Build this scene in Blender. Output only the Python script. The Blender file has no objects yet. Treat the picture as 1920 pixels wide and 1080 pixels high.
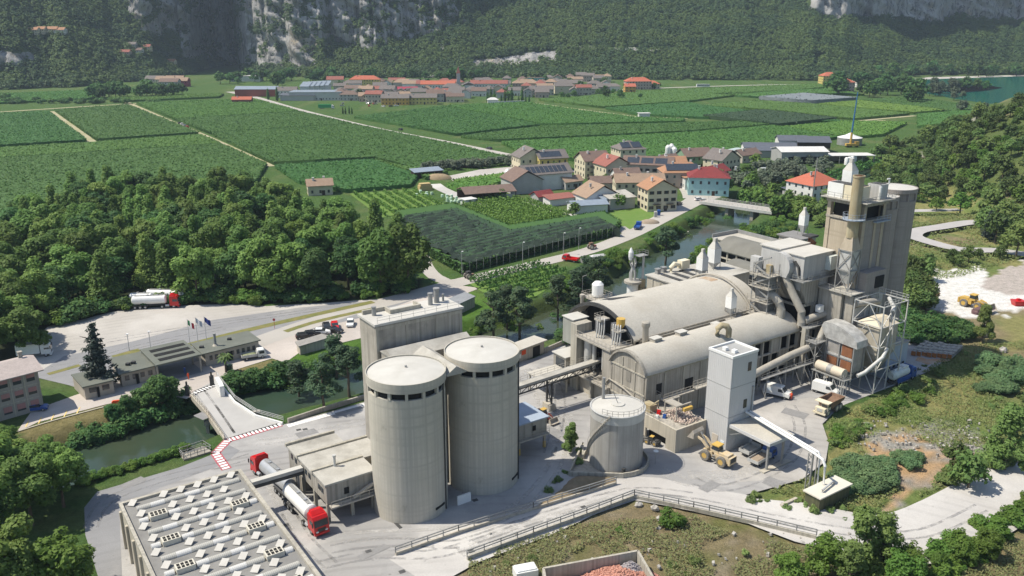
import bpy,math,random
import numpy as np
from mathutils import Vector,Matrix
from mathutils.geometry import tessellate_polygon
R=math.radians
sc=bpy.context.scene
col=sc.collection
rng=np.random.default_rng(7)
random.seed(7)

# ------------------------------------------------------------------ camera, sky, sun, exposure
CAM_H,PITCH,FPX=75.0,R(17.3),1600.0
cam=bpy.data.cameras.new('camera'); cam.sensor_width=36.0; cam.lens=36.0*FPX/1920.0
cam.clip_start=1.0; cam.clip_end=9000.0
camo=bpy.data.objects.new('camera',cam); col.objects.link(camo)
camo.location=(0,0,CAM_H); camo.rotation_euler=(R(90)-PITCH,0,0)
sc.camera=camo
SUN_EL,SUN_AZ=57.0,R(181.0)          # azimuth of the sun as an angle in the xy plane (from +X)
SX,SY=math.cos(SUN_AZ),math.sin(SUN_AZ)
w=bpy.data.worlds.new('World'); sc.world=w; w.use_nodes=True
nt=w.node_tree; nt.nodes.clear()
sky=nt.nodes.new('ShaderNodeTexSky'); sky.sky_type='NISHITA'; sky.sun_disc=False
sky.sun_elevation=R(SUN_EL); sky.sun_rotation=math.atan2(SX,SY)
sky.altitude=300; sky.dust_density=1.2
bg=nt.nodes.new('ShaderNodeBackground'); bg.inputs['Strength'].default_value=0.11
wo=nt.nodes.new('ShaderNodeOutputWorld')
nt.links.new(sky.outputs[0],bg.inputs[0]); nt.links.new(bg.outputs[0],wo.inputs[0])
sl=bpy.data.lights.new('sun','SUN'); sl.energy=4.5; sl.angle=R(0.55); sl.color=(1.0,0.93,0.80)
so=bpy.data.objects.new('sun',sl); col.objects.link(so)
ce=math.cos(R(SUN_EL))
so.rotation_euler=Vector((SX*ce,SY*ce,math.sin(R(SUN_EL)))).to_track_quat('Z','Y').to_euler()
so.location=(-300,0,400)
sc.view_settings.view_transform='Standard'; sc.view_settings.look='None'
sc.view_settings.exposure=0.45; sc.view_settings.gamma=1.0
sc.render.engine='CYCLES'
cy=sc.cycles
cy.max_bounces=5; cy.diffuse_bounces=3; cy.glossy_bounces=2; cy.transmission_bounces=3
cy.volume_bounces=0; cy.transparent_max_bounces=6; cy.use_denoising=True
cy.caustics_reflective=False; cy.caustics_refractive=False
cy.use_adaptive_sampling=True; cy.adaptive_threshold=0.02; cy.sample_clamp_indirect=4.0

# ------------------------------------------------------------------ places: pixel of the survey photo -> point of the ground
def P(px,py,z=0.0):
    a=(px-960)/FPX; b=(py-540)/FPX
    k=(CAM_H-z)/(math.sin(PITCH)+b*math.cos(PITCH))
    return (a*k,k*(math.cos(PITCH)-b*math.sin(PITCH)))
GA=R(34.3)                              # the plant stands on one grid, turned by this angle
GC,GS=math.cos(GA),math.sin(GA)
def W(u,v):return (u*GC-v*GS,u*GS+v*GC)
def UV(x,y):return (x*GC+y*GS,-x*GS+y*GC)

def smooth(a,b,x):
    t=np.clip((x-a)/(b-a),0,1); return t*t*(3-2*t)
# value noise -------------------------------------------------------
_perm=np.random.default_rng(3).random((256,256))
def vnoise(x,y):
    x=np.asarray(x,float); y=np.asarray(y,float)
    xi=np.floor(x).astype(int); yi=np.floor(y).astype(int); fx=x-xi; fy=y-yi
    fx=fx*fx*(3-2*fx); fy=fy*fy*(3-2*fy)
    g=lambda i,j:_perm[i%256,j%256]
    return (g(xi,yi)*(1-fx)+g(xi+1,yi)*fx)*(1-fy)+(g(xi,yi+1)*(1-fx)+g(xi+1,yi+1)*fx)*fy
def fbm(x,y,o=4):
    s=0; a=.5; t=0
    for i in range(o):
        s=s+a*vnoise(x*2**i+17*i,y*2**i+31*i); t+=a; a*=.5
    return s/t
def polydist(x,y,pts):
    """distance of points to a polyline, and on which side (positive to its right)"""
    x=np.asarray(x,float); y=np.asarray(y,float)
    best=np.full(np.broadcast(x,y).shape,1e9); side=np.zeros_like(best)
    for (x0,y0),(x1,y1) in zip(pts[:-1],pts[1:]):
        dx,dy=x1-x0,y1-y0; L=dx*dx+dy*dy
        t=np.clip(((x-x0)*dx+(y-y0)*dy)/L,0,1)
        d=np.hypot(x-x0-t*dx,y-y0-t*dy)
        s=(x-x0)*dy-(y-y0)*dx
        m=d<best; best=np.where(m,d,best); side=np.where(m,np.sign(s),side)
    return best,side
RIVER=[P(*q,-3.5) for q in [(-700,1010),(-250,955),(60,905),(160,873),(280,838),(400,790),(520,757),(640,727),(800,680),(1000,628),(1120,582),(1195,535),(1290,470),(1384,402),(1436,374),(1500,356),(1570,342),(1650,322),(1800,300)]]
HILL=[(260,120),(185,215),(170,270),(182,330),(192,420),(232,520),(330,650),(520,820),(900,1000)]
def hgt(x,y):
    x=np.asarray(x,float); y=np.asarray(y,float)
    d,s=polydist(x,y,RIVER)
    z=-5.0*(1-smooth(7.5,12.5,d))
    dh,sh=polydist(x,y,HILL)
    dh=np.where(sh>0,dh,0)
    n=fbm(x/40,y/40)
    hh=64*(1-np.exp(-dh/95))*smooth(0,30,dh)*(0.75+0.5*n)
    z=z+hh
    return z
def H1(x,y):return float(hgt(np.array([x]),np.array([y]))[0])
def G(px,py):
    """where the sight line of a pixel meets the ground (hills and river bed included)"""
    a=(px-960)/FPX; b=(py-540)/FPX
    d=np.array([a,math.cos(PITCH)-b*math.sin(PITCH),-(math.sin(PITCH)+b*math.cos(PITCH))])
    k=np.concatenate([np.arange(60,800,1.0),np.arange(800,3000,5.0)])
    z=CAM_H+d[2]*k
    hit=np.nonzero(z<=hgt(d[0]*k,d[1]*k))[0]
    i=hit[0] if len(hit) else len(k)-1
    return (d[0]*k[i],d[1]*k[i],float(z[i]))

# ------------------------------------------------------------------ mesh building
class MB:
    def __init__(s):s.v=[]; s.f=[]; s.n=0
    def add(s,verts,faces):
        o=s.n; s.v.extend([tuple(map(float,q)) for q in verts]); s.n+=len(verts)
        s.f.extend([tuple(int(i)+o for i in f) for f in faces]); return s
    def box(s,x0,x1,y0,y1,z0,z1):
        return s.add([(x0,y0,z0),(x1,y0,z0),(x1,y1,z0),(x0,y1,z0),(x0,y0,z1),(x1,y0,z1),(x1,y1,z1),(x0,y1,z1)],
                     [(0,3,2,1),(4,5,6,7),(0,1,5,4),(1,2,6,5),(2,3,7,6),(3,0,4,7)])
    def frustum(s,a,z0,b,z1):
        """a, b = (x0,x1,y0,y1)"""
        return s.add([(a[0],a[2],z0),(a[1],a[2],z0),(a[1],a[3],z0),(a[0],a[3],z0),(b[0],b[2],z1),(b[1],b[2],z1),(b[1],b[3],z1),(b[0],b[3],z1)],
                     [(0,3,2,1),(4,5,6,7),(0,1,5,4),(1,2,6,5),(2,3,7,6),(3,0,4,7)])
    def prism(s,poly,z0,z1):
        n=len(poly); V=[(x,y,z0) for x,y in poly]+[(x,y,z1) for x,y in poly]
        F=[(i,(i+1)%n,n+(i+1)%n,n+i) for i in range(n)]
        for t in tessellate_polygon([[Vector((x,y,0)) for x,y in poly]]):
            F.append(tuple(t[::-1])); F.append(tuple(n+i for i in t))
        return s.add(V,F)
    def extr(s,prof,axis,a0,a1):
        """profile of (h, z) pushed along axis 'x' or 'y'"""
        n=len(prof)
        V=[((a0,h,z) if axis=='x' else (h,a0,z)) for h,z in prof]+[((a1,h,z) if axis=='x' else (h,a1,z)) for h,z in prof]
        F=[(i,(i+1)%n,n+(i+1)%n,n+i) for i in range(n)]
        for t in tessellate_polygon([[Vector((h,z,0)) for h,z in prof]]):
            F.append(tuple(t[::-1])); F.append(tuple(n+i for i in t))
        return s.add(V,F)
    def lathe(s,x,y,prof,n=24,cap=True):
        """prof of (r, z) from bottom to top"""
        V=[]; F=[]
        for r,z in prof:
            for i in range(n):
                t=2*math.pi*i/n; V.append((x+r*math.cos(t),y+r*math.sin(t),z))
        for k in range(len(prof)-1):
            for i in range(n):
                j=(i+1)%n; F.append((k*n+i,k*n+j,(k+1)*n+j,(k+1)*n+i))
        if cap:
            F.append(tuple(range(n))[::-1]); F.append(tuple((len(prof)-1)*n+i for i in range(n)))
        return s.add(V,F)
    def tube(s,pts,r,n=8,cap=True):
        pts=[Vector(p) for p in pts]; V=[]; F=[]
        rr=r if isinstance(r,(list,tuple)) else [r]*len(pts)
        up=Vector((0,0,1))
        for k,p in enumerate(pts):
            a=(pts[k]-pts[k-1]).normalized() if k else None
            b=(pts[k+1]-pts[k]).normalized() if k+1<len(pts) else None
            d=a if b is None else (b if a is None else (a+b))
            if d.length<1e-6:d=b
            d.normalize()
            q=up if abs(d.z)<.98 else Vector((1,0,0))
            e1=d.cross(q).normalized(); e2=d.cross(e1).normalized()
            k_=1.0
            if a is not None and b is not None:
                k_=1/max(.5,math.cos(a.angle(b)/2)) if a.angle(b)<2.5 else 1
            for i in range(n):
                t=2*math.pi*i/n+(math.pi/4 if n==4 else 0)
                V.append(p+(e1*math.cos(t)+e2*math.sin(t))*rr[k]*(1+(k_-1)*.5))
        for k in range(len(pts)-1):
            for i in range(n):
                j=(i+1)%n; F.append((k*n+i,(k+1)*n+i,(k+1)*n+j,k*n+j))
        if cap:
            F.append(tuple(range(n))); F.append(tuple((len(pts)-1)*n+i for i in range(n))[::-1])
        return s.add(V,F)
    def bar(s,a,b,t=.1):return s.tube([a,b],t*.7071,4)
    def rail(s,pts,h=1.1,post=1.8,t=.05,rails=(1.0,.5),ends=True):
        for p,q in zip(pts[:-1],pts[1:]):
            p=Vector(p); q=Vector(q); L=(q-p).length
            n=max(1,int(round(L/post)))
            for i in range(n+1):
                c=p.lerp(q,i/n); s.bar(c,c+Vector((0,0,h)),t)
            for r in rails:s.bar(p+Vector((0,0,h*r)),q+Vector((0,0,h*r)),t)
        return s
    def flat(s,poly,z):
        zs=z if isinstance(z,(list,tuple)) else [z]*len(poly)
        V=[(x,y,k) for (x,y),k in zip(poly,zs)]
        F=[]
        for t in tessellate_polygon([[Vector((x,y,0)) for x,y in poly]]):
            a,b,c=[poly[i] for i in t]
            F.append(tuple(t) if (b[0]-a[0])*(c[1]-a[1])-(b[1]-a[1])*(c[0]-a[0])>0 else tuple(t[::-1]))
        return s.add(V,F)
    def ball(s,c,r,n=10,m=6):
        rx,ry,rz=r if isinstance(r,(tuple,list)) else (r,r,r)
        V=[]; F=[]
        for k in range(m+1):
            ph=-math.pi/2+math.pi*k/m
            for i in range(n):
                t=2*math.pi*i/n
                V.append((c[0]+rx*math.cos(ph)*math.cos(t),c[1]+ry*math.cos(ph)*math.sin(t),c[2]+rz*math.sin(ph)))
        for k in range(m):
            for i in range(n):
                j=(i+1)%n; F.append((k*n+i,k*n+j,(k+1)*n+j,(k+1)*n+i))
        return s.add(V,F)
    def move(s,dx=0,dy=0,dz=0,rz=0,sc_=1):
        c,q=math.cos(rz),math.sin(rz)
        s.v=[((x*c-y*q)*sc_+dx,(x*q+y*c)*sc_+dy,z*sc_+dz) for x,y,z in s.v]; return s
    def mesh(s,name,mat,smooth_=False):
        me=bpy.data.meshes.new(name); me.from_pydata(s.v,[],s.f); me.update()
        if mat:me.materials.append(mat)
        if smooth_:me.polygons.foreach_set('use_smooth',[True]*len(me.polygons))
        return me

def auto_smooth(me,ang=35):
    try:
        me.polygons.foreach_set('use_smooth',[True]*len(me.polygons)); me.set_sharp_from_angle(angle=R(ang))
    except Exception:pass

FR={}                                        # origin of each plant-grid thing
def props(o,label,cat,group=None,kind=None):
    if label:o['label']=label
    if cat:o['category']=cat
    if group:o['group']=group
    if kind:o['kind']=kind
    return o
def thing(name,label,cat,group=None,loc=(0,0,0),rz=0.0,grid=None):
    o=bpy.data.objects.new(name,None); o.empty_display_size=.5; col.objects.link(o)
    if grid is not None:
        x,y=W(grid[0],grid[1]); o.location=(x,y,grid[2] if len(grid)>2 else 0); o.rotation_euler=(0,0,GA)
        FR[o.name]=(grid[0],grid[1],grid[2] if len(grid)>2 else 0)
    else:
        o.location=loc; o.rotation_euler=(0,0,rz)
    return props(o,label,cat,group)
def part(name,mb,mat,parent=None,smooth_=False,grid=None,label=None):
    if isinstance(mb,MB):
        r=parent
        while r is not None and r.parent is not None:r=r.parent
        if r is not None and r.name in FR:
            a,b,c=FR[r.name]; mb.v=[(x-a,y-b,z-c) for x,y,z in mb.v]
        me=mb.mesh(name,mat,False)
        if smooth_:auto_smooth(me)
    else:me=mb
    o=bpy.data.objects.new(name,me); col.objects.link(o)
    if parent is not None:o.parent=parent
    if label:o['label']=label
    return o
def solo(name,mb,mat,label,cat,group=None,grid=None,loc=None,rz=0,smooth_=False):
    """a thing that is one mesh"""
    if grid is not None:
        a,b=grid[:2]; c=grid[2] if len(grid)>2 else 0
        mb.v=[(x-a,y-b,z-c) for x,y,z in mb.v]
    me=mb.mesh(name,mat) if isinstance(mb,MB) else mb
    if smooth_ and isinstance(mb,MB):auto_smooth(me)
    o=bpy.data.objects.new(name,me); col.objects.link(o)
    if grid is not None:o.location=(*W(a,b),c); o.rotation_euler=(0,0,GA)
    elif loc is not None:o.location=loc; o.rotation_euler=(0,0,rz)
    return props(o,label,cat,group)
def struct(name,mb,mat,kind='structure',smooth_=False,label=None,cat=None):
    me=mb.mesh(name,mat) if isinstance(mb,MB) else mb
    if smooth_:auto_smooth(me,60)
    o=bpy.data.objects.new(name,me); col.objects.link(o); o['kind']=kind
    if label:o['label']=label
    if cat:o['category']=cat
    return o
def kids(o):return [c for c in list(o.children)]
def dup(root,loc,rz=0.0,label=None,group=None,scale=None):
    r=root.copy(); col.objects.link(r); r.location=loc; r.rotation_euler=(0,0,rz)
    if scale is not None:r.scale=scale if isinstance(scale,(tuple,list)) else (scale,)*3
    if label:r['label']=label
    if group:r['group']=group
    for ch in KID.get(root.name,[]) or kids(root):
        c=ch.copy(); col.objects.link(c); c.parent=r
        for g in KID.get(ch.name,[]) or kids(ch):
            d=g.copy(); col.objects.link(d); d.parent=c
    return r
KID={}

# ------------------------------------------------------------------ materials
def _n(t,k,**kw):
    n=t.nodes.new(k)
    for a,b in kw.items():setattr(n,a,b)
    return n
def new_mat(name):
    m=bpy.data.materials.new(name); m.use_nodes=True
    t=m.node_tree; t.nodes.clear()
    o=t.nodes.new('ShaderNodeOutputMaterial'); b=t.nodes.new('ShaderNodeBsdfPrincipled')
    t.links.new(b.outputs[0],o.inputs[0]); return m,t,b
def mixc(t,fac,a,b,mode='MIX'):
    n=_n(t,'ShaderNodeMix',data_type='RGBA',blend_type=mode)
    for s,v in ((n.inputs[0],fac),(n.inputs[6],a),(n.inputs[7],b)):
        if isinstance(v,(int,float)):s.default_value=v
        elif isinstance(v,tuple):s.default_value=(*v[:3],1)
        else:t.links.new(v,s)
    return n.outputs[2]
def noise(t,scale,detail=4,rough=.55,vec=None,stretch=None,coord='Object'):
    tc=_n(t,'ShaderNodeTexCoord'); v=vec or tc.outputs[coord]
    if stretch:
        mp=_n(t,'ShaderNodeMapping'); mp.inputs['Scale'].default_value=stretch
        t.links.new(v,mp.inputs[0]); v=mp.outputs[0]
    n=_n(t,'ShaderNodeTexNoise'); n.inputs['Scale'].default_value=scale
    n.inputs['Detail'].default_value=detail; n.inputs['Roughness'].default_value=rough
    t.links.new(v,n.inputs['Vector']); return n.outputs[0]
def ramp(t,f,a,b):
    n=_n(t,'ShaderNodeMapRange'); n.inputs[1].default_value=a; n.inputs[2].default_value=b
    t.links.new(f,n.inputs[0]); return n.outputs[0]
def mat(name,c1,c2=None,scale=.3,rough=.85,streak=0,stain=None,stainlev=(.58,.72),bump=0,bscale=6,metal=0,spec=.3,detail=5,fine=0):
    """surface with blotches (c1-c2), optional vertical streaks, optional stains of colour stain"""
    m,t,b=new_mat(name)
    c2=c2 or tuple(k*.82 for k in c1)
    c=mixc(t,ramp(t,noise(t,scale,detail),.32,.68),c1,c2)
    if streak:
        c=mixc(t,ramp(t,noise(t,1.0,4,stretch=(2.2,2.2,.06)),.42,.72),c,tuple(k*(1-streak) for k in c1))
    if fine:
        c=mixc(t,ramp(t,noise(t,3.0,6,.7),.3,.7),c,mixc(t,fine,c,(0.03,0.03,0.03)))
    if stain:
        c=mixc(t,ramp(t,noise(t,scale*.45,6,.62),*stainlev),c,stain)
    t.links.new(c,b.inputs['Base Color'])
    b.inputs['Roughness'].default_value=rough; b.inputs['Metallic'].default_value=metal
    b.inputs['Specular IOR Level'].default_value=spec
    if bump:
        bn=_n(t,'ShaderNodeBump'); bn.inputs['Strength'].default_value=bump; bn.inputs['Distance'].default_value=.1
        t.links.new(noise(t,bscale,5),bn.inputs['Height']); t.links.new(bn.outputs[0],b.inputs['Normal'])
    return m
def leaf_mat(name,c1,c2,trans=.35,objvar=.35,hue=None):
    """foliage: every leaf and every plant its own tone"""
    m,t,b=new_mat(name)
    g=_n(t,'ShaderNodeNewGeometry'); oi=_n(t,'ShaderNodeObjectInfo')
    c=mixc(t,g.outputs['Random Per Island'],c1,c2)
    hs=_n(t,'ShaderNodeHueSaturation')
    mr=_n(t,'ShaderNodeMapRange'); mr.inputs[3].default_value=1-objvar; mr.inputs[4].default_value=1+objvar
    t.links.new(oi.outputs['Random'],mr.inputs[0]); t.links.new(mr.outputs[0],hs.inputs['Value'])
    mu=_n(t,'ShaderNodeMath',operation='MULTIPLY'); mu.inputs[1].default_value=7.31
    fr=_n(t,'ShaderNodeMath',operation='FRACT'); t.links.new(oi.outputs['Random'],mu.inputs[0]); t.links.new(mu.outputs[0],fr.inputs[0])
    mh=_n(t,'ShaderNodeMapRange'); mh.inputs[3].default_value=.49; mh.inputs[4].default_value=.525
    t.links.new(fr.outputs[0],mh.inputs[0]); t.links.new(mh.outputs[0],hs.inputs['Hue'])
    t.links.new(c,hs.inputs['Color'])
    b.inputs['Roughness'].default_value=.65; b.inputs['Specular IOR Level'].default_value=.25
    t.links.new(hs.outputs[0],b.inputs['Base Color'])
    tr=_n(t,'ShaderNodeBsdfTranslucent'); t.links.new(hs.outputs[0],tr.inputs[0])
    mx=_n(t,'ShaderNodeMixShader'); mx.inputs[0].default_value=trans
    t.links.new(b.outputs[0],mx.inputs[1]); t.links.new(tr.outputs[0],mx.inputs[2])
    t.links.new(mx.outputs[0],[n for n in t.nodes if n.type=='OUTPUT_MATERIAL'][0].inputs[0])
    return m

CONC=mat('concrete',(.47,.44,.37),(.38,.355,.295),.22,.9,streak=.42,stain=(.24,.22,.19),stainlev=(.6,.8),bump=.15)
CONC_D=mat('dusty_concrete',(.42,.39,.335),(.325,.30,.255),.3,.9,streak=.45,stain=(.20,.185,.165),stainlev=(.56,.74),bump=.2)
CONC_B=mat('beige_concrete',(.50,.46,.38),(.42,.38,.31),.25,.9,streak=.3,stain=(.33,.27,.20),stainlev=(.56,.75))
ROOFW=mat('pale_roof',(.53,.515,.475),(.465,.45,.41),.35,.85,stain=(.42,.40,.36),stainlev=(.55,.8))
ROOFD=mat('dusty_roof',(.55,.52,.455),(.475,.445,.385),.18,.9,streak=0,stain=(.40,.36,.30),stainlev=(.55,.75),bump=.15,bscale=2,fine=.25)
ROOFG=mat('stained_roof',(.50,.48,.43),(.40,.38,.335),.3,.9,stain=(.26,.245,.215),stainlev=(.5,.68),fine=.2)
METAL=mat('grey_metal',(.34,.34,.33),(.26,.26,.25),.5,.6,streak=.2,metal=.2)
METAL_L=mat('pale_metal',(.55,.55,.53),(.46,.455,.43),.5,.55,streak=.2,metal=.1)
DUSTM=mat('dust_covered_steel',(.44,.41,.355),(.33,.305,.26),.5,.85,streak=.25)
CLAD=mat('pale_cladding',(.53,.53,.525),(.48,.48,.475),.2,.6,streak=.06)
BLUEP=mat('blue_grey_panel',(.36,.42,.50),(.31,.36,.43),.3,.6,streak=.15)
RUST=mat('rusty_steel',(.30,.13,.06),(.20,.085,.045),.6,.85,streak=.3)
RUSTY=mat('rust_streaked_steel',(.46,.41,.28),(.34,.26,.14),.35,.8,streak=.35)
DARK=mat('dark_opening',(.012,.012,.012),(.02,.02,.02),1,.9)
DARKST=mat('dark_steel',(.07,.07,.068),(.045,.045,.045),1,.7)
GLASS=mat('window_glass',(.05,.06,.07),(.03,.035,.04),.8,.15,spec=.6)
WHITE=mat('white_paint',(.78,.78,.76),(.72,.72,.69),.5,.4,spec=.5)
CREAM=mat('cream_paint',(.72,.66,.50),(.64,.57,.42),.6,.6)
REDP=mat('red_paint',(.55,.012,.012),(.48,.01,.01),.7,.3,spec=.5)
YELP=mat('yellow_paint',(.58,.38,.08),(.50,.33,.10),.8,.6,stain=(.42,.35,.25))
BLUEC=mat('blue_paint',(.02,.09,.32),(.02,.07,.26),.7,.35,spec=.5)
BLACKP=mat('black_paint',(.018,.018,.02),(.014,.014,.016),.7,.3,spec=.5)
SILVER=mat('silver_paint',(.42,.43,.44),(.38,.39,.40),.7,.35,metal=.3,spec=.5)
RUBBER=mat('rubber',(.025,.025,.025),(.05,.048,.045),3,.9)
DUSTRUB=mat('dusty_rubber',(.22,.205,.18),(.13,.12,.105),2,.95)
TIMBER=mat('old_timber',(.28,.21,.13),(.2,.15,.09),.8,.9)
ORANGE=mat('orange_cloth',(.75,.10,.03),None,1,.8)
SKIN=mat('skin',(.45,.27,.19),None,1,.6)
NAVY=mat('navy_cloth',(.03,.06,.16),None,1,.8)

# ------------------------------------------------------------------ the land
def mesh_np(name,V,F,m,smooth_=False):
    V=np.asarray(V,np.float32); F=np.asarray(F,np.int32); k=F.shape[1]
    me=bpy.data.meshes.new(name)
    me.vertices.add(len(V)); me.vertices.foreach_set('co',V.ravel())
    me.loops.add(F.size); me.loops.foreach_set('vertex_index',F.ravel())
    me.polygons.add(len(F)); me.polygons.foreach_set('loop_start',np.arange(len(F),dtype=np.int32)*k)
    if smooth_:me.polygons.foreach_set('use_smooth',np.ones(len(F),bool))
    me.update(calc_edges=True)
    if m:me.materials.append(m)
    return me
def inside(x,y,poly):
    x=np.asarray(x); y=np.asarray(y); r=np.zeros(x.shape,bool); n=len(poly)
    for i in range(n):
        x0,y0=poly[i]; x1,y1=poly[(i+1)%n]
        c=((y0>y)!=(y1>y))&(x<(x1-x0)*(y-y0)/(y1-y0+1e-12)+x0)
        r^=c
    return r
def PP(*q):return [P(a,b) for a,b in q]
def grid_mesh(xs,ys):
    X,Y=np.meshgrid(xs,ys); nx,ny=len(xs),len(ys)
    i=np.arange(nx*ny).reshape(ny,nx)
    F=np.stack([i[:-1,:-1],i[:-1,1:],i[1:,1:],i[1:,:-1]],-1).reshape(-1,4)
    return X,Y,F

xs=np.concatenate([np.linspace(-2300,-400,30)[:-1],np.linspace(-400,-160,50)[:-1],np.arange(-160,250,1.5),np.linspace(250,520,70)[1:],np.linspace(520,2500,30)[1:]])
ys=np.concatenate([np.linspace(10,70,20)[:-1],np.arange(70,430,1.5),np.linspace(430,800,90)[1:],np.linspace(800,3000,40)[1:]])
X,Y,F=grid_mesh(xs,ys)
Z=hgt(X,Y)
hp=[G(*q)[:2] for q in [(1940,480),(1870,470),(1805,468),(1745,455),(1713,442),(1722,433),(1765,425),(1830,416),(1900,405)]]
hp2=[G(*q)[:2] for q in [(1690,397),(1740,396),(1800,395)]]
for l_ in (hp,hp2):Z=Z-1.3*smooth(7.5,4.5,polydist(X,Y,l_)[0])
dR,_=polydist(X,Y,RIVER)
n1=fbm(X/9,Y/9); n2=fbm(X/30+50,Y/30); n3=fbm(X/2.6,Y/2.6)
Cc=np.zeros((*X.shape,3))
def tone(m,c,k=1.0):
    k=np.asarray(m,float)*k
    for i in range(3):Cc[...,i]=Cc[...,i]*(1-k)+c[i]*k
tone(np.ones_like(X),(.07,.13,.034)); tone(smooth(.5,.75,n1),(.11,.15,.05))
# scrub country on the east side and on the slope below the ramp
east=inside(X,Y,PP((1380,935),(1560,840),(1545,790),(1700,715),(1790,640),(1690,560),(1690,400),(1760,300),(1930,180),(2600,170),(2800,1200),(760,1300),(830,1060),(1190,935)) )
tone(east,(.26,.25,.10)); tone(east*smooth(.45,.62,n1),(.15,.20,.06)); tone(east*smooth(.55,.72,n2),(.26,.215,.125))
slope=inside(X,Y,PP((560,1300),(830,1075),(1190,942),(1300,960),(1660,1035),(1900,960),(2300,900),(2600,1400)))
tone(slope,(.24,.195,.115),.9); tone(slope*smooth(.5,.7,n1),(.16,.165,.06)); tone(slope*smooth(.62,.72,n3),(.26,.225,.16),.7)
hill=smooth(1.0,6,Z)
tone(hill,(.15,.18,.06)); tone(hill*smooth(.52,.66,n1),(.25,.2,.13),.8); tone(hill*smooth(.35,.5,n2),(.06,.1,.03),.6)
sand=inside(X+(n1-.5)*8,Y+(n3-.5)*8,PP((1600,822),(1690,808),(1770,845),(1800,828),(1865,850),(1790,895),(1738,905),(1715,935),(1668,966),(1650,955),(1690,912),(1640,872)))
tone(sand,(.50,.335,.19)); tone(sand*smooth(.5,.7,n3),(.32,.30,.27))
rocky=inside(X+(n1-.5)*14,Y+(n3-.5)*6,PP((1590,815),(1680,800),(1760,780),(1860,800),(1850,850),(1760,830),(1640,850)))
tone(rocky*smooth(.42,.58,n3),(.36,.35,.32),.8)
verge_mud=inside(X+(n1-.5)*6,Y,PP((1000,935),(1060,890),(1150,905),(1160,915),(960,985),(900,1005)))
tone(verge_mud,(.23,.17,.11))
white=inside(X+(n1-.5)*8,Y+(n3-.5)*10,PP((1725,535),(1760,505),(1850,500),(1850,518),(1960,470),(1990,560),(1850,592),(1790,590),(1740,580)))
tone(white,(.78,.76,.73)); tone(white*inside(X,Y,PP((1840,540),(1850,515),(2000,455),(2000,550),(1890,552))),(.46,.40,.36),.9)
bank=smooth(14,11,dR)*smooth(5.5,8.5,dR)
tone(bank,(.07,.10,.03)); tone(bank*smooth(9.2,7.6,dR)*smooth(.42,.55,n3),(.42,.40,.36)); tone(smooth(7.5,6,dR),(.10,.095,.06))
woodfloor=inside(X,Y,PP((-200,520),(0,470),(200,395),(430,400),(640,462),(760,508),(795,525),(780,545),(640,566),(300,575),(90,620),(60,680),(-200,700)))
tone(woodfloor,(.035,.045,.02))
lawnb=inside(X,Y,PP((1105,408),(1200,386),(1248,392),(1192,432),(1120,416)))|inside(X,Y,PP((690,640),(860,545),(880,540),(1020,590),(870,640),(700,660)))|inside(X,Y,PP((560,660),(690,632),(690,680),(470,745),(440,700)))
tone(lawnb,(.085,.17,.028)); tone(lawnb*smooth(.5,.7,n1),(.14,.19,.05),.7)
drylawn=inside(X,Y,PP((425,695),(515,672),(535,680),(440,712)))|inside(X,Y,PP((30,806),(75,792),(200,757),(300,735),(345,748),(60,830)))
tone(drylawn,(.22,.19,.085))
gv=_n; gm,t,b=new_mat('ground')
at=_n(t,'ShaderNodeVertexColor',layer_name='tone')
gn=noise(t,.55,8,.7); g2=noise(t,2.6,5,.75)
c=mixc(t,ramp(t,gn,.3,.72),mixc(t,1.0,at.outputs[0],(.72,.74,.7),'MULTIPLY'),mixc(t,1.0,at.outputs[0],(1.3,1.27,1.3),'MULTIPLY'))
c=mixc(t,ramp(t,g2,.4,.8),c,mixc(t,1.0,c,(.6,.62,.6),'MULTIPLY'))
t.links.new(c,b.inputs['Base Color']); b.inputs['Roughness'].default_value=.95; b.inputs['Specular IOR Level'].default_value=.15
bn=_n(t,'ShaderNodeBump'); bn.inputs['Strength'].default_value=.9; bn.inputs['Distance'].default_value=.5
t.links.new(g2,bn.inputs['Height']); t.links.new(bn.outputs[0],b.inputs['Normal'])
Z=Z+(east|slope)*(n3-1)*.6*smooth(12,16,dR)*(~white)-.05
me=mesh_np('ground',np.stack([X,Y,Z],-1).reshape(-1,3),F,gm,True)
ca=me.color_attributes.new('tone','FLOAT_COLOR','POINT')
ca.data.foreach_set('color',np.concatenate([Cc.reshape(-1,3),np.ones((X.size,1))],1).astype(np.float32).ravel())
struct('ground',me,gm)

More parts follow.
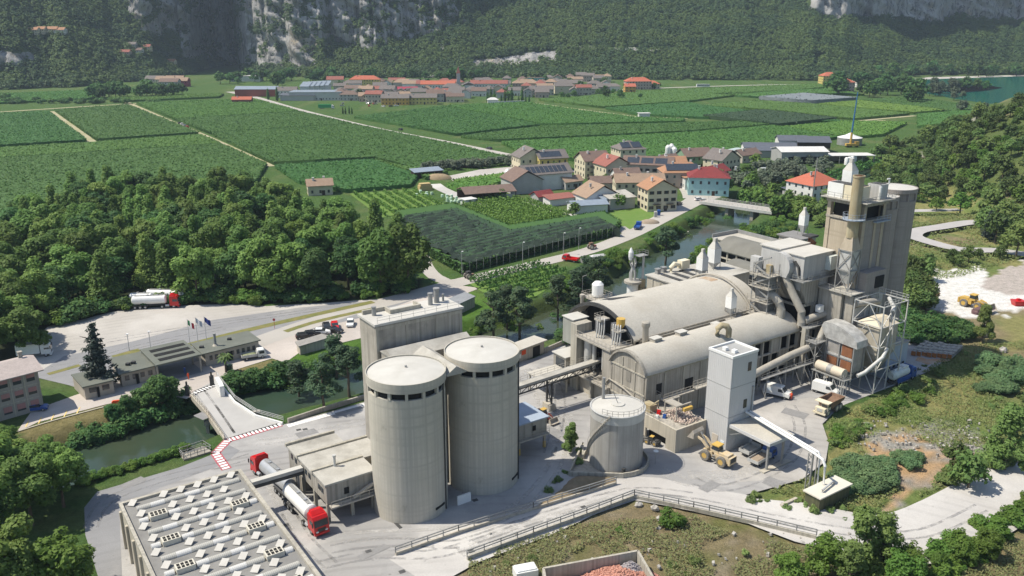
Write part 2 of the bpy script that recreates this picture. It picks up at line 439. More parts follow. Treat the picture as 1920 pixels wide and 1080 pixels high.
# sheets of paving, gravel and water ------------------------------------------------
def water_mat(name,c1,c2,bump,sc_=.6,rough=.08):
    m,t,b=new_mat(name)
    t.links.new(mixc(t,ramp(t,noise(t,.035,4),.35,.65),c1,c2),b.inputs['Base Color'])
    b.inputs['Roughness'].default_value=rough; b.inputs['Specular IOR Level'].default_value=.5; b.inputs['IOR'].default_value=1.33
    bn=_n(t,'ShaderNodeBump'); bn.inputs['Strength'].default_value=bump; bn.inputs['Distance'].default_value=.15
    t.links.new(noise(t,sc_,4),bn.inputs['Height']); t.links.new(bn.outputs[0],b.inputs['Normal']); return m
def paving(name,c1,c2,dust,scale=.12,track=.5,lev=(.45,.62)):
    """asphalt or concrete under drifts of stone dust, with darker wheel tracks winding through"""
    m,t,b=new_mat(name)
    c=mixc(t,ramp(t,noise(t,scale,6,.6),.35,.65),c1,c2)
    tc=_n(t,'ShaderNodeTexCoord')
    wv=_n(t,'ShaderNodeTexWave',wave_type='RINGS',rings_direction='SPHERICAL'); wv.inputs['Scale'].default_value=.13
    wv.inputs['Distortion'].default_value=3.5; wv.inputs['Detail'].default_value=3; wv.inputs['Detail Scale'].default_value=.35
    t.links.new(tc.outputs['Object'],wv.inputs[0])
    tr=ramp(t,wv.outputs[1],.62,.95)
    mu=_n(t,'ShaderNodeMath',operation='MULTIPLY'); t.links.new(tr,mu.inputs[0]); t.links.new(ramp(t,noise(t,.05,3),.35,.6),mu.inputs[1])
    m2=_n(t,'ShaderNodeMath',operation='MULTIPLY'); t.links.new(mu.outputs[0],m2.inputs[0]); m2.inputs[1].default_value=track
    c=mixc(t,m2.outputs[0],c,tuple(k*.6 for k in c1))
    c=mixc(t,ramp(t,noise(t,scale*.5,7,.65),*lev),c,dust)
    c=mixc(t,ramp(t,noise(t,4.0,5,.75),.35,.8),c,mixc(t,.22,c,(.05,.05,.05)))
    c=mixc(t,ramp(t,noise(t,.9,3,.5),.68,.76),c,mixc(t,.4,c,(.08,.075,.07)))
    t.links.new(c,b.inputs['Base Color']); b.inputs['Roughness'].default_value=.9; b.inputs['Specular IOR Level'].default_value=.2
    return m
YARD=paving('dusty_yard',(.345,.335,.325),(.28,.277,.274),(.455,.44,.42))
ASPH=paving('grey_asphalt',(.28,.28,.285),(.24,.24,.245),(.37,.36,.35),track=.25,lev=(.55,.75))
GRAV=paving('pale_gravel',(.45,.425,.39),(.40,.375,.345),(.51,.485,.45),track=.3)
WROAD=paving('white_gravel',(.50,.48,.455),(.43,.41,.39),(.57,.55,.52),track=.35)
FROAD=mat('light_asphalt',(.43,.405,.37),(.38,.355,.32),.1,.9)
TRACKM=mat('dirt_track',(.40,.36,.25),(.30,.29,.15),.06,.95)
WATER=water_mat('river_water',(.030,.058,.040),(.050,.062,.036),.25)
LAKEM=water_mat('lake_water',(.004,.10,.085),(.006,.12,.10),.12,.3,.12)
VERGE=mat('dry_verge_grass',(.22,.19,.07),(.13,.15,.045),.5,.95,bump=.5)

def sheet(name,pix,z,m):return struct(name,MB().flat(PP(*pix),z),m)
def ribbon(pts,wd,z=0.0,drape=False,step=4.0):
    """strip along a polyline of points; wd one width or one per point"""
    pts=[Vector((p[0],p[1],0)) for p in pts]; ws=wd if isinstance(wd,(list,tuple)) else [wd]*len(pts)
    Q=[]
    for k in range(len(pts)-1):# rounded with Catmull-Rom
        p0=pts[max(0,k-1)]; p1=pts[k]; p2=pts[k+1]; p3=pts[min(len(pts)-1,k+2)]
        n=max(2,int((p2-p1).length/step))
        for i in range(n):
            s=i/n
            q=.5*((2*p1)+(-p0+p2)*s+(2*p0-5*p1+4*p2-p3)*s*s+(-p0+3*p1-3*p2+p3)*s**3)
            Q.append((q,ws[k]*(1-s)+ws[k+1]*s))
    Q.append((pts[-1],ws[-1]))
    V=[]; Fc=[]
    for k,(q,wk) in enumerate(Q):
        d=(Q[min(k+1,len(Q)-1)][0]-Q[max(k-1,0)][0]).normalized(); nn=Vector((-d.y,d.x,0))
        for s in (.5,-.5):
            r=q+nn*wk*s
            V.append((r.x,r.y,(H1(r.x,r.y) if drape else 0)+z))
    for k in range(len(Q)-1):Fc.append((2*k,2*k+1,2*k+3,2*k+2))
    return MB().add(V,Fc)
struct('river_water',ribbon([(x,y) for x,y in RIVER],30,-3.5,step=8),WATER)
sheet('plant_yard',[(424,818),(404,850),(335,877),(250,902),(182,922),(158,952),(160,1003),(185,1085),(190,1300),(540,1300),(830,1082),(872,1052),(1190,938),(1300,957),(1430,975),(1440,948),(1365,936),(1420,922),(1500,900),(1548,862),(1552,830),(1542,795),(1575,762),(1640,737),(1700,715),(1750,692),(1800,655),(1720,640),(1690,570),(1560,520),(1420,520),(1240,552),(1095,632),(1000,672),(690,752),(532,796)],.015,YARD)
sheet('service_road',[(424,832),(404,850),(335,877),(250,902),(182,922),(158,952),(160,1003),(185,1085),(190,1300),(240,1300),(225,1000),(224,950),(300,915),(420,870),(450,845)],.03,ASPH)
sheet('east_yard',[(1395,830),(1420,762),(1520,745),(1560,752),(1542,795),(1554,830),(1548,865),(1500,902),(1440,900),(1380,905),(1370,860)],.03,paving('worn_yard',(.40,.38,.355),(.34,.325,.305),(.50,.475,.44),track=.3))
sheet('gate_yard',[(30,812),(60,770),(200,720),(330,690),(490,646),(515,600),(560,610),(640,600),(700,575),(860,535),(900,540),(880,548),(700,640),(685,632),(560,662),(535,680),(510,672),(430,697),(412,712),(350,748),(300,738),(200,758),(70,792)],.02,paving('pale_concrete',(.48,.43,.385),(.42,.38,.345),(.55,.495,.45),track=.1))
sheet('truck_apron',[(58,700),(62,640),(90,612),(150,600),(230,580),(340,573),(430,570),(500,574),(620,567),(770,556),(800,540),(870,530),(860,552),(700,592),(560,627),(490,650),(300,700),(170,735)],.015,GRAV)
sheet('asphalt_lot',[(60,706),(120,668),(250,640),(400,600),(560,577),(790,557),(700,590),(560,624),(490,646),(300,696),(170,732)],.03,ASPH)
for pp,wv_ in (([(350,648),(420,630),(520,606),(600,588),(700,566)],2.6),([(535,622),(580,607),(640,592),(705,578)],2.0),([(90,702),(150,685)],1.6),([(212,670),(262,656)],2.2)):
    struct('grass_verge',ribbon(PP(*pp),wv_,.06),VERGE)
struct('valley_road',ribbon(PP((430,662),(520,628),(640,588),(740,562),(870,527),(1000,496),(1100,471),(1180,441),(1240,410),(1292,383),(1325,366)),[7,7,7,7,7,6.5,6.5,7,8,9,14],.035),FROAD)
struct('wood_road',ribbon(PP((1010,492),(870,527),(826,524),(803,505),(797,480),(800,468)),[2,6,5,4.5,3,2],.04),FROAD)
struct('meadow_path',ribbon(PP((1160,425),(1180,438)),5,.045),FROAD)
struct('village_street',ribbon(PP((1310,372),(1290,352),(1240,330)),[14,10,7],.045),FROAD)
struct('lane',ribbon(PP((1085,405),(1040,397),(1000,384),(985,378),(1010,374)),3.2,.04),WROAD)
struct('farm_lane',ribbon(PP((905,386),(870,372),(830,355),(815,345)),6,.04),WROAD)
struct('village_lane',ribbon(PP((1120,318),(1060,322),(1000,330)),5,.04),WROAD)
sheet('storage_yard',[(840,330),(900,318),(970,312),(985,320),(900,330),(850,340)],.05,GRAV)
struct('field_road',ribbon(PP((430,172),(480,183),(560,206),(700,240),(840,267),(975,295)),[9,9,8,7.5,7,7],.05,step=20),FROAD)
for pp,wv_ in (([(93,209),(172,267)],7),([(238,192),(320,228),(400,262),(508,312)],5),([(-160,220),(0,210),(240,195),(420,187),(480,184)],6),([(700,301),(745,316),(795,332)],4),([(1000,193),(1100,207),(1195,219)],5),([(1660,226),(1600,228),(1715,217)],5),([(1195,219),(1290,222)],5)):
    struct('field_track',ribbon(PP(*pp),wv_,.06,step=20),TRACKM)
struct('far_road',ribbon(PP((1100,172),(1240,165),(1400,160),(1560,157)),8,.06,step=30),FROAD)
struct('haul_road',ribbon(PP((1375,950),(1500,978),(1600,1000),(1660,1010),(1735,1001),(1840,951),(1960,874),(2060,810),(2250,720),(2500,640)),[6,12,12.5,13,13,13,13,13,12,12],.035,True),WROAD)
struct('ramp_road',ribbon(PP((770,1075),(860,1027),(1000,978),(1168,914),(1290,932),(1400,952)),[10,9.5,9,8,8,8],.028),WROAD)
# hairpin road on the east hill, draped on the slope
ROADG=mat('hill_road_asphalt',(.42,.40,.39),(.37,.355,.345),.2,.9)
struct('hill_road',ribbon(hp,6.5,.0,True,2.5),ROADG)
struct('hill_road',ribbon([G(*q)[:2] for q in [(1690,397),(1740,396),(1800,395)]],5,.3,True,3),ROADG)
# earth bank between the lower yard and the ramp
bk=PP((905,1000),(1000,950),(1035,930),(1075,893),(1150,893),(1162,903),(1060,937),(960,972))
xs2,ys2=np.arange(-12,24,.8),np.arange(108,142,.8); BX,BY,BF=grid_mesh(xs2,ys2)
be=np.min([np.hypot(BX-x0-np.clip(((BX-x0)*(x1-x0)+(BY-y0)*(y1-y0))/((x1-x0)**2+(y1-y0)**2),0,1)*(x1-x0),BY-y0-np.clip(((BX-x0)*(x1-x0)+(BY-y0)*(y1-y0))/((x1-x0)**2+(y1-y0)**2),0,1)*(y1-y0)) for (x0,y0),(x1,y1) in zip(bk,bk[1:]+bk[:1])],0)
bin_=inside(BX,BY,bk); BZ=np.where(bin_,np.minimum(be*.5,1.1)+(fbm(BX/1.5,BY/1.5)-.5)*.5*np.minimum(be,1),-.4-be*.2)
struct('earth_bank',mesh_np('earth_bank',np.stack([BX,BY,BZ],-1).reshape(-1,3),BF,None,True),None).data.materials.append(mat('bank_earth',(.27,.205,.135),(.20,.16,.095),.7,.95,stain=(.42,.39,.34),stainlev=(.6,.7),bump=.8,bscale=1.5))
# lake, with its island and reed spit as ground
sheet('lake',[(1680,160),(1740,147),(1900,141),(2300,138),(2600,190),(1960,200),(1850,194),(1790,185),(1720,172)],.05,LAKEM)
sheet('lake_shore',[(1700,150),(1740,145),(1900,141),(2300,137),(2300,140),(1900,143.5),(1750,148.5)],.12,GRAV)
# painted marks
RW=mat('red_marking',(.42,.10,.12),(.36,.12,.13),1.5,.9)
WM=mat('white_marking',(.80,.79,.77),(.7,.69,.67),1.5,.9)
YM=mat('yellow_marking',(.75,.55,.18),(.66,.50,.2),1.5,.9)
def dashes(p0,p1,n,wd,ln,name,m,z=.05):
    a=Vector((*p0,0)); b_=Vector((*p1,0)); d=(b_-a).normalized(); nn=Vector((-d.y,d.x,0)); mb=MB()
    for i in range(n):
        c_=a.lerp(b_,(i+.5)/n); q=[c_-d*ln/2-nn*wd/2,c_+d*ln/2-nn*wd/2,c_+d*ln/2+nn*wd/2,c_-d*ln/2+nn*wd/2]
        mb.flat([(k.x,k.y) for k in q],z)
    return struct(name,mb,m)
for a_,b_,n_ in (((427,826),(527,796),14),((427,826),(404,850),6),((404,850),(425,880),7),((352,742),(402,722),9)):
    struct('road_marking',ribbon(PP(a_,b_),1.8,.045),RW)
    dashes(P(*a_),P(*b_),n_,1.25,.62*Vector((P(*b_)[0]-P(*a_)[0],P(*b_)[1]-P(*a_)[1])).length/n_,'road_marking',WM,.06)
dashes(P(540,799),P(690,757),26,1.4,.75,'road_marking',WM)
dashes(P(960,678),P(1075,642),22,1.6,.8,'road_marking',WM)
for k in range(5):
    x0,y0=(48+24*k,801-6.4*k)
    struct('parking_line',ribbon([P(x0,y0),P(x0+6,y0-12)],.22,.05),YM)
struct('parking_kerb',ribbon(PP((32,810),(100,789),(200,762),(255,747)),.4,.13),CONC)

# wheel tracks worn into the dust of the yard
def worn(name,c):
    m,t,b=new_mat(name); b.inputs['Base Color'].default_value=(*c,1); b.inputs['Roughness'].default_value=.95
    tr=_n(t,'ShaderNodeBsdfTransparent'); mx=_n(t,'ShaderNodeMixShader'); t.links.new(ramp(t,noise(t,.5,5,.7),.4,.75),mx.inputs[0])
    t.links.new(tr.outputs[0],mx.inputs[1]); t.links.new(b.outputs[0],mx.inputs[2]); t.links.new(mx.outputs[0],[n for n in t.nodes if n.type=='OUTPUT_MATERIAL'][0].inputs[0]); return m
TYRE=worn('tyre_track',(.29,.285,.28)); DUSTW=worn('white_dust',(.50,.485,.46))
def tracks(pix,m,w_=.45,gauge=2.0,z=.045):
    pts=[Vector((*P(*q),0)) for q in pix]
    for s in ((-gauge/2,gauge/2) if gauge else (0,)):
        off=[]
        for k,p in enumerate(pts):
            d=(pts[min(k+1,len(pts)-1)]-pts[max(k-1,0)]).normalized(); off.append((p.x-d.y*s,p.y+d.x*s))
        struct('tyre_track',ribbon(off,w_,z+.002*(s>0),step=2),m)
for k,pix in enumerate(([(640,1010),(700,1004),(800,1000),(900,985),(980,945),(1030,890),(1050,840),(1040,790),(1010,740)],[(620,1030),(700,1018),(800,1018),(860,1020),(1000,975),(1180,922),(1300,930)],[(600,1060),(700,1040),(830,1036),(1000,980)],[(480,830),(560,820),(640,800),(690,790)],[(470,855),(420,870),(300,900),(200,940),(170,990)],[(1300,900),(1340,915),(1400,905),(1480,860),(1500,800),(1480,760)],[(1240,880),(1290,905),(1380,900)],[(1180,928),(1300,940),(1450,972),(1600,998),(1730,1000),(1840,952)],[(1000,690),(1040,720),(1050,770),(1030,850)],[(1010,700),(1020,760),(1060,800)],[(430,815),(400,770),(375,735)],[(540,960),(570,1010),(620,1060)],[(490,860),(520,920),(560,990)],[(200,640),(320,620),(460,600),(600,580)],[(130,690),(260,650),(420,615)])):
    tracks(pix,TYRE if k%3 else DUSTW,.5 if k%3 else .9)
for pix in ([(960,700),(1040,690),(1075,670)],[(1040,745),(1060,780),(1050,830)],[(1290,890),(1360,890),(1420,880)],[(860,1035),(1000,985),(1150,938)]):tracks(pix,DUSTW,3.0,0,.04)
PATCHM=mat('asphalt_patch',(.30,.295,.29),(.25,.245,.24),.6,.95,fine=.3); GRATE=mat('drain_iron',(.10,.10,.098),(.06,.06,.06),3,.8)
for k,(px,py,a,b_) in enumerate(((575,812,4,2.2),(655,770,6,1.2),(980,735,5,3),(1035,810,3,5),(700,1035,5,1.4),(1330,912,4,2),(1450,905,3,3),(450,640,8,1.5),(300,660,6,2.5),(250,905,4,2),(1490,775,3,5),(380,780,2.2,3.4))):
    x,y=P(px,py); q=MB().flat([(-a/2,-b_/2),(a/2,-b_/2),(a*.47,b_/2),(-a/2,b_*.46)],.05).move(x,y,.002,.6+.03*k); struct('road_patch',q,PATCHM)
for px,py in ((691,1034),(891,938),(754,1072),(884,1034),(1094,951),(560,806),(572,805),(310,655),(600,870),(1440,812),(536,985),(1000,765)):
    x,y=P(px,py); struct('drain_cover',MB().box(-.45,.45,-.35,.35,.02,.065).move(x,y,.0,.5),GRATE)

# ------------------------------------------------------------------ foliage
def leaf_quads(Pn,Nn,size,r,asp=.6):
    """N leaf clusters as small quads round points Pn, facing Nn"""
    n=len(Pn)
    Nn=Nn/(np.linalg.norm(Nn,axis=1,keepdims=True)+1e-9)
    a=r.normal(size=(n,3)); a-=Nn*(a*Nn).sum(1,keepdims=True); a /= np.linalg.norm(a,axis=1,keepdims=True)+1e-9
    b_=np.cross(Nn,a); s=(np.asarray(size)*r.uniform(.65,1.35,n))[:,None]
    V=np.stack([Pn-a*s,Pn-b_*s*asp,Pn+a*s,Pn+b_*s*asp],1)
    V+=Nn[:,None,:]*(s[:,None]*np.array([.25,-.1,.25,-.1])[None,:,None])
    return V.reshape(-1,3),np.arange(4*n).reshape(n,4)
def unit(r,n):
    d=r.normal(size=(n,3)); return d/np.linalg.norm(d,axis=1,keepdims=True)
def clumps(centers,radii,per,size,r,flat=.8,up=.75,inner=.45):
    Ps=[]; Ns=[]
    for c,rad,k in zip(centers,radii,per):
        d=unit(r,k); rr=rad*(inner+(1-inner)*np.sqrt(r.random(k)))[:,None]*np.array([1,1,flat])
        Ps.append(c+d*rr); Ns.append(d+r.normal(size=(k,3))*.45+np.array([0,0,up]))
    return np.concatenate(Ps),np.concatenate(Ns)
def crown_mesh(name,kind,h,rad,leaf,count,seed,m):
    r=np.random.default_rng(seed)
    if kind=='broad':
        K=30; t=r.random(K); ang=r.random(K)*6.28+np.arange(K)*2.4
        zc=h*(.32+.6*t); rr=rad*(.78*np.sqrt(np.clip(1-((t-.35)/.72)**2,.05,1)))*r.uniform(.45,1.15,K)
        C_=np.stack([rr*np.cos(ang),rr*np.sin(ang),zc],1); rad_=rad*r.uniform(.18,.42,K)
        C_=np.concatenate([C_,[[0,0,h*.6]]]); rad_=np.append(rad_,rad*.6)
    elif kind=='poplar':
        K=30; t=np.linspace(0,1,K); ang=np.arange(K)*2.4
        zc=h*(.18+.78*t); rr=rad*.62*(1-t*.75)*r.uniform(.4,1.1,K)
        C_=np.stack([rr*np.cos(ang),rr*np.sin(ang),zc],1); rad_=rad*(.55-.3*t)*r.uniform(.8,1.2,K)
    elif kind=='cypress':
        K=12; t=np.linspace(0,1,K); zc=h*(.06+.9*t)
        C_=np.stack([0*t,0*t,zc],1); rad_=rad*(1.0-.75*t**1.6)*np.minimum(1,.5+3*t)
    elif kind=='cedar':
        K=46; t=np.linspace(0,1,K); ang=np.arange(K)*2.4; zc=h*(.1+.86*t)
        rr=rad*(1-t*.92)*r.uniform(.55,1.0,K)*np.minimum(1,.75+t)
        C_=np.stack([rr*np.cos(ang),rr*np.sin(ang),zc-rr*.12],1); rad_=rad*(.34-.22*t)*r.uniform(.7,1.2,K)
        C_=np.concatenate([C_,np.stack([0*t,0*t,zc],1)]); rad_=np.concatenate([rad_,rad*(.42-.36*t)])
    elif kind=='pine':
        K=20; t=r.random(K); ang=np.arange(K)*2.4+r.random(K); zc=h*(.42+.55*t)
        rr=rad*(.9-.55*t)*r.uniform(.3,1.0,K)
        C_=np.stack([rr*np.cos(ang),rr*np.sin(ang),zc],1); rad_=rad*r.uniform(.26,.42,K)
    elif kind=='shrub':
        K=9; ang=np.arange(K)*2.4; rr=rad*np.sqrt(r.random(K))*.75
        C_=np.stack([rr*np.cos(ang),rr*np.sin(ang),h*r.uniform(.25,.68,K)],1); rad_=np.full(K,0.42*rad)*r.uniform(.7,1.25,K)
    elif kind=='wisp':
        K=40; t=r.random(K); ang=r.random(K)*6.28; zc=h*(.1+.88*t)
        rr=rad*(1-.75*t)*np.sqrt(r.random(K))*.95
        C_=np.stack([rr*np.cos(ang),rr*np.sin(ang),zc],1); rad_=rad*r.uniform(.2,.36,K)
    wt=rad_**2; per=np.maximum(6,(count*wt/wt.sum()).astype(int))
    Pn,Nn=clumps(C_,rad_,per,leaf,r,flat=.55 if kind=='pine' else (.6 if kind=='cedar' else .85))
    Pn[:,2]=np.maximum(Pn[:,2],.05)
    V,F=leaf_quads(Pn,Nn,leaf,r,.62 if kind not in ('pine','cedar') else .4)
    return mesh_np(name,V,F,m)
BARK=mat('bark',(.12,.095,.07),(.08,.065,.05),2,.95)
def trunk_mesh(name,h,rad,seed,limbs=6,lean=.04,top=.75):
    r=random.Random(seed); mb=MB(); q=[(0,0,-.3)]
    for k in range(1,6):q.append((r.uniform(-1,1)*lean*h*k/5,r.uniform(-1,1)*lean*h*k/5,h*top*k/5))
    r0=.018*h+.08
    mb.tube(q,[r0*(1.25-.2*k) for k in range(6)],7)
    for i in range(limbs):
        b_=Vector(q[2+i%3]); an=i*2.4; d=Vector((math.cos(an),math.sin(an),.7))*rad*.6
        mb.tube([b_,b_+d*.5+Vector((0,0,.1)),b_+d],[r0*.45,r0*.3,r0*.12],5)
    return mb.mesh(name,BARK)
L_FOR=leaf_mat('woodland_leaves',(0.112,0.188,0.042),(0.188,0.278,0.063))
L_DARK=leaf_mat('dark_leaves',(0.0511,0.128,0.0371),(0.104,0.185,0.0511))
L_BRIGHT=leaf_mat('bright_leaves',(.115,.20,.034),(.155,.245,.05),.4,.2)
L_PINE=leaf_mat('pine_needles',(0.0336,0.0756,0.037),(0.0756,0.109,0.0504),.15,.2)
L_CEDAR=leaf_mat('cedar_needles',(.030,.05,.040),(.055,.075,.058),.1,.1)
L_OLIVE=leaf_mat('olive_leaves',(0.115,0.149,0.0978),(0.172,0.201,0.138),.25,.25)
L_SCRUB=leaf_mat('scrub_leaves',(0.151,0.232,0.0696),(0.243,0.313,0.104),.35,.35)
L_REED=leaf_mat('reed_leaves',(0.12,0.21,0.09),(0.18,0.264,0.12),.35,.15)
SPEC={}
def species(key,kind,h,rad,leaf,count,m,n,limbs=6,top=.75):
    SPEC[key]=[(crown_mesh('crown',kind,h,rad,leaf,count,sum(map(ord,key))+i*13,m),
                  trunk_mesh('trunk',h,rad,i*7+len(key),limbs,.04,top),h) for i in range(n)]
species('wood','broad',15,5.8,.42,4600,L_FOR,6)
species('popl','poplar',18,5.0,.42,3800,L_FOR,4)
species('dark','broad',14,5.4,.42,4200,L_DARK,3)
species('pine','pine',17,5.2,.5,2000,L_PINE,3,8,.85)
species('cedar','cedar',19,5.0,.55,3200,L_CEDAR,1,4,.9)
species('near','broad',15,6.0,.36,8000,L_FOR,3)
species('young','broad',9,3.8,.28,4200,L_BRIGHT,2)
species('wisp','wisp',10,3.2,.24,5600,leaf_mat('slender_leaves',(.15,.215,.055),(.20,.265,.08),.4,.15),3,5,.9)
species('field','broad',7,3.0,.55,420,L_FOR,3)
species('olive','broad',5,2.6,.5,380,L_OLIVE,3)
species('cypr','cypress',12,1.6,.5,480,L_DARK,2,0,.6)
species('far','broad',12,6.0,1.1,330,L_DARK,3,4)
species('farw','broad',11,5.5,1.1,300,leaf_mat('willow_leaves',(.09,.125,.075),(.13,.16,.10),.3,.2),3,4)
species('hillt','broad',8.5,4.2,.55,700,leaf_mat('hillside_leaves',(.085,.14,.036),(.14,.19,.055),.3,.45),5,4)
species('hillg','broad',8,3.8,.55,650,L_BRIGHT,2,4)
def tree(key,loc,label,name='tree',group=None,s=1.0,cat='tree',i=None):
    ms=SPEC[key]; c,t_,h=ms[random.randrange(len(ms)) if i is None else i%len(ms)]
    o=thing(name,label,cat,group,loc,random.uniform(0,6.28)); o.scale=(s*random.uniform(.9,1.1),s*random.uniform(.9,1.1),s*random.uniform(.88,1.12))
    part('crown',c,None,o); part('trunk',t_,None,o); return o
SHR={}
for k_,(kind,h,rad,leaf,cnt,m_) in dict(shrub=('shrub',2.4,1.9,.22,800,L_SCRUB),green=('shrub',2.8,2.0,.22,850,L_BRIGHT),dark=('shrub',3.0,2.3,.26,800,L_DARK),reed=('shrub',2.8,2.2,.2,1500,L_REED),olive=('shrub',2.4,1.9,.28,420,L_OLIVE),hill=('shrub',3.4,2.9,.5,330,SPEC['hillt'][0][0].materials[0])).items():
    SHR[k_]=[crown_mesh('shrub',kind,h,rad,leaf,cnt,91+i*5+len(k_),m_) for i in range(3)]
def shrub(key,loc,label,s=1.0,name='shrub',group=None,cat='shrub'):
    o=solo(name,random.choice(SHR[key]),None,label,cat,group,loc=loc,rz=random.uniform(0,6.28))
    o.scale=(s*random.uniform(.85,1.2),s*random.uniform(.85,1.2),s*random.uniform(.75,1.15)); return o
def g3(px,py):return G(px,py)
def scatter(poly,spacing,seed,jitter=.42):
    """points filling a polygon of world points at about one spacing"""
    r=np.random.default_rng(seed); xs_=[p[0] for p in poly]; ys_=[p[1] for p in poly]
    gx,gy=np.meshgrid(np.arange(min(xs_),max(xs_),spacing),np.arange(min(ys_),max(ys_),spacing*.87))
    gx=gx+(np.arange(gx.shape[0])%2)[:,None]*spacing/2
    gx=gx.ravel()+r.uniform(-jitter,jitter,gx.size)*spacing; gy=gy.ravel()+r.uniform(-jitter,jitter,gy.size)*spacing
    k=inside(gx,gy,poly); return np.stack([gx[k],gy[k]],1)

# ------------------------------------------------------------------ mountains: swept faces along the foot line of the valley side
def interp(t,tab):
    return np.interp(t,[a for a,_ in tab],[b_ for _,b_ in tab])
FOOT=[(-900,820),(-300,930),(0,1000),(150,1050),(300,1180),(380,1340),(430,1560),(462,1640),(468,1430),(482,1350),(520,1290),(600,1245),(720,1235),(900,1235),(1300,1180),(1550,1175),(1700,1300),(1920,1310),(2300,1330),(3000,1300)]
cols_=np.concatenate([np.arange(-900,-100,20),np.arange(-100,2050,3.2),np.arange(2050,3000,20)])
NS=150
A=(cols_-960)/FPX
Yb=interp(cols_,FOOT)+26*(fbm(cols_/60,cols_*0+3)-.5)
CA=np.stack([A,np.ones_like(A)],1)/np.sqrt(1+A*A)[:,None]
dist=np.zeros((NS,len(cols_))); zz=np.zeros_like(dist); ang_=np.zeros_like(dist)
dcur=np.zeros(len(cols_)); zcur=np.full(len(cols_),-1.0)
def cliffness(c,z,k):
    n=fbm(c/45+9,z/22)-.5; nn=fbm(c/14,z/9+40)-.5
    zz_=z+n*26; cc_=c+nn*34+n*20
    a=smooth(462,470,c)*smooth(640,560,cc_)*smooth(4,10,zz_)                                            # the bright pillar
    b_=smooth(560,640,cc_)*smooth(940,840,cc_+(zz_-60)*.8)*smooth(24,42,zz_-np.maximum(0,(cc_-700))*.22)
    d_=smooth(1450,1530,cc_)*smooth(74,82,zz_-np.maximum(0,1650-cc_)*.06)
    e_=smooth(250,300,cc_)*smooth(466,455,c)*smooth(66,84,zz_+(cc_-280)*.45)
    f_=smooth(330,390,cc_)*smooth(468,450,c)*smooth(10,20,zz_)*smooth(40,14,np.abs(zz_-42+(cc_-400)*.2)-20)
    g_=smooth(140,60,cc_)*smooth(15,28,zz_)*smooth(62,48,zz_+cc_*.2)
    h_=smooth(1070,1100,cc_)*smooth(1130,1110,cc_)*smooth(92,98,zz_)*.0
    ledge=1-.8*smooth(.56,.66,fbm(c/12+70,z/5))*smooth(1540,1440,c)
    return np.clip(np.maximum.reduce([a*ledge,b_*smooth(-.22,-.02,nn+.12)*ledge,d_,e_*ledge,f_*ledge,g_*.9]),0,1)
for k in range(NS):
    cl=cliffness(cols_,zcur,k)
    base=np.interp(cols_,[-900,0,250,400,480,700,950,1300,1700,3000],[32,33,30,26,40,30,24,22,19,22])
    base=base*(1-.55*smooth(14,3,zcur))+9*(fbm(cols_/30,zcur/12+7)-.5)
    a=np.radians(np.clip(base*(1-cl)+81*cl,5,84)); ang_[k]=cl
    st=np.where(zcur<190,2.6+.4*(k>30),14.0)
    dist[k]=dcur; zz[k]=zcur
    dcur=dcur+np.cos(a)*st; zcur=zcur+np.sin(a)*st
X=(A[None]*1.0)*0; RR=Yb[None]*np.sqrt(1+A*A)[None]+dist
MX=CA[:,0][None]*RR; MY=CA[:,1][None]*RR; MZ=zz.copy()
nx1=fbm(MX/26+MZ/17,MZ/21+MX/60)-.5; nx2=fbm(MX/7+MZ/5,MZ/6-MX/11)-.5
RR2=RR-(nx1*(10+26*ang_)+nx2*(2+9*ang_))*smooth(0,8,MZ); MX=CA[:,0][None]*RR2; MY=CA[:,1][None]*RR2
MZ=MZ+(nx1*7)*smooth(3,12,MZ)*(1-ang_)
i=np.arange(MX.size).reshape(MX.shape)
F=np.stack([i[:-1,:-1],i[:-1,1:],i[1:,1:],i[1:,:-1]],-1).reshape(-1,4)
# bare rock and scrub by slope
m_,t,b=new_mat('mountain_rock')
at=_n(t,'ShaderNodeVertexColor',layer_name='rock')
sep=_n(t,'ShaderNodeSeparateColor'); t.links.new(at.outputs[0],sep.inputs[0])
rk=mixc(t,ramp(t,noise(t,.05,6,.65,stretch=(1,1,.35)),.35,.65),(.40,.39,.375),(.27,.265,.26))
rk=mixc(t,ramp(t,noise(t,.022,5,.6),.56,.68),rk,(.30,.26,.2))
rk=mixc(t,ramp(t,noise(t,.16,5,.7,stretch=(1,1,.22)),.5,.62),rk,(.10,.10,.10))
gr=mixc(t,ramp(t,noise(t,.06,5),.4,.6),(.05,.085,.028),(.075,.105,.036))
t.links.new(mixc(t,ramp(t,sep.outputs[0],.35,.6),gr,rk),b.inputs['Base Color'])
b.inputs['Roughness'].default_value=.95; b.inputs['Specular IOR Level'].default_value=.1
bn=_n(t,'ShaderNodeBump'); bn.inputs['Strength'].default_value=1; bn.inputs['Distance'].default_value=3
t.links.new(noise(t,.12,6,.7,stretch=(1,1,.4)),bn.inputs['Height']); t.links.new(bn.outputs[0],b.inputs['Normal'])
me=mesh_np('mountain',np.stack([MX,MY,MZ],-1).reshape(-1,3),F,m_,True)
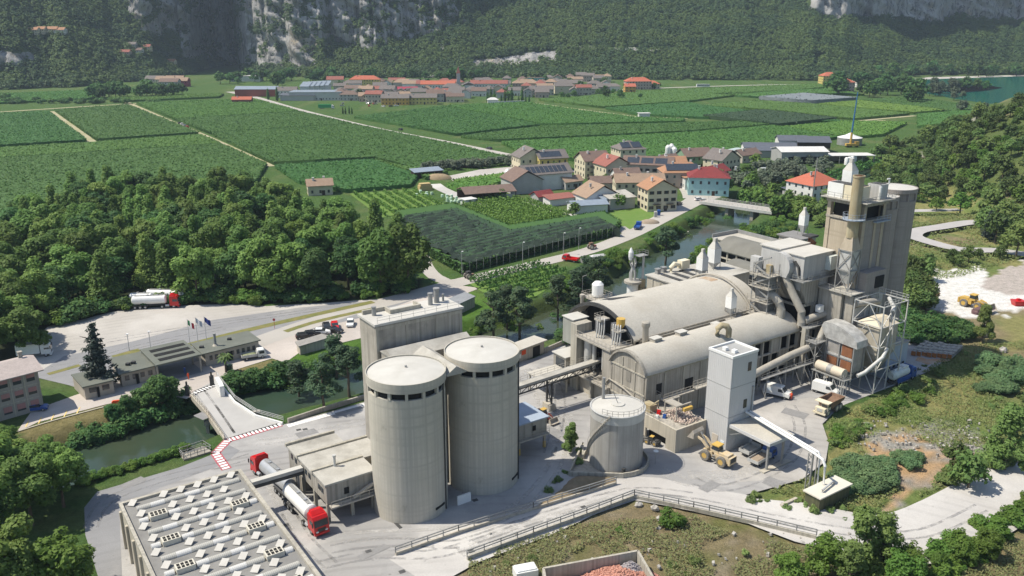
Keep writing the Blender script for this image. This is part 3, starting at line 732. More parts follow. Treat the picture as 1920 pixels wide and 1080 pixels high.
# quarry scar and benches on the wooded slope
scar=np.zeros_like(MX); cc=np.broadcast_to(cols_[None],MX.shape)
def yimg(x,y,z):
    d=y*math.cos(PITCH)+(CAM_H-z)*math.sin(PITCH); return 540+FPX*((CAM_H-z)*math.cos(PITCH)-y*math.sin(PITCH))/d
py_=yimg(MX,MY,MZ); jit=(nx1*10+nx2*10)
for poly in ([(880,114),(960,104),(1035,95),(1040,104),(1000,118),(890,124)],[(1020,100),(1045,92),(1038,116),(1018,116)],[(828,84),(838,84),(834,100),(828,98)],[(1035,85),(1150,90),(1268,92),(1268,96),(1150,94),(1040,89)],[(806,140),(840,132),(862,134),(800,146)],[(995,0),(1010,0),(1002,12)],[(1440,55),(1450,62),(1443,66)]):
    scar=np.maximum(scar,inside(cc+jit,py_+jit*.4,poly)*1.0)
rockv=np.maximum(smooth(.25,.6,ang_+nx2*.5),scar)
ca=me.color_attributes.new('rock','FLOAT_COLOR','POINT')
ca.data.foreach_set('color',np.repeat(np.stack([rockv,rockv,rockv,np.ones_like(rockv)],-1).reshape(-1,4),1,0).astype(np.float32).ravel())
struct('mountain',me,m_)
# the woods on the mountain sides: a mass nobody could count
r=np.random.default_rng(11)
vis=(MZ>-0.5)&(MZ<135)&(rockv<.55)&(ang_<.75)
cell=np.hypot(np.gradient(MX,axis=1),np.gradient(MY,axis=1))*np.hypot(np.gradient(RR2,axis=0),np.gradient(MZ,axis=0))
dens=(.42+.58*smooth(.32,.5,fbm(MX/22,MY/22+MZ/15)))*np.where(ang_>.3,.5,1)
prob=np.clip(cell/15.0*dens,0,.95)*vis
pick=r.random(MX.shape)<prob
C_=np.stack([MX[pick],MY[pick],MZ[pick]],1)
tone_=fbm(C_[:,0]/35,C_[:,1]/35+C_[:,2]/20)
def blobs(C_,rad,hh,per,leaf,r):
    n=len(C_); d=unit(r,n*per).reshape(n,per,3); d[...,2]=np.abs(d[...,2])*1.15-.15
    rr=(rad*r.uniform(.7,1.3,n))[:,None,None]; h_=(hh*r.uniform(.65,1.35,n))[:,None]
    Pn=C_[:,None,:]+d*rr*np.array([1,1,0]); Pn[...,2]+=h_*(.35+.55*np.clip(d[...,2],-.3,1))
    return leaf_quads(Pn.reshape(-1,3),(d+r.normal(size=d.shape)*.35+np.array([0,0,.8])).reshape(-1,3),leaf,r,.8)
FORESTM=[leaf_mat('mountain_wood_dark',(.052,.10,.038),(.08,.135,.05),.25,0),leaf_mat('mountain_wood_green',(.078,.145,.044),(.115,.175,.056),.3,0)]
for k,msk in enumerate((tone_<.5,tone_>=.5)):
    V,F=blobs(C_[msk],3.1,8.0,24,1.25,r)
    struct('forest',mesh_np('forest',V,F,FORESTM[k]),None,'stuff',label=('dark pine woods covering the lower mountain sides','lighter broadleaf woods mixed over the mountain sides')[k],cat='forest')
print('forest trees',len(C_))

# ------------------------------------------------------------------ fields of vines and fruit trees (each plot one mass of foliage)
def canopy_mat(name,c1,c2):
    return leaf_mat(name,c1,c2,.25,0)
F_DARK=canopy_mat('orchard_leaves',(0.0678,0.154,0.0394),(0.0924,0.185,0.0493))
F_MID=canopy_mat('vineyard_leaves',(0.0862,0.185,0.0419),(0.117,0.222,0.0517))
F_LITE=canopy_mat('young_vine_leaves',(0.123,0.234,0.0431),(0.173,0.289,0.0616))
F_NET=mat('black_hail_net',(.030,.044,.034),(.040,.056,.042),.25,.9,spec=.1)
F_NETG=mat('grey_hail_net',(.20,.225,.235),(.17,.195,.205),.05,.8)
F_GREY=canopy_mat('grey_orchard_leaves',(.045,.085,.04),(.065,.105,.05))
def canopy(name,pix,m,label,h=2.2,leaf=.62,dens=.8,row=None,seed=1,tilt=.36,side=1.1):
    """overhead-trained vines: a leafy roof over the whole plot, closed down to the ground along its sides"""
    pw=PP(*pix); r=np.random.default_rng(seed+len(pix)*7+int(abs(pw[0][0])))
    mb=MB(); mb.flat(pw,h-.4); n=len(pw)
    V=[(x,y,.05) for x,y in pw]+[(x,y,h-.4) for x,y in pw]
    mb.add(V,[(i,(i+1)%n,n+(i+1)%n,n+i) for i in range(n)])
    xs_=[p[0] for p in pw]; ys_=[p[1] for p in pw]; a=(max(xs_)-min(xs_))*(max(ys_)-min(ys_))
    N=int(a*dens); x=r.uniform(min(xs_),max(xs_),N); y=r.uniform(min(ys_),max(ys_),N); k=inside(x,y,pw); x,y=x[k],y[k]
    if row is not None:# rows show as ridges
        dx,dy=P(*row[1])[0]-P(*row[0])[0],P(*row[1])[1]-P(*row[0])[1]; L=math.hypot(dx,dy); nx_,ny_=-dy/L,dx/L
        s=x*nx_+y*ny_; sp=row[2]; rr_=np.round(s/sp)*sp; s2=rr_+(s-rr_)*.62; x=x+nx_*(s2-s); y=y+ny_*(s2-s)
        zz_=h-.3+.22*np.cos(2*np.pi*(s2/sp))
    else:zz_=np.full(len(x),h-.2)
    zz_=zz_+((fbm(x/6,y/6)-.5)*.7+r.uniform(-.15,.15,len(x)))*(1 if row is None else .35)
    Pn=[np.stack([x,y,zz_],1)]; Nn=[np.array([0,0,1.0])+r.normal(size=(len(x),3))*tilt]
    for (x0,y0),(x1,y1) in zip(pw,pw[1:]+pw[:1]):# leafy sides
        L=math.hypot(x1-x0,y1-y0); q=int(L*side); tt=r.random(q)
        Pn.append(np.stack([x0+(x1-x0)*tt+r.normal(size=q)*.3,y0+(y1-y0)*tt+r.normal(size=q)*.3,r.uniform(.3,h,q)],1)); Nn.append(unit(r,q))
    Pn=np.concatenate(Pn); V2,F2=leaf_quads(Pn,np.concatenate(Nn),leaf,r,.75)
    V0=np.array(mb.v); tri=mb.f
    me=bpy.data.meshes.new(name); allV=np.concatenate([V0,V2]); me.vertices.add(len(allV)); me.vertices.foreach_set('co',allV.astype(np.float32).ravel())
    loops=[i for f in tri for i in f] ; starts=[]; c_=0
    for f in tri:starts.append(c_); c_+=len(f)
    loops=np.concatenate([np.array(loops,np.int32),(F2+len(V0)).astype(np.int32).ravel()]); starts=np.concatenate([np.array(starts,np.int32),c_+4*np.arange(len(F2),dtype=np.int32)])
    me.loops.add(len(loops)); me.loops.foreach_set('vertex_index',loops); me.polygons.add(len(starts)); me.polygons.foreach_set('loop_start',starts); me.update(calc_edges=True); me.materials.append(m)
    return struct(name,me,None,'stuff',label=label,cat='vineyard' if 'vine' in name else 'orchard')
canopy('vineyard',[(-260,224),(92,212),(163,266),(-300,296)],F_DARK,'dark green vineyard west of the first grass track')
canopy('vineyard',[(104,209),(240,199),(372,252),(182,265)],F_DARK,'vineyard between the two grass tracks on the valley floor')
canopy('vineyard',[(-300,300),(172,271),(376,256),(415,273),(-320,322)],F_MID,'lighter green strip of vineyard below the track ends')
canopy('vineyard',[(-320,323),(416,274),(500,312),(480,345),(200,400),(-320,470)],F_DARK,'large dark vineyard bordering the woodland edge')
canopy('vineyard',[(256,195),(478,188),(560,211),(330,226)],F_MID,'pale vineyard strip by the small red-roofed farm')
canopy('vineyard',[(331,227),(562,212),(660,235),(395,252)],F_DARK,'vineyard west of the long straight road')
canopy('vineyard',[(397,253),(662,236),(838,272),(950,298),(785,322),(703,299),(512,309)],F_DARK,'large vineyard filling the corner by the straight road')
canopy('vineyard',[(515,315),(697,304),(784,333),(770,352),(650,362),(560,345)],F_DARK,'vineyard beyond the woodland reaching the farm yard')
canopy('vineyard',[(705,306),(760,322),(800,338),(840,326),(800,324)],F_MID,'small vineyard corner by the dirt track end')
canopy('vineyard',[(-250,188),(60,176),(160,172),(190,186),(-200,205)],F_MID,'narrow vineyard under the wooded hillside')
canopy('vineyard',[(190,186),(330,180),(420,178),(410,184),(245,191)],F_MID,'narrow vineyard strip behind the farm track')
canopy('vineyard',[(664,222),(760,211),(832,202),(1012,237),(856,255),(760,238)],F_DARK,'vineyard between the straight road and the cypresses')
canopy('vineyard',[(838,201),(985,194),(1090,210),(1190,223),(1284,226),(1280,231),(1020,236)],F_MID,'vineyard beside the white shed track')
canopy('vineyard',[(864,259),(1022,240),(1280,234),(1440,229),(1450,236),(1280,250),(936,266)],F_DARK,'long vineyard strip across the valley middle')
canopy('vineyard',[(940,270),(1280,253),(1450,239),(1590,258),(1480,274),(1250,302),(1080,303),(985,292)],F_MID,'vineyard behind the hamlet houses')
canopy('vineyard',[(1010,189),(1240,172),(1400,164),(1540,159),(1545,166),(1400,178),(1290,192),(1130,203)],F_MID,'vineyard below the far valley road',dens=.25)
canopy('vineyard',[(1135,205),(1290,194),(1315,200),(1600,232),(1450,228),(1290,222),(1200,217)],F_DARK,'vineyard between the grey net and the white shed',dens=.3)
canopy('orchard',[(1423,187),(1507,180),(1607,189),(1520,195)],F_NETG,'fruit plot roofed with pale grey hail net',h=4,leaf=.8,dens=.02)
canopy('vineyard',[(1535,197),(1612,191),(1775,209),(1712,214)],F_LITE,'bright green vineyard strip below the lake',dens=.3)
canopy('vineyard',[(1420,191),(1517,197),(1705,216),(1600,226),(1440,208),(1318,200)],F_MID,'vineyard in front of the grey netted plot',dens=.3)
canopy('orchard',[(1318,222),(1430,211),(1568,227),(1458,239)],F_GREY,'dull dark orchard plot with a hedge-like edge',h=3.4,dens=.3)
canopy('vineyard',[(1470,241),(1592,230),(1700,233),(1655,256),(1580,262)],F_LITE,'light young vineyard beside the blue crane')
canopy('vineyard',[(1620,190),(1700,184),(1850,205),(1790,212)],F_DARK,'vineyard along the reedy lake shore',dens=.3)
canopy('vineyard',[(1720,217),(1850,207),(1880,225),(1720,240)],F_MID,'vineyard at the foot of the wooded hill',dens=.3)
canopy('vineyard',[(1330,178),(1560,168),(1620,180),(1510,177),(1420,184)],F_MID,'vineyard by the two villas',dens=.25)
canopy('orchard',[(850,341),(960,326),(990,330),(930,345),(880,350)],F_LITE,'vegetable and vine garden behind the barn',h=1.6,leaf=.7,dens=.6)
canopy('orchard',[(838,352),(920,338),(950,343),(880,364)],F_LITE,'maize plot behind the open barn',h=2.2,leaf=.6,dens=1.0)
# dark netted orchard, rows under black net on posts
def rows(name,pix,m,label,line,sp=2.6,h=2.1,wd=.8,leaf=.42,dens=9,seed=5):
    pw=PP(*pix); r=np.random.default_rng(seed); a,b_=P(*line[0]),P(*line[1])
    d=np.array([b_[0]-a[0],b_[1]-a[1]]); d /= np.linalg.norm(d); nn=np.array([-d[1],d[0]])
    s=np.array([np.dot(p,nn) for p in pw]); t_=np.array([np.dot(p,d) for p in pw]); Pn=[]; Nn=[]; mb=MB()
    for q in np.arange(s.min()+sp/2,s.max(),sp):
        L=int((t_.max()-t_.min())*dens); tt=r.uniform(t_.min(),t_.max(),L)
        k=inside(tt*d[0]+q*nn[0],tt*d[1]+q*nn[1],pw); tt=tt[k]; off=r.normal(size=len(tt))*wd*.4
        z=r.uniform(.35,h,len(tt))+(fbm(tt/3,tt*0+q)-.5)*.8
        Pn.append(np.stack([tt*d[0]+(q+off)*nn[0],tt*d[1]+(q+off)*nn[1],z],1)); Nn.append(unit(r,len(tt))*.8+np.array([0,0,.4])+off[:,None]*np.array([*nn,0])*1.2)
    V,F=leaf_quads(np.concatenate(Pn),np.concatenate(Nn),leaf,r,.75)
    return struct(name,mesh_np(name,V,F,m),None,'stuff',label=label,cat='vineyard')
GRASSG=mat('vineyard_grass',(.10,.19,.03),(.14,.21,.05),.4,.95)
for pix in ([(655,363),(780,355),(838,385),(715,408)],[(860,387),(920,369),(985,375),(1078,405),(958,433)],[(872,527),(1000,494),(1030,498),(1072,514),(985,568),(905,548)],[(1105,408),(1200,386),(1250,392),(1192,433),(1120,416)]):
    struct('field_grass',MB().flat(PP(*pix),.02),GRASSG,'stuff')
rows('vineyard',[(655,366),(775,358),(835,385),(715,408)],F_LITE,'bright vine rows with grass lanes behind the wood',((655,366),(715,408)),4.5,2.0,.7,.4,12)
rows('vineyard',[(862,388),(920,371),(980,376),(1075,405),(960,431)],F_LITE,'bright green vine rows in front of the red-roofed shed',((862,388),(960,431)),3.2,2.2,.9,.36,22)
rows('vineyard',[(876,525),(1000,496),(1025,500),(1068,514),(985,565),(905,545)],F_MID,'vine rows beside the valley road above the river',((876,525),(1000,496)),3.8,2.2,.7,.32,24)
rows('vineyard',[(1500,345),(1620,300),(1680,305),(1560,342)],F_MID,'vine rows behind the red-roofed white house',((1500,345),(1620,300)),4,2,.9,.5,8)

# dark netted orchard: tents of black net over every row, leafy along the sides
NP_=[(742,408),(850,393),(955,436),(1130,409),(1163,428),(1148,443),(1000,477),(866,514),(800,478),(770,440)]
pw=[P(a,b,3.4) for a,b in NP_[:5]]+PP(*NP_[5:]); a_,b_=P(866,514),P(1148,443); d=np.array([b_[0]-a_[0],b_[1]-a_[1]]); d /= np.linalg.norm(d); nn=np.array([-d[1],d[0]])
s_=[np.dot(p,nn) for p in pw]; t_=[np.dot(p,d) for p in pw]; nb=MB(); rr=np.random.default_rng(2)
for q in np.arange(min(s_)-2,max(s_)+2,3.4):
    tt=np.arange(min(t_),max(t_)+3,2.2); ok=inside(tt*d[0]+q*nn[0],tt*d[1]+q*nn[1],pw); L=np.stack([tt[:,None]*d+(q+o_)*nn for o_ in (-1.7,0,1.7)],1)
    zr=3.6+.25*rr.normal(size=len(tt)); zv=2.95+.12*rr.normal(size=len(tt))
    for i in range(len(tt)-1):
        if ok[i] and ok[i+1]:
            nb.add([(*L[i,0],zv[i]),(*L[i+1,0],zv[i+1]),(*L[i+1,1],zr[i+1]),(*L[i,1],zr[i]),(*L[i+1,2],zv[i+1]),(*L[i,2],zv[i])],[(0,1,2,3),(3,2,4,5)])
nb.add([(x,y,z) for z in (.05,3.1) for x,y in pw],[(i,(i+1)%10,10+(i+1)%10,10+i) for i in range(10)])
canopy('orchard',NP_,F_DARK,'dark leafy sides of the netted orchard',h=3.3,leaf=.42,dens=.01,side=14)
canopy('orchard',[(758,418),(855,404),(958,446),(1120,420),(1140,436),(1000,468),(880,500),(806,470),(785,440)],F_GREY,'apple shoots poking through the black hail net',h=3.6,leaf=.3,dens=.5,tilt=.8)
struct('orchard',nb,F_NET,'stuff',label='large orchard under black hail net by the valley road',cat='orchard')

# posts of the netted orchard, each on its own
post_me=MB().tube([(0,0,0),(0,0,3.9)],.06,6).mesh('net_post',METAL)
a_,b_=P(868,515),P(1148,444)
for k in range(26):
    t_=k/25
    solo('net_post',post_me,None,'pale post along the road edge of the black-netted orchard','post','posts of the netted orchard',loc=(a_[0]+(b_[0]-a_[0])*t_,a_[1]+(b_[1]-a_[1])*t_,0))
# stalls of the hail-net field above

# ------------------------------------------------------------------ woodland by the truck yard: every tree stands alone
WOOD=PP((40,660),(90,612),(150,598),(235,578),(345,566),(500,570),(620,562),(770,540),(800,518),(778,488),(722,472),(650,452),(545,408),(430,390),(300,384),(200,382),(100,412),(0,460),(-120,505),(-220,560),(-220,640))
# the crowns hide what stands behind: the wood ends well before the fields
wp=scatter(WOOD,9.6,21)
edge=[np.min([np.hypot(*(np.array(P(q,yy))-p)) for q,yy in ((90,612),(150,598),(235,578),(345,570),(430,570),(500,572),(560,566),(620,564),(700,556),(770,545))]) for p in wp]
for (x,y),e in zip(wp,edge):
    if e<3.5:continue
    rr_=random.random()
    if e<22:tree('wood' if rr_<.5 else ('popl' if rr_<.8 else 'dark'),(x,y,0),'broadleaf tree on the front edge of the wood, over the truck yard','broadleaf_tree','trees along the front edge of the wood',.95)
    elif rr_<.3:tree('wood',(x,y,0),'rounded broadleaf tree deep inside the dense wood','woodland_tree','rounded trees inside the wood',1.05)
    elif rr_<.38:tree('young',(x,y,0),'yellowish tree inside the dense wood','woodland_tree','yellowish trees inside the wood',1.6)
    elif rr_<.93:tree('popl',(x,y,0),'pointed poplar rising inside the dense wood','poplar_tree','poplars inside the wood',random.uniform(.72,1.0))
    else:tree('dark',(x,y,0),'dark green tree inside the dense wood','broadleaf_tree','dark trees inside the wood',1.05)
for px,py,s,k in ((765,545,1.25,'wood'),(715,552,1.15,'wood'),(500,560,1.2,'wood'),(555,558,1.1,'wood')):
    tree(k,(*P(px,py),0),'tall leafy tree at the corner of the wood beside the valley road','broadleaf_tree','tall trees at the corner of the wood',s)
tree('young',(*P(150,480),0),'yellow-green tree standing out of the dark wood','broadleaf_tree',None,1.7)
for px,py in ((160,595),(250,578),(380,566),(400,568),(450,566),(440,568),(480,572),(120,608),(345,570),(330,572),(420,570),(590,566),(640,562),(690,560)):
    shrub('green' if px>330 else 'dark',(*P(px,py),0),'low bush along the wood edge of the truck apron',1.0,'bush','bushes along the wood edge')
ED=[(88,612),(150,599),(235,579),(345,569),(430,567),(500,570),(620,563),(700,556),(770,546)]
for k in range(64):
    px=random.uniform(90,765); py=np.interp(px,[a for a,b in ED],[b for a,b in ED])-random.uniform(1,9)
    shrub(random.choice(['dark','dark','green']),(*P(px,py),0),'dense understorey bush filling the foot of the wood edge',random.uniform(1.2,1.9),'understorey_shrub','understorey along the wood edge')
# trees on the west side of the plant
for px,py,s,k in ((20,640,1.05,'near'),(-30,665,1.2,'near'),(45,668,.9,'near'),(-60,610,1.1,'wood'),(10,600,1.0,'wood')):
    tree(k,(*P(px,py),0),'big leafy tree over the west end of the truck apron','broadleaf_tree','trees at the west end of the apron',s)
for px,py,s,k in ((20,905,.62,'near'),(75,935,.75,'near'),(-20,960,.95,'near'),(120,950,.66,'near'),(60,985,.75,'near'),(10,880,.5,'near'),(95,905,.6,'near'),(-35,1010,.9,'near')):
    tree(k,(*P(px,py),0),'dense tree on the near river bank by the curved road','broadleaf_tree','trees on the near river bank',s)
tree('young',(*P(118,1120),0),'bright yellow-green tree in the lower corner beside the curved road','broadleaf_tree',None,1.15,i=0)
tree('near',(*P(25,1140),0),'shaded tree behind the bright tree at the lower corner','broadleaf_tree',None,.9)
tree('young',(*P(12,860),0),'light green tree in front of the office block','broadleaf_tree',None,.75)
# river bank bushes
r_=random.Random(5)
for k in range(46):
    t_=r_.random(); px=150+225*t_; py=832-82*t_+r_.uniform(-6,14)
    if px>345:py=max(py,775)
    x,y,z=G(px,py); shrub('dark',(x,y,z),'dark bush on the far river bank below the offices',r_.uniform(.8,1.35),'bush','bushes on the far river bank')
for px,py,s in ((270,770,.42),(240,790,.38),(300,765,.52),(318,760,.45),(215,795,.34)):
    tree('dark',G(px,py),'small dark tree on the bank below the gatehouse','broadleaf_tree','small trees on the bank below the gatehouse',s)
for k in range(46):
    t_=r_.random(); px=425+190*t_; py=715-30*t_+r_.uniform(0,42)*(1-.3*t_)
    shrub(r_.choice(['green','dark','dark']),G(px,py),'leafy bush on the bank between the bridge and the pines',r_.uniform(.9,1.4),'bush','bushes between the bridge and the pines')
for k in range(22):
    t_=k/21; shrub('green',(*P(150+195*t_,908-62*t_+r_.uniform(-3,3)),.0),'clipped-looking bush in the hedge along the near river edge',r_.uniform(.45,.65),'hedge_bush','hedge along the near river edge')
for k in range(30):
    t_=r_.random(); shrub('green',G(690+330*t_,655-30*t_+r_.uniform(-22,8)),'low green bush on the bank behind the mill building',r_.uniform(.6,1.0),'bush','bushes on the bank behind the mill')
for k in range(60):
    t_=r_.random(); shrub(r_.choice(['green','green','dark']),G(1060+340*t_,560-150*t_+r_.uniform(-42,-8)),'green bush on the road-side river bank',r_.uniform(.7,1.3),'bush','bushes on the road-side river bank')
for k in range(64):
    t_=r_.random(); shrub(r_.choice(['green','green','green','dark']),G(1280+260*t_,500-105*t_+r_.uniform(-16,18)),'green bush on the plant-side river bank',r_.uniform(.9,1.6),'riverbank_bush','bushes on the plant-side river bank')
# pines and other marked trees
for px,py,s,lab in ((608,772,.72,'dark pine by the river wall, next to the bridge'),(562,758,.66,'pine leaning over the water behind the river wall'),(655,745,.76,'tall pine close to the concrete silos'),(632,722,.66,'pine between two others on the river bank')):
    tree('pine',G(px,py),lab,'pine_tree',None,s)
tree('cedar',(*P(190,728),0),'tall blue-grey cedar in front of the gatehouse','cedar_tree',None,.8)
for px,py,s,lab in ((925,650,.85,'dark pine behind the twin silos, nearest to the mill building'),(975,645,.88,'broad dark pine above the flat-roofed store'),(950,628,.8,'pine half hidden between two larger pines'),(1045,612,.8,'pine beside the open-ended hall, on the water side'),(1085,600,.95,'tall pine next to the open-ended hall'),(1120,580,.9,'pine behind the small roof platform of the hall'),(1100,560,.8,'pine nearest to the lower vine rows'),(1247,505,.9,'round dark pine at the river behind the storage block')):
    tree('pine',G(px,py),lab,'pine_tree',None,s)
for k in range(14):
    shrub('dark',G(1040+r_.uniform(0,60),640+r_.uniform(-40,12)),'ivy-like bush below the pines by the hall',r_.uniform(.8,1.3),'bush','bushes below the hall pines')
# single trees and bushes of the farmland and hamlet
for k,(px,py) in enumerate([(1095,372),(1085,380),(1110,385),(1125,376),(1160,392),(1172,384),(1075,420-12),(1148,340),(1236,330),(1040,325),(1022,338),(1135,346),(1003,345),(1218,368),(1300,352),(1322,350),(940,375),(928,370),(1290,312),(1390,300),(1400,330),(1415,312),(1350,345),(1362,360)]):
    tree('field',(*P(px,py),0),'small round garden tree among the hamlet houses','garden_tree','garden trees of the hamlet',r_.uniform(.65,1.0))
for k in range(40):
    t_=k/39; tree('olive',(*P(795+185*t_,320-12*t_+r_.uniform(-3,3)),0),'grey-green olive tree in the line along the storage yard','olive_tree','olive line along the storage yard',r_.uniform(.75,1.05))
for k in range(60):
    t_=r_.random(); tree('olive',(*P(1370+190*t_,352-34*t_+r_.uniform(-26,10)),0),'silvery olive tree in the grove behind the river','olive_tree','olive grove behind the river',r_.uniform(.8,1.2))
for k in range(60):
    t_=r_.random(); px=1385+200*t_; py=372+60*t_*.5+r_.uniform(-30,25)
    if 1480<px<1565 and py>345 and py<385:continue
    tree('field',G(px,py),'bushy green tree on the river bend behind the tower','riverside_tree','trees on the river bend',r_.uniform(.8,1.3))
tree('wisp',G(1545,425),'tall slender tree just behind the tower corner','poplar_tree',None,1.6)
for k,(px,py,s) in enumerate([(904+i*6.5,194+r_.uniform(-3,2),r_.uniform(.6,1.15)) for i in range(13)]):
    if k in (3,8):continue
    tree('cypr',(*P(px+10,py),0),'dark pointed cypress in the cemetery row','cypress_tree','cemetery cypresses',s*1.05)
for px in (643,648,655,660):tree('cypr',(*P(px,214),0),'small cypress beside the straight road','cypress_tree','roadside cypresses',.55)
tree('cypr',(*P(503,187),0),'slim dark cypress by the village entrance','cypress_tree',None,1.1)
tree('cypr',(*P(520,189),0),'broader dark cypress by the village entrance','cypress_tree',None,1.15)
for px,py,s in ((855,165,2.0),(520,165,1.4)):tree('far',(*P(px,py),0),'large dark tree standing over the village roofs','broadleaf_tree','large village trees',s)
for k in range(62):
    px=r_.uniform(520,1240); py=172+r_.uniform(-14,18)-abs(px-850)*.012
    tree('far',(*P(px,py),0),'dark garden tree among the far village houses','village_tree','trees of the far village',r_.uniform(.45,.85))
for k in range(54):
    px=r_.uniform(410,900); tree('far',(*P(px,152+r_.uniform(-4,4)+max(0,470-px)*.1),0),'tree in the belt below the cliff behind the village','slope_foot_tree','tree belt below the cliff',r_.uniform(.8,1.3))
for k in range(26):
    px=r_.uniform(170,345); tree('far',(*P(px,184-(px-170)*.03+r_.uniform(-2,3)),0),'dark tree in the belt west of the far village','slope_foot_tree','tree belt west of the village',r_.uniform(.8,1.3))
for k in range(30):shrub('dark',(*P(r_.uniform(0,300),193+r_.uniform(-2,2)),0),'dark bush of the long hedge across the far fields',1.9,'hedge_bush','hedge across the far fields')
for k in range(14):shrub('dark',(*P(r_.uniform(-60,10),185+r_.uniform(-3,3)),0),'bush under the western hillside',2.4,'bush','bushes under the western hillside')
for k in range(40):
    px=r_.uniform(1560,1720); py=172+r_.uniform(-14,12)+(px-1600)*.1
    if 1575<px<1600 and py>160:continue
    tree('far',(*P(px,py),0),'dark tree in the park round the villas','park_tree','trees round the villas',r_.uniform(.9,1.7))
for k in range(46):
    px=r_.uniform(1560,2000); tree('far',(*P(px,142.5+r_.uniform(-2.5,2)),0),'tree along the far lake shore','lakeside_tree','trees along the far lake shore',r_.uniform(1.0,1.6))
for k in range(22):
    px=r_.uniform(1690,1805); tree('farw',(*P(px,172+r_.uniform(-7,20)-(px-1700)*.02),.0),'pale willow on the reedy lake shore','willow_tree','willows on the lake shore',r_.uniform(.7,1.15))
struct('lake_island',MB().flat(PP((1745,171),(1780,163),(1850,160),(1880,165),(1840,171),(1800,174)),.3),gm)
for k in range(12):tree('far',(*P(r_.uniform(1790,1852),166+r_.uniform(-2.5,4)),.2),'leafy tree on the small lake island','broadleaf_tree','trees on the lake island',r_.uniform(.6,1.05))
for k in range(14):tree('farw',(*P(r_.uniform(1800,1960),205+r_.uniform(-4,14)),0),'pale shrub-like willow where lake and hill meet','willow_tree','willows below the hill',r_.uniform(.6,1.0))

# ------------------------------------------------------------------ the scrubby hill and the rough ground round the plant
hp_=[]
rh=np.random.default_rng(33)
tries=0
while len(hp_)<285 and tries<9000:
    tries+=1; px,py=rh.uniform(1640,2020),rh.uniform(195,395)
    top=300-(px-1640)*.36+rh.uniform(-10,10)
    if py<top:continue
    x,y,z=G(px,py)
    if y>800:continue
    gap=5.0 if rh.random()<.72 else 9
    if (px<1850 and py>380) or py>392:continue
    if any((x-a)**2+(y-b_)**2<gap*gap for a,b_ in hp_):continue
    if fbm(np.array([x/26.]),np.array([y/26.]))[0]<.34:continue
    hp_.append((x,y))
for k,(x,y) in enumerate(hp_):
    q=rh.random(); L_=(x,y,H1(x,y)-.2)
    if q<.6:tree('hillt',L_,'olive-green tree on the scrubby hill above the plant','hillside_tree','trees on the scrubby hill',rh.uniform(.55,1.15))
    elif q<.8:tree('hillg',L_,'bright green tree on the scrubby hill','hillside_tree','bright trees on the scrubby hill',rh.uniform(.5,.9))
    else:shrub('hill',L_,'round shrub on the scrubby hill',rh.uniform(.7,1.3),'shrub','shrubs on the scrubby hill')
def belt(n,f,key,lab,grp,s0,s1,nm='shrub',tr=False):
    for k in range(n):
        px,py=f(); L_=G(px,py)
        (tree if tr else shrub)(key,(L_[0],L_[1],L_[2]-.1),lab,**(dict(name=nm,group=grp,s=rh.uniform(s0,s1))))
U=rh.uniform
for k in range(34):
    px,py=U(1695,1930),U(484,515)
    if py>512-(px-1695)*.12:continue
    tree('hillt',G(px,py),'bushy tree between the hairpin and the white gravel','hillside_tree','trees below the hairpin',U(.35,.6))
for px,py,s in ((1848,440,1.2),(1865,455,1.2),(1885,430,1.4),(1755,396,.8),(1910,450,1.2),(1905,480,1.2),(1800,398,1.1),(1855,405,1.3)):
    tree('hillg' if px<1830 else 'hillt',G(px,py),'large leafy tree inside the bend of the hairpin','hillside_tree','trees at the hairpin bend',s)
tree('cedar',G(1850,448),'grey-green fir beside the hairpin road','fir_tree',None,.55)
for k in range(24):tree('hillt',G(U(1690,1740),U(505,590)),'leafy tree beside the white gravel, next to the tower','hillside_tree','trees between tower and gravel',U(.5,.9))
for k in range(40):
    px=U(1692,1810); shrub('dark',G(px,U(600,645)),'dark bush in the hollow behind the stacked beams',U(.8,1.5),'bush','bushes behind the stacked beams')
for k in range(40):
    px=U(1560,1760); py=835-(px-1545)*.62+U(-10,30); shrub('green' if U(0,1)<.5 else 'shrub',G(px,py),'bush in the row along the east yard edge',U(.4,.85),'bush','bushes along the east yard edge')
for k in range(50):shrub('reed',G(U(1575,1665),U(870,925)),'tall grey-green reed clump behind the concrete pit',U(.6,1.0),'reed_clump','reeds behind the concrete pit')
for k in range(26):shrub('reed',G(U(1840,1930),U(680,740)),'reed clump on the terrace above the road',U(.7,1.2),'reed_clump','reeds on the terrace')
for k in range(8):shrub('reed',G(U(1685,1720),U(855,880)),'reed clump in the middle of the sandy patch',U(.5,.8),'reed_clump','reeds on the sandy patch')
for k in range(44):
    px,py=U(1610,1925),U(660,860)
    if 1600<px<1800 and 790<py:continue
    shrub('shrub',G(px,py),'low scrub bush on the rough terrace',U(.2,.5),'shrub','scrub on the rough terrace')
for k in range(26):
    px=U(1400,1700); shrub('shrub',G(px,930+(px-1400)*.16+U(-12,18)),'low bush on the verge inside the road bend',U(.25,.5),'shrub','bushes inside the road bend')
for k in range(24):
    px=U(1770,1930); shrub('shrub',G(px,905-(px-1770)*.35+U(-14,14)),'bush on the upper verge of the white road',U(.5,1.1),'shrub','bushes on the upper verge')
tree('wisp',G(1882,880),'thin half-bare tree on the terrace edge','slender_tree',None,1.2)
tree('hillt',G(1815,915),'grey-green tree overhanging the white road','hillside_tree',None,.8)
tree('hillt',G(1790,880),'small tree beside the sandy patch','hillside_tree',None,.6)
tree('wisp',G(1840,640),'tall thin tree by the yellow loader','slender_tree',None,.9)
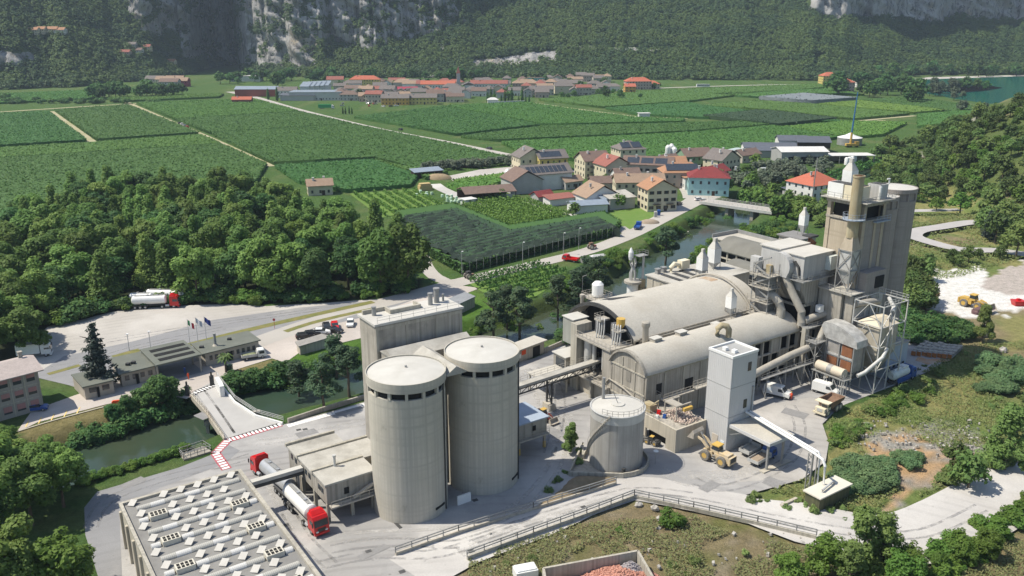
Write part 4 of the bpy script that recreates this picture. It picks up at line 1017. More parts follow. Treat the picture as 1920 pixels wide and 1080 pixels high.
# slope below the ramp
for k in range(46):
    px,py=U(900,1640),U(960,1120)
    lim=1050-(px-875)*.36 if px<1190 else 950+(px-1190)*.16
    if py<lim+8 or (1000<px<1245 and py>1020):continue
    shrub('green' if U(0,1)<.55 else 'shrub',G(px,py),'small bush on the dry slope below the ramp',U(.2,.5),'shrub','bushes on the dry slope')
shrub('green',G(1258,985),'round bright bush on the dry slope below the guard wall corner',.95,'shrub')
for px,py,s,k in ((1610,1075,1.0,0),(1650,1080,.95,1),(1590,1110,.8,2)):
    tree('wisp',G(px,py),'slender pale green tree rising in front of the white road','slender_tree','slender trees in front of the white road',s,i=k)
for px,py,s in ((1550,1085,.75),(1700,1085,.65),(1480,1095,.6),(1690,1115,.8)):
    tree('young',G(px,py),'rounded bush-like tree at the foot of the slender trees','broadleaf_tree','bushy trees below the slender trees',s)
for k in range(34):
    t_=U(0,1); shrub('green',G(1745+185*t_,1075-125*t_+U(-26,34)),'bright green bush on the outer side of the white road',U(.6,1.15),'shrub','bright bushes outside the white road')
for px,py,s,k in ((1800,1062,.5,0),(1850,1048,.55,1),(1870,1012,.45,0),(1760,1078,.45,1)):
    tree('young',G(px,py),'bright young tree outside the bend of the white road','broadleaf_tree','bright trees outside the bend',s)
tree('wisp',G(1070,848),'pale thin-leaved bush beside the oil tank basin','slender_tree',None,.62)
for px,py in ((1060,890),(1045,905),(1085,870),(1030,925)):shrub('shrub',G(px,py),'dry bush on the earth mound below the tank',.5,'shrub','bushes on the earth mound')
# dry tufts and grass over the rough ground
SAND=PP((1600,822),(1690,808),(1770,845),(1800,828),(1865,850),(1790,895),(1738,905),(1715,935),(1668,966),(1650,955),(1690,912),(1640,872))
haul=PP((1375,950),(1500,978),(1600,1000),(1660,1010),(1735,1001),(1840,951),(1960,874))
def tufts(name,pix,n,m,seed,leaf=.28,lab=''):
    r=np.random.default_rng(seed); pw=[G(*q)[:2] for q in pix]; xs_=[p[0] for p in pw]; ys_=[p[1] for p in pw]
    x=r.uniform(min(xs_),max(xs_),n); y=r.uniform(min(ys_),max(ys_),n); k=inside(x,y,pw)&(fbm(x/5,y/5)>.40); k &= (np.minimum(polydist(x,y,hp)[0],polydist(x,y,hp2)[0])>4.6)&(polydist(x,y,haul)[0]>7.2)&~inside(x,y,SAND)
    x,y=x[k],y[k]
    z=hgt(x,y)+.12+r.random(len(x))*.15
    V,F=leaf_quads(np.stack([x,y,z],1),unit(r,len(x))+np.array([0,0,1.3]),leaf,r,.7)
    struct(name,mesh_np(name,V,F,m),None,'stuff',label=lab,cat='grass')
TUFT_D=leaf_mat('dry_grass_tufts',(.27,.24,.12),(.19,.22,.08),.3,0)
TUFT_G=leaf_mat('green_grass_tufts',(.18,.235,.07),(.27,.265,.11),.3,0)
tufts('grass',[(880,1055),(1190,950),(1640,1030),(1930,960),(1990,1150),(860,1180)],70000,TUFT_D,1,.15,lab='dry grass tufts over the slope below the ramp')
tufts('grass',[(1550,790),(1700,720),(1800,650),(1930,640),(1950,850),(1760,955),(1600,975),(1400,938),(1560,880)],90000,TUFT_G,2,.17,'green and yellow grass over the rough terrace')
tufts('grass',[(1690,470),(1690,400),(1930,330),(1930,480),(1800,520),(1700,530)],30000,TUFT_G,3,.3,'grass on the banks round the hairpin road')

# ------------------------------------------------------------------ the cement works, all on one grid (u, v)
def silo_mat(name,c1,c2,ring=.5):
    m,t,b=new_mat(name)
    c=mixc(t,ramp(t,noise(t,.25,5),.32,.68),c1,c2)
    c=mixc(t,ramp(t,noise(t,1.0,4,stretch=(3.2,3.2,.04)),.42,.7),c,tuple(k*.76 for k in c1))     # run-off streaks
    c=mixc(t,ramp(t,noise(t,1.0,3,stretch=(.05,.05,1.6)),.52,.7),c,tuple(k*.78 for k in c1))       # lift joints
    c=mixc(t,ramp(t,noise(t,.35,6,.7),.62,.78),c,tuple(k*.55 for k in c1))
    t.links.new(c,b.inputs['Base Color']); b.inputs['Roughness'].default_value=.92; b.inputs['Specular IOR Level'].default_value=.2
    bn=_n(t,'ShaderNodeBump'); bn.inputs['Strength'].default_value=.25; bn.inputs['Distance'].default_value=.08
    t.links.new(noise(t,1.0,4,stretch=(3,3,1.5)),bn.inputs['Height']); t.links.new(bn.outputs[0],b.inputs['Normal']); return m
SILO=silo_mat('silo_concrete',(.52,.49,.42),(.445,.42,.355))
SILOT=silo_mat('tower_concrete',(.33,.30,.275),(.27,.25,.23))
STAINC=silo_mat('beige_stained_concrete',(.46,.395,.30),(.40,.345,.27))
def concrete_silo(u,v,rot,label):
    o=thing('concrete_silo',label,'silo','twin concrete silos',grid=(u,v,0))
    part('shaft',MB().lathe(u,v,[(6.0,0),(6.0,21.05),(5.55,21.05),(5.55,22.4)],56),SILO,o,True)
    part('opening',MB().lathe(u,v,[(5.62,21.07),(5.62,22.25)],56,False),DARK,o,True)
    part('rim',MB().lathe(u,v,[(5.9,22.2),(6.22,22.2),(6.22,23.7),(6.08,23.7),(6.08,23.5)],56,False),SILO,o,True)
    part('roof',MB().lathe(u,v,[(6.1,23.45),(4.5,23.75),(2.2,23.98),(.02,24.05)],56,False),ROOFW,o,True)
    part('roof_vent',MB().lathe(u,v,[(.18,24.0),(.18,24.35),(.05,24.4)],10),METAL,o)
    for k in range(14):
        t=rot+2*math.pi*k/14; c,s=math.cos(t),math.sin(t)
        q=[(u+r*c-w_*s,v+r*s+w_*c) for r,w_ in ((5.6,-.22),(6.04,-.22),(6.04,.22),(5.6,.22))]
        part('column',MB().prism(q,21.0,22.25),SILO,o)
    t=rot+math.radians(-62); c,s=math.cos(t),math.sin(t)
    part('cable_duct',MB().tube([(u+6.1*c,v+6.1*s,.2),(u+6.1*c,v+6.1*s,22.3)],.13,6),DARKST,o)
    t2=t-.28; c,s=math.cos(t2),math.sin(t2)
    q=[(u+r*c-w_*s,v+r*s+w_*c) for r,w_ in ((5.9,-1.1),(6.05,-1.1),(6.05,1.1),(5.9,1.1))]
    part('slot_hatch',MB().prism(q,1.35,1.75),DARK,o)
    return o
concrete_silo(55.4,110.4,.2,'pale concrete silo on the side of the tanker trucks, of the twin pair')
concrete_silo(69.7,111.0,.35,'shaded concrete silo of the twin pair, next to the annex on posts')
# gabled link between silos and mill
o=thing('roof_link','small gabled concrete roof wedged between the twin silos and the mill','roof',None,grid=(62.5,116,0))
part('roof',MB().extr([(60.6,22.5),(62.5,23.7),(64.4,22.5),(64.2,22.3),(60.8,22.3)],'y',107.0,118.0),ROOFG,o)
part('cross_roof',MB().extr([(118.0,22.2),(120.4,23.3),(123.2,22.2)],'x',57.0,72.5),ROOFG,o)
part('shaft_wall',MB().box(60.9,64.1,114.6,118,0,22.25).box(57.2,72.3,118.05,123.1,15,22.15),CONC_D,o)
# mill building
o=thing('mill_building','tall windowless concrete mill block behind the twin silos','building',None,grid=(65,126.3,0))
part('wall',MB().box(56.6,73.3,123.3,129.6,0,26.6),CONC_D,o)
pl=MB()
for uu in (56.6,62.2,68.0,72.9):pl.box(uu-.02,uu+.42,123.18,123.32,0,26.5)
for zz_ in (26.2,):pl.box(56.55,73.35,123.17,123.3,zz_-.35,zz_+.2)
part('pilaster',pl,CONC,o)
part('roof',MB().box(56.3,73.6,123.0,129.9,26.6,27.0),ROOFW,o)
pp_=MB().box(56.9,61.0,128.9,129.3,27,27.7).box(61.0,61.4,126.6,129.3,27,27.7).box(61.4,67,126.6,127,27,27.7).box(66.8,67.2,127,129.3,27,27.6)
part('parapet',pp_,CONC,o)
for uu,vv,r_,h_ in ((69.2,127.2,.42,2.2),(70.8,127.8,.5,2.7),(58.4,127.6,.38,1.6),(72.2,127.9,.2,1.3)):
    part('flue_pipe',MB().lathe(uu,vv,[(r_,27),(r_,27+h_*.9),(r_*1.2,27+h_*.92),(r_*1.2,27+h_)],12),METAL,o)
part('handrail',MB().rail([(57.0,123.4,27),(72.8,123.4,27)],1.0,2.4,.04),METAL,o)
# loading building
o=thing('loading_building','low concrete loading house on columns with stained flat roofs','building',None,grid=(46,119,0))
part('wall',MB().box(42,50,112.5,117.4,3.3,6.7).box(42,53.2,117.5,124,3.3,6.4).box(42,50,124.1,129,0,6.2),CONC_D,o)
part('roof',MB().box(41.7,50.4,112.2,117.4,6.7,7.0),ROOFG,o)
part('roof',MB().box(41.7,54.2,117.45,123.9,6.42,6.72),ROOFG,o)
part('roof',MB().box(41.7,50.4,123.95,129.3,6.22,6.5),ROOFG,o)
part('roof_beam',MB().box(41.6,50.4,117.2,117.7,6.7,7.25),CONC,o)
part('roof_beam',MB().box(41.6,54.2,123.7,124.2,6.4,7.0),CONC,o)
part('roof_beam',MB().box(41.6,50.4,128.9,129.4,6.3,6.9),CONC,o)
for uu,vv in ((42.2,112.8),(46.2,112.8),(49.8,112.8),(42.2,118.0),(42.2,123.5),(49.8,118.0),(49.8,124.6)):
    part('pillar',MB().box(uu-.25,uu+.25,vv-.25,vv+.25,0,3.35),CONC,o)
part('curtain_wall',MB().box(44,52,121,123,0,3.25),DARKST,o)
part('chimney',MB().lathe(45.4,117.0,[(.22,6.9),(.22,8.7),(.32,8.75),(.32,9.0)],10),METAL_L,o)
for vv in (114.2,115.4,119.5,121.0,122.5,125.5,127.3):part('window',MB().box(41.93,42.05,vv-.45,vv+.45,4.7,5.6),GLASS,o)
part('hatch',MB().box(44.9,45.7,112.42,112.55,4.3,5.4),DARK,o)
part('gantry',MB().box(42.2,50.2,111.2,112.3,3.1,3.35).rail([(42.2,111.25,3.35),(50.2,111.25,3.35)],1.0,1.6,.05).tube([(46,111.6,3.8),(50,111.8,5.2)],.3,4),DUSTM,o)
part('rail_line',MB().box(50.5,51.0,105.0,116,.02,.1),DARKST,o)
# bridge conveyor to the warehouse
o=thing('bridge_conveyor','short covered conveyor bridge from warehouse roof to loading house','conveyor',None,grid=(37,122.5,0))
part('gallery',MB().box(32.7,41.9,122.0,123.1,4.9,5.5),ROOFW,o)
part('truss',MB().box(32.7,41.9,121.95,123.15,4.3,4.88),DARKST,o)
part('trestle',MB().bar((41,122,0),(41,122,4.3),.25).bar((41,123.1,0),(41,123.1,4.3),.25).bar((41,122,.5),(41,123.1,3.8),.12),METAL,o)

# warehouse with its roof lights
o=thing('warehouse','long low warehouse with rows of barrel rooflights and tilted roof hatches','warehouse',None,grid=(23.6,107,0))
part('wall',MB().box(14.6,32.4,86,124.4,0,6.6),CONC_B,o)
bt=MB()
for k in range(9):bt.box(14.25,14.6,88+4.4*k,88.5+4.4*k,0,6.2)
part('buttress',bt,CONC_B,o)
WROOF=mat('grey_membrane',(.25,.245,.23),(.20,.195,.185),.4,.9,stain=(.15,.145,.135))
part('roof',MB().box(14.9,32.1,86.2,124.1,6.6,6.75),WROOF,o)
part('parapet',MB().box(14.5,14.95,85.9,124.5,6.6,7.15).box(32.05,32.6,85.9,124.5,6.6,7.1).box(14.95,32.05,124.0,124.55,6.6,7.15),CONC,o)
rib_m,t,b=new_mat('ribbed_rooflight')
wv=_n(t,'ShaderNodeTexWave',bands_direction='X'); wv.inputs['Scale'].default_value=1.3
tc=_n(t,'ShaderNodeTexCoord'); t.links.new(tc.outputs['Object'],wv.inputs[0])
t.links.new(mixc(t,wv.outputs[1],(.36,.35,.31),(.46,.45,.41)),b.inputs['Base Color']); b.inputs['Roughness'].default_value=.6
RIB2=rib_m.copy(); RIB2.name='new_rooflight'
for n in RIB2.node_tree.nodes:
    if n.type=='MIX':n.inputs[6].default_value=(.52,.515,.49,1); n.inputs[7].default_value=(.6,.59,.56,1)
HATCH=mat('white_hatch',(.48,.465,.43),(.42,.405,.37),.8,.6)
VENTM=mat('cream_vent',(.60,.57,.48),(.54,.51,.43),.6,.7)
for k in range(10):
    vc=121.6-3.72*k; vent=k%2==1
    us=[(16.4,18.3,0),(18.3,20.3,1),(20.3,23.2,0),(23.2,25.4,1),(25.4,27.8,0),(30.6,31.7,1)]
    if k==0:us=us[:5]+[(27.8,31.4,0)]
    if k%2:us=[(16.0,17.2,1),(20.0,21.6,1),(21.6,24.5,0),(24.5,26.4,1),(26.4,31.2,0)]
    for u0,u1,nw in us:
        prof=[(vc+.55*math.cos(t_),6.76+.5*math.sin(t_)) for t_ in np.linspace(0,math.pi,9)]
        part('rooflight',MB().extr(prof,'x',u0+.01,u1-.01),RIB2 if nw else rib_m,o)
    if k:
        for u0 in ((17.4,) if k%2 else (28.0,)):
            vb=part('vent_box',MB().box(u0,u0+2.4,vc-.75,vc+.75,6.75,7.5),VENTM,o)
            cells=MB()
            for a_ in range(4):
                for b2 in range(2):cells.box(u0+.2+a_*.54,u0+.58+a_*.54,vc-.6+b2*.65,vc-.08+b2*.65,7.49,7.53)
            part('vent_cell',cells,DARK,vb)
    vd=vc+1.86
    for j in range(6):
        uu=(16.2,20.6,23.1,25.6,28.1,30.7)[j]+(.45 if k%2 else 0)
        if k%2 and j==5:continue
        part('roof_hatch',MB().add([(uu-.75,vd,6.88),(uu,vd-.75,6.95),(uu+.75,vd,7.4),(uu,vd+.75,7.33),(uu-.75,vd,6.78),(uu,vd-.75,6.85),(uu+.75,vd,7.3),(uu,vd+.75,7.23)],
             [(0,1,2,3),(7,6,5,4),(0,4,5,1),(1,5,6,2),(2,6,7,3),(3,7,4,0)]),HATCH,o)
part('downpipe',MB().tube([(32.7,112,0),(32.7,112,6.8)],.07,6),METAL_L,o)

# annex on posts
o=thing('annex_house','small concrete annex on posts beside the shaded silo','building',None,grid=(81.5,117,0))
part('wall',MB().box(77.2,85.2,113.6,120.6,3.3,6.1),CONC_D,o)
part('roof',MB().box(77.0,85.5,113.3,120.9,6.1,6.35),BLUEP,o)
part('hatch',MB().box(82.0,82.7,113.52,113.65,4.2,5.2),DARK,o)
part('walkway',MB().box(77.2,85.2,112.7,113.5,3.05,3.3).rail([(77.2,112.75,3.3),(85.2,112.75,3.3)],1,1.8,.05),DUSTM,o)
for uu,vv in ((79.2,113.9),(84.9,113.9),(84.9,120.3),(79,120.3)):
    pz=part('post',MB().box(uu-.2,uu+.2,vv-.2,vv+.2,0,3.3),CONC,o)
    part('warning_band',MB().box(uu-.22,uu+.22,vv-.22,vv+.22,.05,1.3),YELP,pz)
# conveyor bridge
o=thing('conveyor_bridge','long inclined conveyor bridge crossing the white yard on a trestle','conveyor',None,grid=(92,126.5,0))
ci=lambda uu:6.3+(uu-74)*.035
part('gallery',MB().add([(74,125.6,ci(74)),(109,125.6,ci(109)),(109,127.4,ci(109)),(74,127.4,ci(74)),(74,125.6,ci(74)+.5),(109,125.6,ci(109)+.5),(109,127.4,ci(109)+.5),(74,127.4,ci(74)+.5)],[(0,3,2,1),(4,5,6,7),(0,1,5,4),(1,2,6,5),(2,3,7,6),(3,0,4,7)]),ROOFG,o)
tr=MB()
for k in range(18):
    a0=74+k*1.94; a1=a0+1.94
    tr.bar((a0,125.5,ci(a0)-1.1),(a1,125.5,ci(a1)),.1).bar((a1,125.5,ci(a1)-1.1),(a1,125.5,ci(a1)),.1)
tr.bar((74,125.5,ci(74)-1.1),(109,125.5,ci(109)-1.1),.22).bar((74,127.4,ci(74)-1.1),(109,127.4,ci(109)-1.1),.22)
part('truss',tr,DARKST,o)
part('handrail',MB().rail([(74,127.5,ci(74)+.4),(109,127.5,ci(109)+.4)],1,1.7,.05),DUSTM,o)
for uu in (95.4,):
    part('trestle',MB().bar((uu,125.7,0),(uu,125.7,6),.3).bar((uu,127.3,0),(uu,127.3,6),.3).bar((uu,125.7,1),(uu,127.3,5),.15),DARKST,o)
    part('plinth',MB().box(uu-.7,uu+.7,125.2,127.8,0,1.3),CONC_B,o)
part('trestle',MB().bar((80,126,0),(80,126,5.6),.2).bar((80,127.2,0),(80,127.2,5.6),.2),DARKST,o)

# oil tank in its basin
o=thing('oil_tank','squat grey cylindrical tank with a railed conical roof','tank',None,grid=(92.2,102.3,0))
TANK=mat('weathered_tank',(.40,.385,.355),(.33,.315,.29),.3,.75,streak=.35)
part('shell',MB().lathe(92.2,102.3,[(4.7,.1),(4.7,10.7)],48),TANK,o,True)
part('shell_band',MB().lathe(92.2,102.3,[(4.76,9.3),(4.76,10.75),(4.9,10.75),(4.9,10.9),(4.6,10.9)],48,False),METAL_L,o,True)
part('roof',MB().lathe(92.2,102.3,[(4.7,10.8),(1.2,11.25),(1.2,11.4),(.02,11.42)],48,False),ROOFW,o,True)
rr_=MB(); ringp=[(92.2+4.6*math.cos(t_),102.3+4.6*math.sin(t_),10.9) for t_ in np.linspace(-2.9,-.2,14)]
rr_.rail(ringp,1.0,1.2,.045); part('handrail',rr_,METAL,o)
part('vent_mast',MB().tube([(92.2,102.3,11.4),(91.6,103,13.6)],.06,6).tube([(92.0,106.0,9),(92.0,106.0,15.0)],.28,8),METAL,o)
st=MB(); sp=[(92.2+5.1*math.cos(t_),102.3+5.1*math.sin(t_),z_) for t_,z_ in zip(np.linspace(2.1,3.7,22),np.linspace(.3,10.8,22))]
for p_,q_ in zip(sp[:-1],sp[1:]):st.bar(p_,q_,.16); st.bar((p_[0],p_[1],p_[2]+1),(q_[0],q_[1],q_[2]+1),.05)
for p_ in sp:st.bar(p_,(92.2+(p_[0]-92.2)*.92,102.3+(p_[1]-102.3)*.92,p_[2]),.3)
part('stair',st,DUSTM,o)
part('manhole',MB().lathe(90.2,97.9,[(.35,.6),(.35,1.3)],12),DARKST,o)
o=thing('tank_basin','low concrete basin wall with a pointed apron round the grey tank','basin',None,grid=(90,101,0))
ring_o=[(92.2+5.9*math.cos(t_),102.3+5.9*math.sin(t_)) for t_ in np.linspace(-2.05,2.4,36)]
wl=MB()
for p_,q_ in zip(ring_o[:-1],ring_o[1:]):
    f_=lambda p,s:(92.2+(p[0]-92.2)*s,102.3+(p[1]-102.3)*s)
    wl.add([(*p_,0),(*q_,0),(*f_(q_,.955),0),(*f_(p_,.955),0),(*p_,.95),(*q_,.95),(*f_(q_,.955),.95),(*f_(p_,.955),.95)],[(4,5,6,7),(0,1,5,4),(2,3,7,6),(3,0,4,7),(1,2,6,5)])
def wall_line(mb,pts,w_,z0,z1):
    for (x0,y0),(x1,y1) in zip(pts[:-1],pts[1:]):
        L=math.hypot(x1-x0,y1-y0); nx_,ny_=-(y1-y0)/L*w_/2,(x1-x0)/L*w_/2
        mb.prism([(x0-nx_,y0-ny_),(x1-nx_,y1-ny_),(x1+nx_,y1+ny_),(x0+nx_,y0+ny_)],z0,z1)
    return mb
B0=UV(*P(1071,893)); B1=UV(*P(1093,838))
wall_line(wl,[ring_o[0],(B0[0]+.6,B0[1]-.5),(B0[0]-.2,B0[1]+.3),B1,ring_o[-1]],.3,0,.94)
part('wall',wl,CONC,o)
part('floor_slab',MB().flat([ring_o[0],B0,B1,ring_o[-1]],.06),CONC,o)

# raw material pit in front of the low hall
o=thing('feed_pit','concrete feed pit block with a low dark opening and rubble on top','pit',None,grid=(106,104,0))
pit=MB().box(103.1,110.9,98.5,98.9,0,4.6).box(110.5,110.9,98.9,109.4,0,4.4).box(103.1,103.5,98.9,101.0,0,4.6).box(103.1,103.5,106.4,109.5,0,4.6).box(103.1,103.5,101.0,106.4,2.0,4.6)
part('wall',pit,CONC_B,o)
part('deck',MB().box(103.5,110.5,98.9,109.4,4.1,4.4),CONC_D,o)
part('opening',MB().box(104.2,104.3,100.9,106.5,0,2.1),DARK,o)
part('handrail',MB().rail([(103.2,103.0,4.6),(103.2,109.3,4.6)],1.1,1.5,.05),DUSTM,o)
part('hopper_frame',MB().bar((106,101.5,4.4),(106,101.5,7.4),.2).bar((109.6,101.5,4.4),(109.6,101.5,7.4),.2).bar((106,104.5,4.4),(106,104.5,7.4),.2).bar((109.6,104.5,4.4),(109.6,104.5,7.4),.2)
     .bar((106,101.5,7.3),(109.6,101.5,7.3),.25).bar((106,104.5,7.3),(109.6,104.5,7.3),.25).bar((106,101.5,7.3),(106,104.5,7.3),.25).box(106,107.6,101.5,104.5,7.35,7.45),DUSTM,o)
part('apron_feeder',MB().box(104.2,106.0,106.6,108.8,4.4,5.9).tube([(104.0,106.5,6.0),(106.2,106.5,6.6),(106.3,106.5,5.0)],.12,6),RUSTY,o)
part('lifting_beam',MB().box(107.2,109.4,100.7,101.3,6.3,6.9),YELP,o)
# rubble on the pit: loose stones
def stones(name,pts,m,label,cat,r0,r1,loc,seed=3,kind='stuff'):
    r=np.random.default_rng(seed); mb=MB()
    for x,y,z in pts:
        s=r.uniform(r0,r1); n=6
        V=unit(r,8)*s*r.uniform(.6,1.1,(8,1)); V+=np.array([x,y,z])
        mb.add(np.array([[-1,-1,-1],[1,-1,-1],[1,1,-1],[-1,1,-1],[-1,-1,1],[1,-1,1],[1,1,1],[-1,1,1]])*s*r.uniform(.5,1,(8,3)) @ np.array([[math.cos(s*90),-math.sin(s*90),.3],[math.sin(s*90),math.cos(s*90),.1],[-.2,.2,1]])+np.array([x,y,z]),
               [(0,3,2,1),(4,5,6,7),(0,1,5,4),(1,2,6,5),(2,3,7,6),(3,0,4,7)])
    o=struct(name,mb,m,kind,label=label,cat=cat); o.location=loc
    return o
r=np.random.default_rng(4)
STONE_P=mat('pink_rubble',(.62,.50,.42),(.50,.40,.34),1.2,.95)
o=stones('rubble',[(*W(r.uniform(105.5,110.3),r.uniform(99.2,105)),4.4+r.uniform(0,.7)) for k in range(260)],STONE_P,'pale pinkish rubble lying over the feed pit deck','rubble',.07,.2,(0,0,0))
for uu,vv,zz_,m,lab,s in ((105.6,105.6,4.4,REDP,'red machine box among the rubble on the feed pit',.9),(105.3,103.8,4.4,BLUEC,'blue drum-like pump on the feed pit edge',.8),(104.2,104.6,4.4,WHITE,'white crate on the feed pit edge',.7)):
    solo('machine_box',MB().frustum((-.5*s,.5*s,-.4*s,.4*s),0,(-.45*s,.45*s,-.3*s,.3*s),.7*s).box(-.2*s,.2*s,-.42*s,.42*s,.71*s,.9*s),m,lab,'machine',loc=(*W(uu,vv),zz_),rz=1.1)

# grey tower and its canopy
o=thing('clad_tower','pale grey metal-clad tower rising above the loader','tower',None,grid=(114,96.4,0))
CL2=CLAD.copy(); CL2.name='ribbed_cladding'
t=CL2.node_tree; b=[n for n in t.nodes if n.type=='BSDF_PRINCIPLED'][0]
wv=_n(t,'ShaderNodeTexWave',bands_direction='DIAGONAL'); wv.inputs['Scale'].default_value=1.4
tc=_n(t,'ShaderNodeTexCoord'); mp=_n(t,'ShaderNodeMapping'); mp.inputs['Scale'].default_value=(1,1,0); t.links.new(tc.outputs['Object'],mp.inputs[0]); t.links.new(mp.outputs[0],wv.inputs[0])
bn=_n(t,'ShaderNodeBump'); bn.inputs['Strength'].default_value=.5; bn.inputs['Distance'].default_value=.06
t.links.new(wv.outputs[1],bn.inputs['Height']); t.links.new(bn.outputs[0],b.inputs['Normal'])
part('wall',MB().box(111,117.6,93.6,99.2,0,18.3),CL2,o)
part('panel_joint',MB().box(110.97,117.63,93.57,99.23,12.5,12.58).box(110.97,117.63,93.57,99.23,6.8,6.88),METAL,o)
part('roof',MB().box(111.25,117.35,93.85,98.95,18.3,18.42),mat('tower_roof',(.36,.36,.35),(.32,.32,.31),.5,.9),o)
part('parapet',MB().box(110.9,111.25,93.5,99.3,18.3,18.75).box(117.35,117.7,93.5,99.3,18.3,18.75).box(111.25,117.35,93.5,93.85,18.3,18.74).box(111.25,117.35,98.95,99.3,18.3,18.74),WHITE,o)
for uu,vv in ((112.6,96.8),(113.0,95.0)):part('roof_vent',MB().box(uu,uu+.8,vv,vv+.8,18.42,19.0),WHITE,o)
for zz_,uu in ((15.0,115.2),(7.8,114.8)):part('window',MB().box(uu,uu+.9,93.55,93.62,zz_,zz_+1.7),GLASS,o)
part('door',MB().box(110.93,111.02,95.6,97.0,0,2.6),mat('beige_door',(.58,.52,.44),None,.5,.7),o)
part('notice_board',MB().box(110.93,111.01,94.1,94.9,.6,2.0),mat('notice_board',(.62,.70,.78),(.78,.80,.80),3,.6),o)
part('downpipe',MB().tube([(117.0,93.5,3),(117.0,93.5,11.5)],.12,6).ball((117,93.5,11.6),.22),METAL,o)
o=thing('canopy','flat-roofed truck canopy on two posts beside the clad tower','canopy',None,grid=(114.5,89,0))
part('roof',MB().box(111.3,117.9,84.3,93.4,5.0,5.6),CLAD,o)
part('roof_sheet',MB().box(111.5,117.7,84.5,93.3,5.6,5.66),ROOFD,o)
for uu,vv in ((111.9,85.0),(115.8,84.9)):part('post',MB().bar((uu,vv,0),(uu,vv,5.0),.34),METAL,o)
part('kerb',MB().box(110.6,118.0,84.4,85.4,0,.25),CONC_B,o)
part('brace',MB().bar((111.5,93.3,3.6),(111.5,90.5,5.0),.12).bar((117,93.3,3.6),(117,90.5,5.0),.12),METAL,o)
o=thing('pipe_bridge','pair of silver pipes running from the clad tower over the canopy to a pylon','pipes',None,grid=(114,82,0))
Pq=lambda px,py,z:(*UV(*P(px,py,z)),z)
a0=(115.6,93.4,6.9); a1=Pq(1527,850,7.0); a2=Pq(1553,862,6.4); a3=(a2[0]+.3,a2[1]-.4,2.9)
d_=Vector((a1[0]-a0[0],a1[1]-a0[1],0)).normalized(); n_=Vector((-d_.y,d_.x,0))
part('pipe',MB().tube([a0,a1,(a1[0]+d_.x*2.0,a1[1]+d_.y*2.0,6.8),(a1[0]+d_.x*2.6,a1[1]+d_.y*2.6,5.9),(a1[0]+d_.x*2.7,a1[1]+d_.y*2.7,2.7)],.22,10),WHITE,o,True)
q0=Vector(a0)+n_*.9; q1=Vector(a1)+n_*.9
part('pipe',MB().tube([q0,q1,q1+Vector((d_.x*.4,d_.y*.4,-.6)),(q1.x+d_.x*.5,q1.y+d_.y*.5,1.2)],.2,10),WHITE,o,True)
q0=Vector(a0)+n_*.45; q1=Vector(a1)+n_*.45
part('cable_tray',MB().tube([q0+Vector((0,0,-.2)),q1+Vector((0,0,-.2))],.35,4),METAL_L,o)
mp_=Vector(a1)-d_*.9
py=MB()
for s1 in (-.5,1.3):
    for s2 in (0,.9):py.bar(mp_+n_*s1*.6+d_*s2-Vector((0,0,mp_.z)),mp_+n_*s1*.6+d_*s2-Vector((0,0,.3)),.16)
for k in range(5):
    z0=k*1.3
    py.bar((mp_.x-n_.x*.3,mp_.y-n_.y*.3,z0),(mp_.x+n_.x*.78,mp_.y+n_.y*.78,z0+1.3),.08); py.bar((mp_.x+n_.x*.78,mp_.y+n_.y*.78,z0),(mp_.x-n_.x*.3,mp_.y-n_.y*.3,z0+1.3),.08)
part('pylon',py,METAL,o)
o=thing('pit_chamber','low concrete chamber with stained sides and a pale flat lid','chamber',None,grid=(112,72.8,0))
part('wall',MB().box(108.2,116.0,71.4,74.2,-.3,2.4),mat('mossy_concrete',(.13,.13,.075),(.09,.095,.05),.8,.95,streak=.5),o)
part('lid',MB().box(107.9,116.3,71.1,74.5,2.4,2.62),mat('cream_slab',(.62,.585,.50),(.57,.54,.46),.4,.9,stain=(.42,.39,.33)),o)
part('pipe',MB().tube([(109.8,72.2,2.65),(109.8,72.2,3.1),(113.5,72.9,3.15),(113.9,72.95,2.65)],.18,8),METAL_L,o)
# retaining kerb near the chamber
solo('kerb_wall',MB().box(104.6,108.4,75.6,76.1,0,.4),CONC_B,'low kerb wall leading to the concrete chamber','kerb',grid=(106,76,0))

# ------------------------------------------------------------------ the halls
def barrel(v0,v1,ze,za,n=18,over=.4):
    """arc of (v, z) from eave v0 to eave v1 with crown za"""
    c=(v0+v1)/2; half=(v1-v0)/2+over; rise=za-ze; Rr=(half*half+rise*rise)/(2*rise); a=math.asin(min(1,half/Rr))
    return [(c+Rr*math.sin(t_),za-Rr+Rr*math.cos(t_)) for t_ in np.linspace(-a,a,n)]
def barrel_shell(mb,u0,u1,arc,th=.25,nu=1):
    n=len(arc); us=np.linspace(u0,u1,nu+1)
    V=[(u_,v,z) for u_ in us for v,z in arc]+[(u_,v,z-th) for u_ in us for v,z in arc]; o=(nu+1)*n; F=[]
    for j in range(nu):
        for i in range(n-1):
            a=j*n+i; F.append((a,a+n,a+n+1,a+1)); F.append((o+a,o+a+1,o+a+n+1,o+a+n))
    for i in range(n-1):
        F.append((i,i+1,o+i+1,o+i)); k=nu*n+i; F.append((k,o+k,o+k+1,k+1))
    for j in range(nu):
        a=j*n; F.append((a,o+a,o+a+n,a+n)); a=j*n+n-1; F.append((a,a+n,o+a+n,o+a))
    return mb.add(V,F)
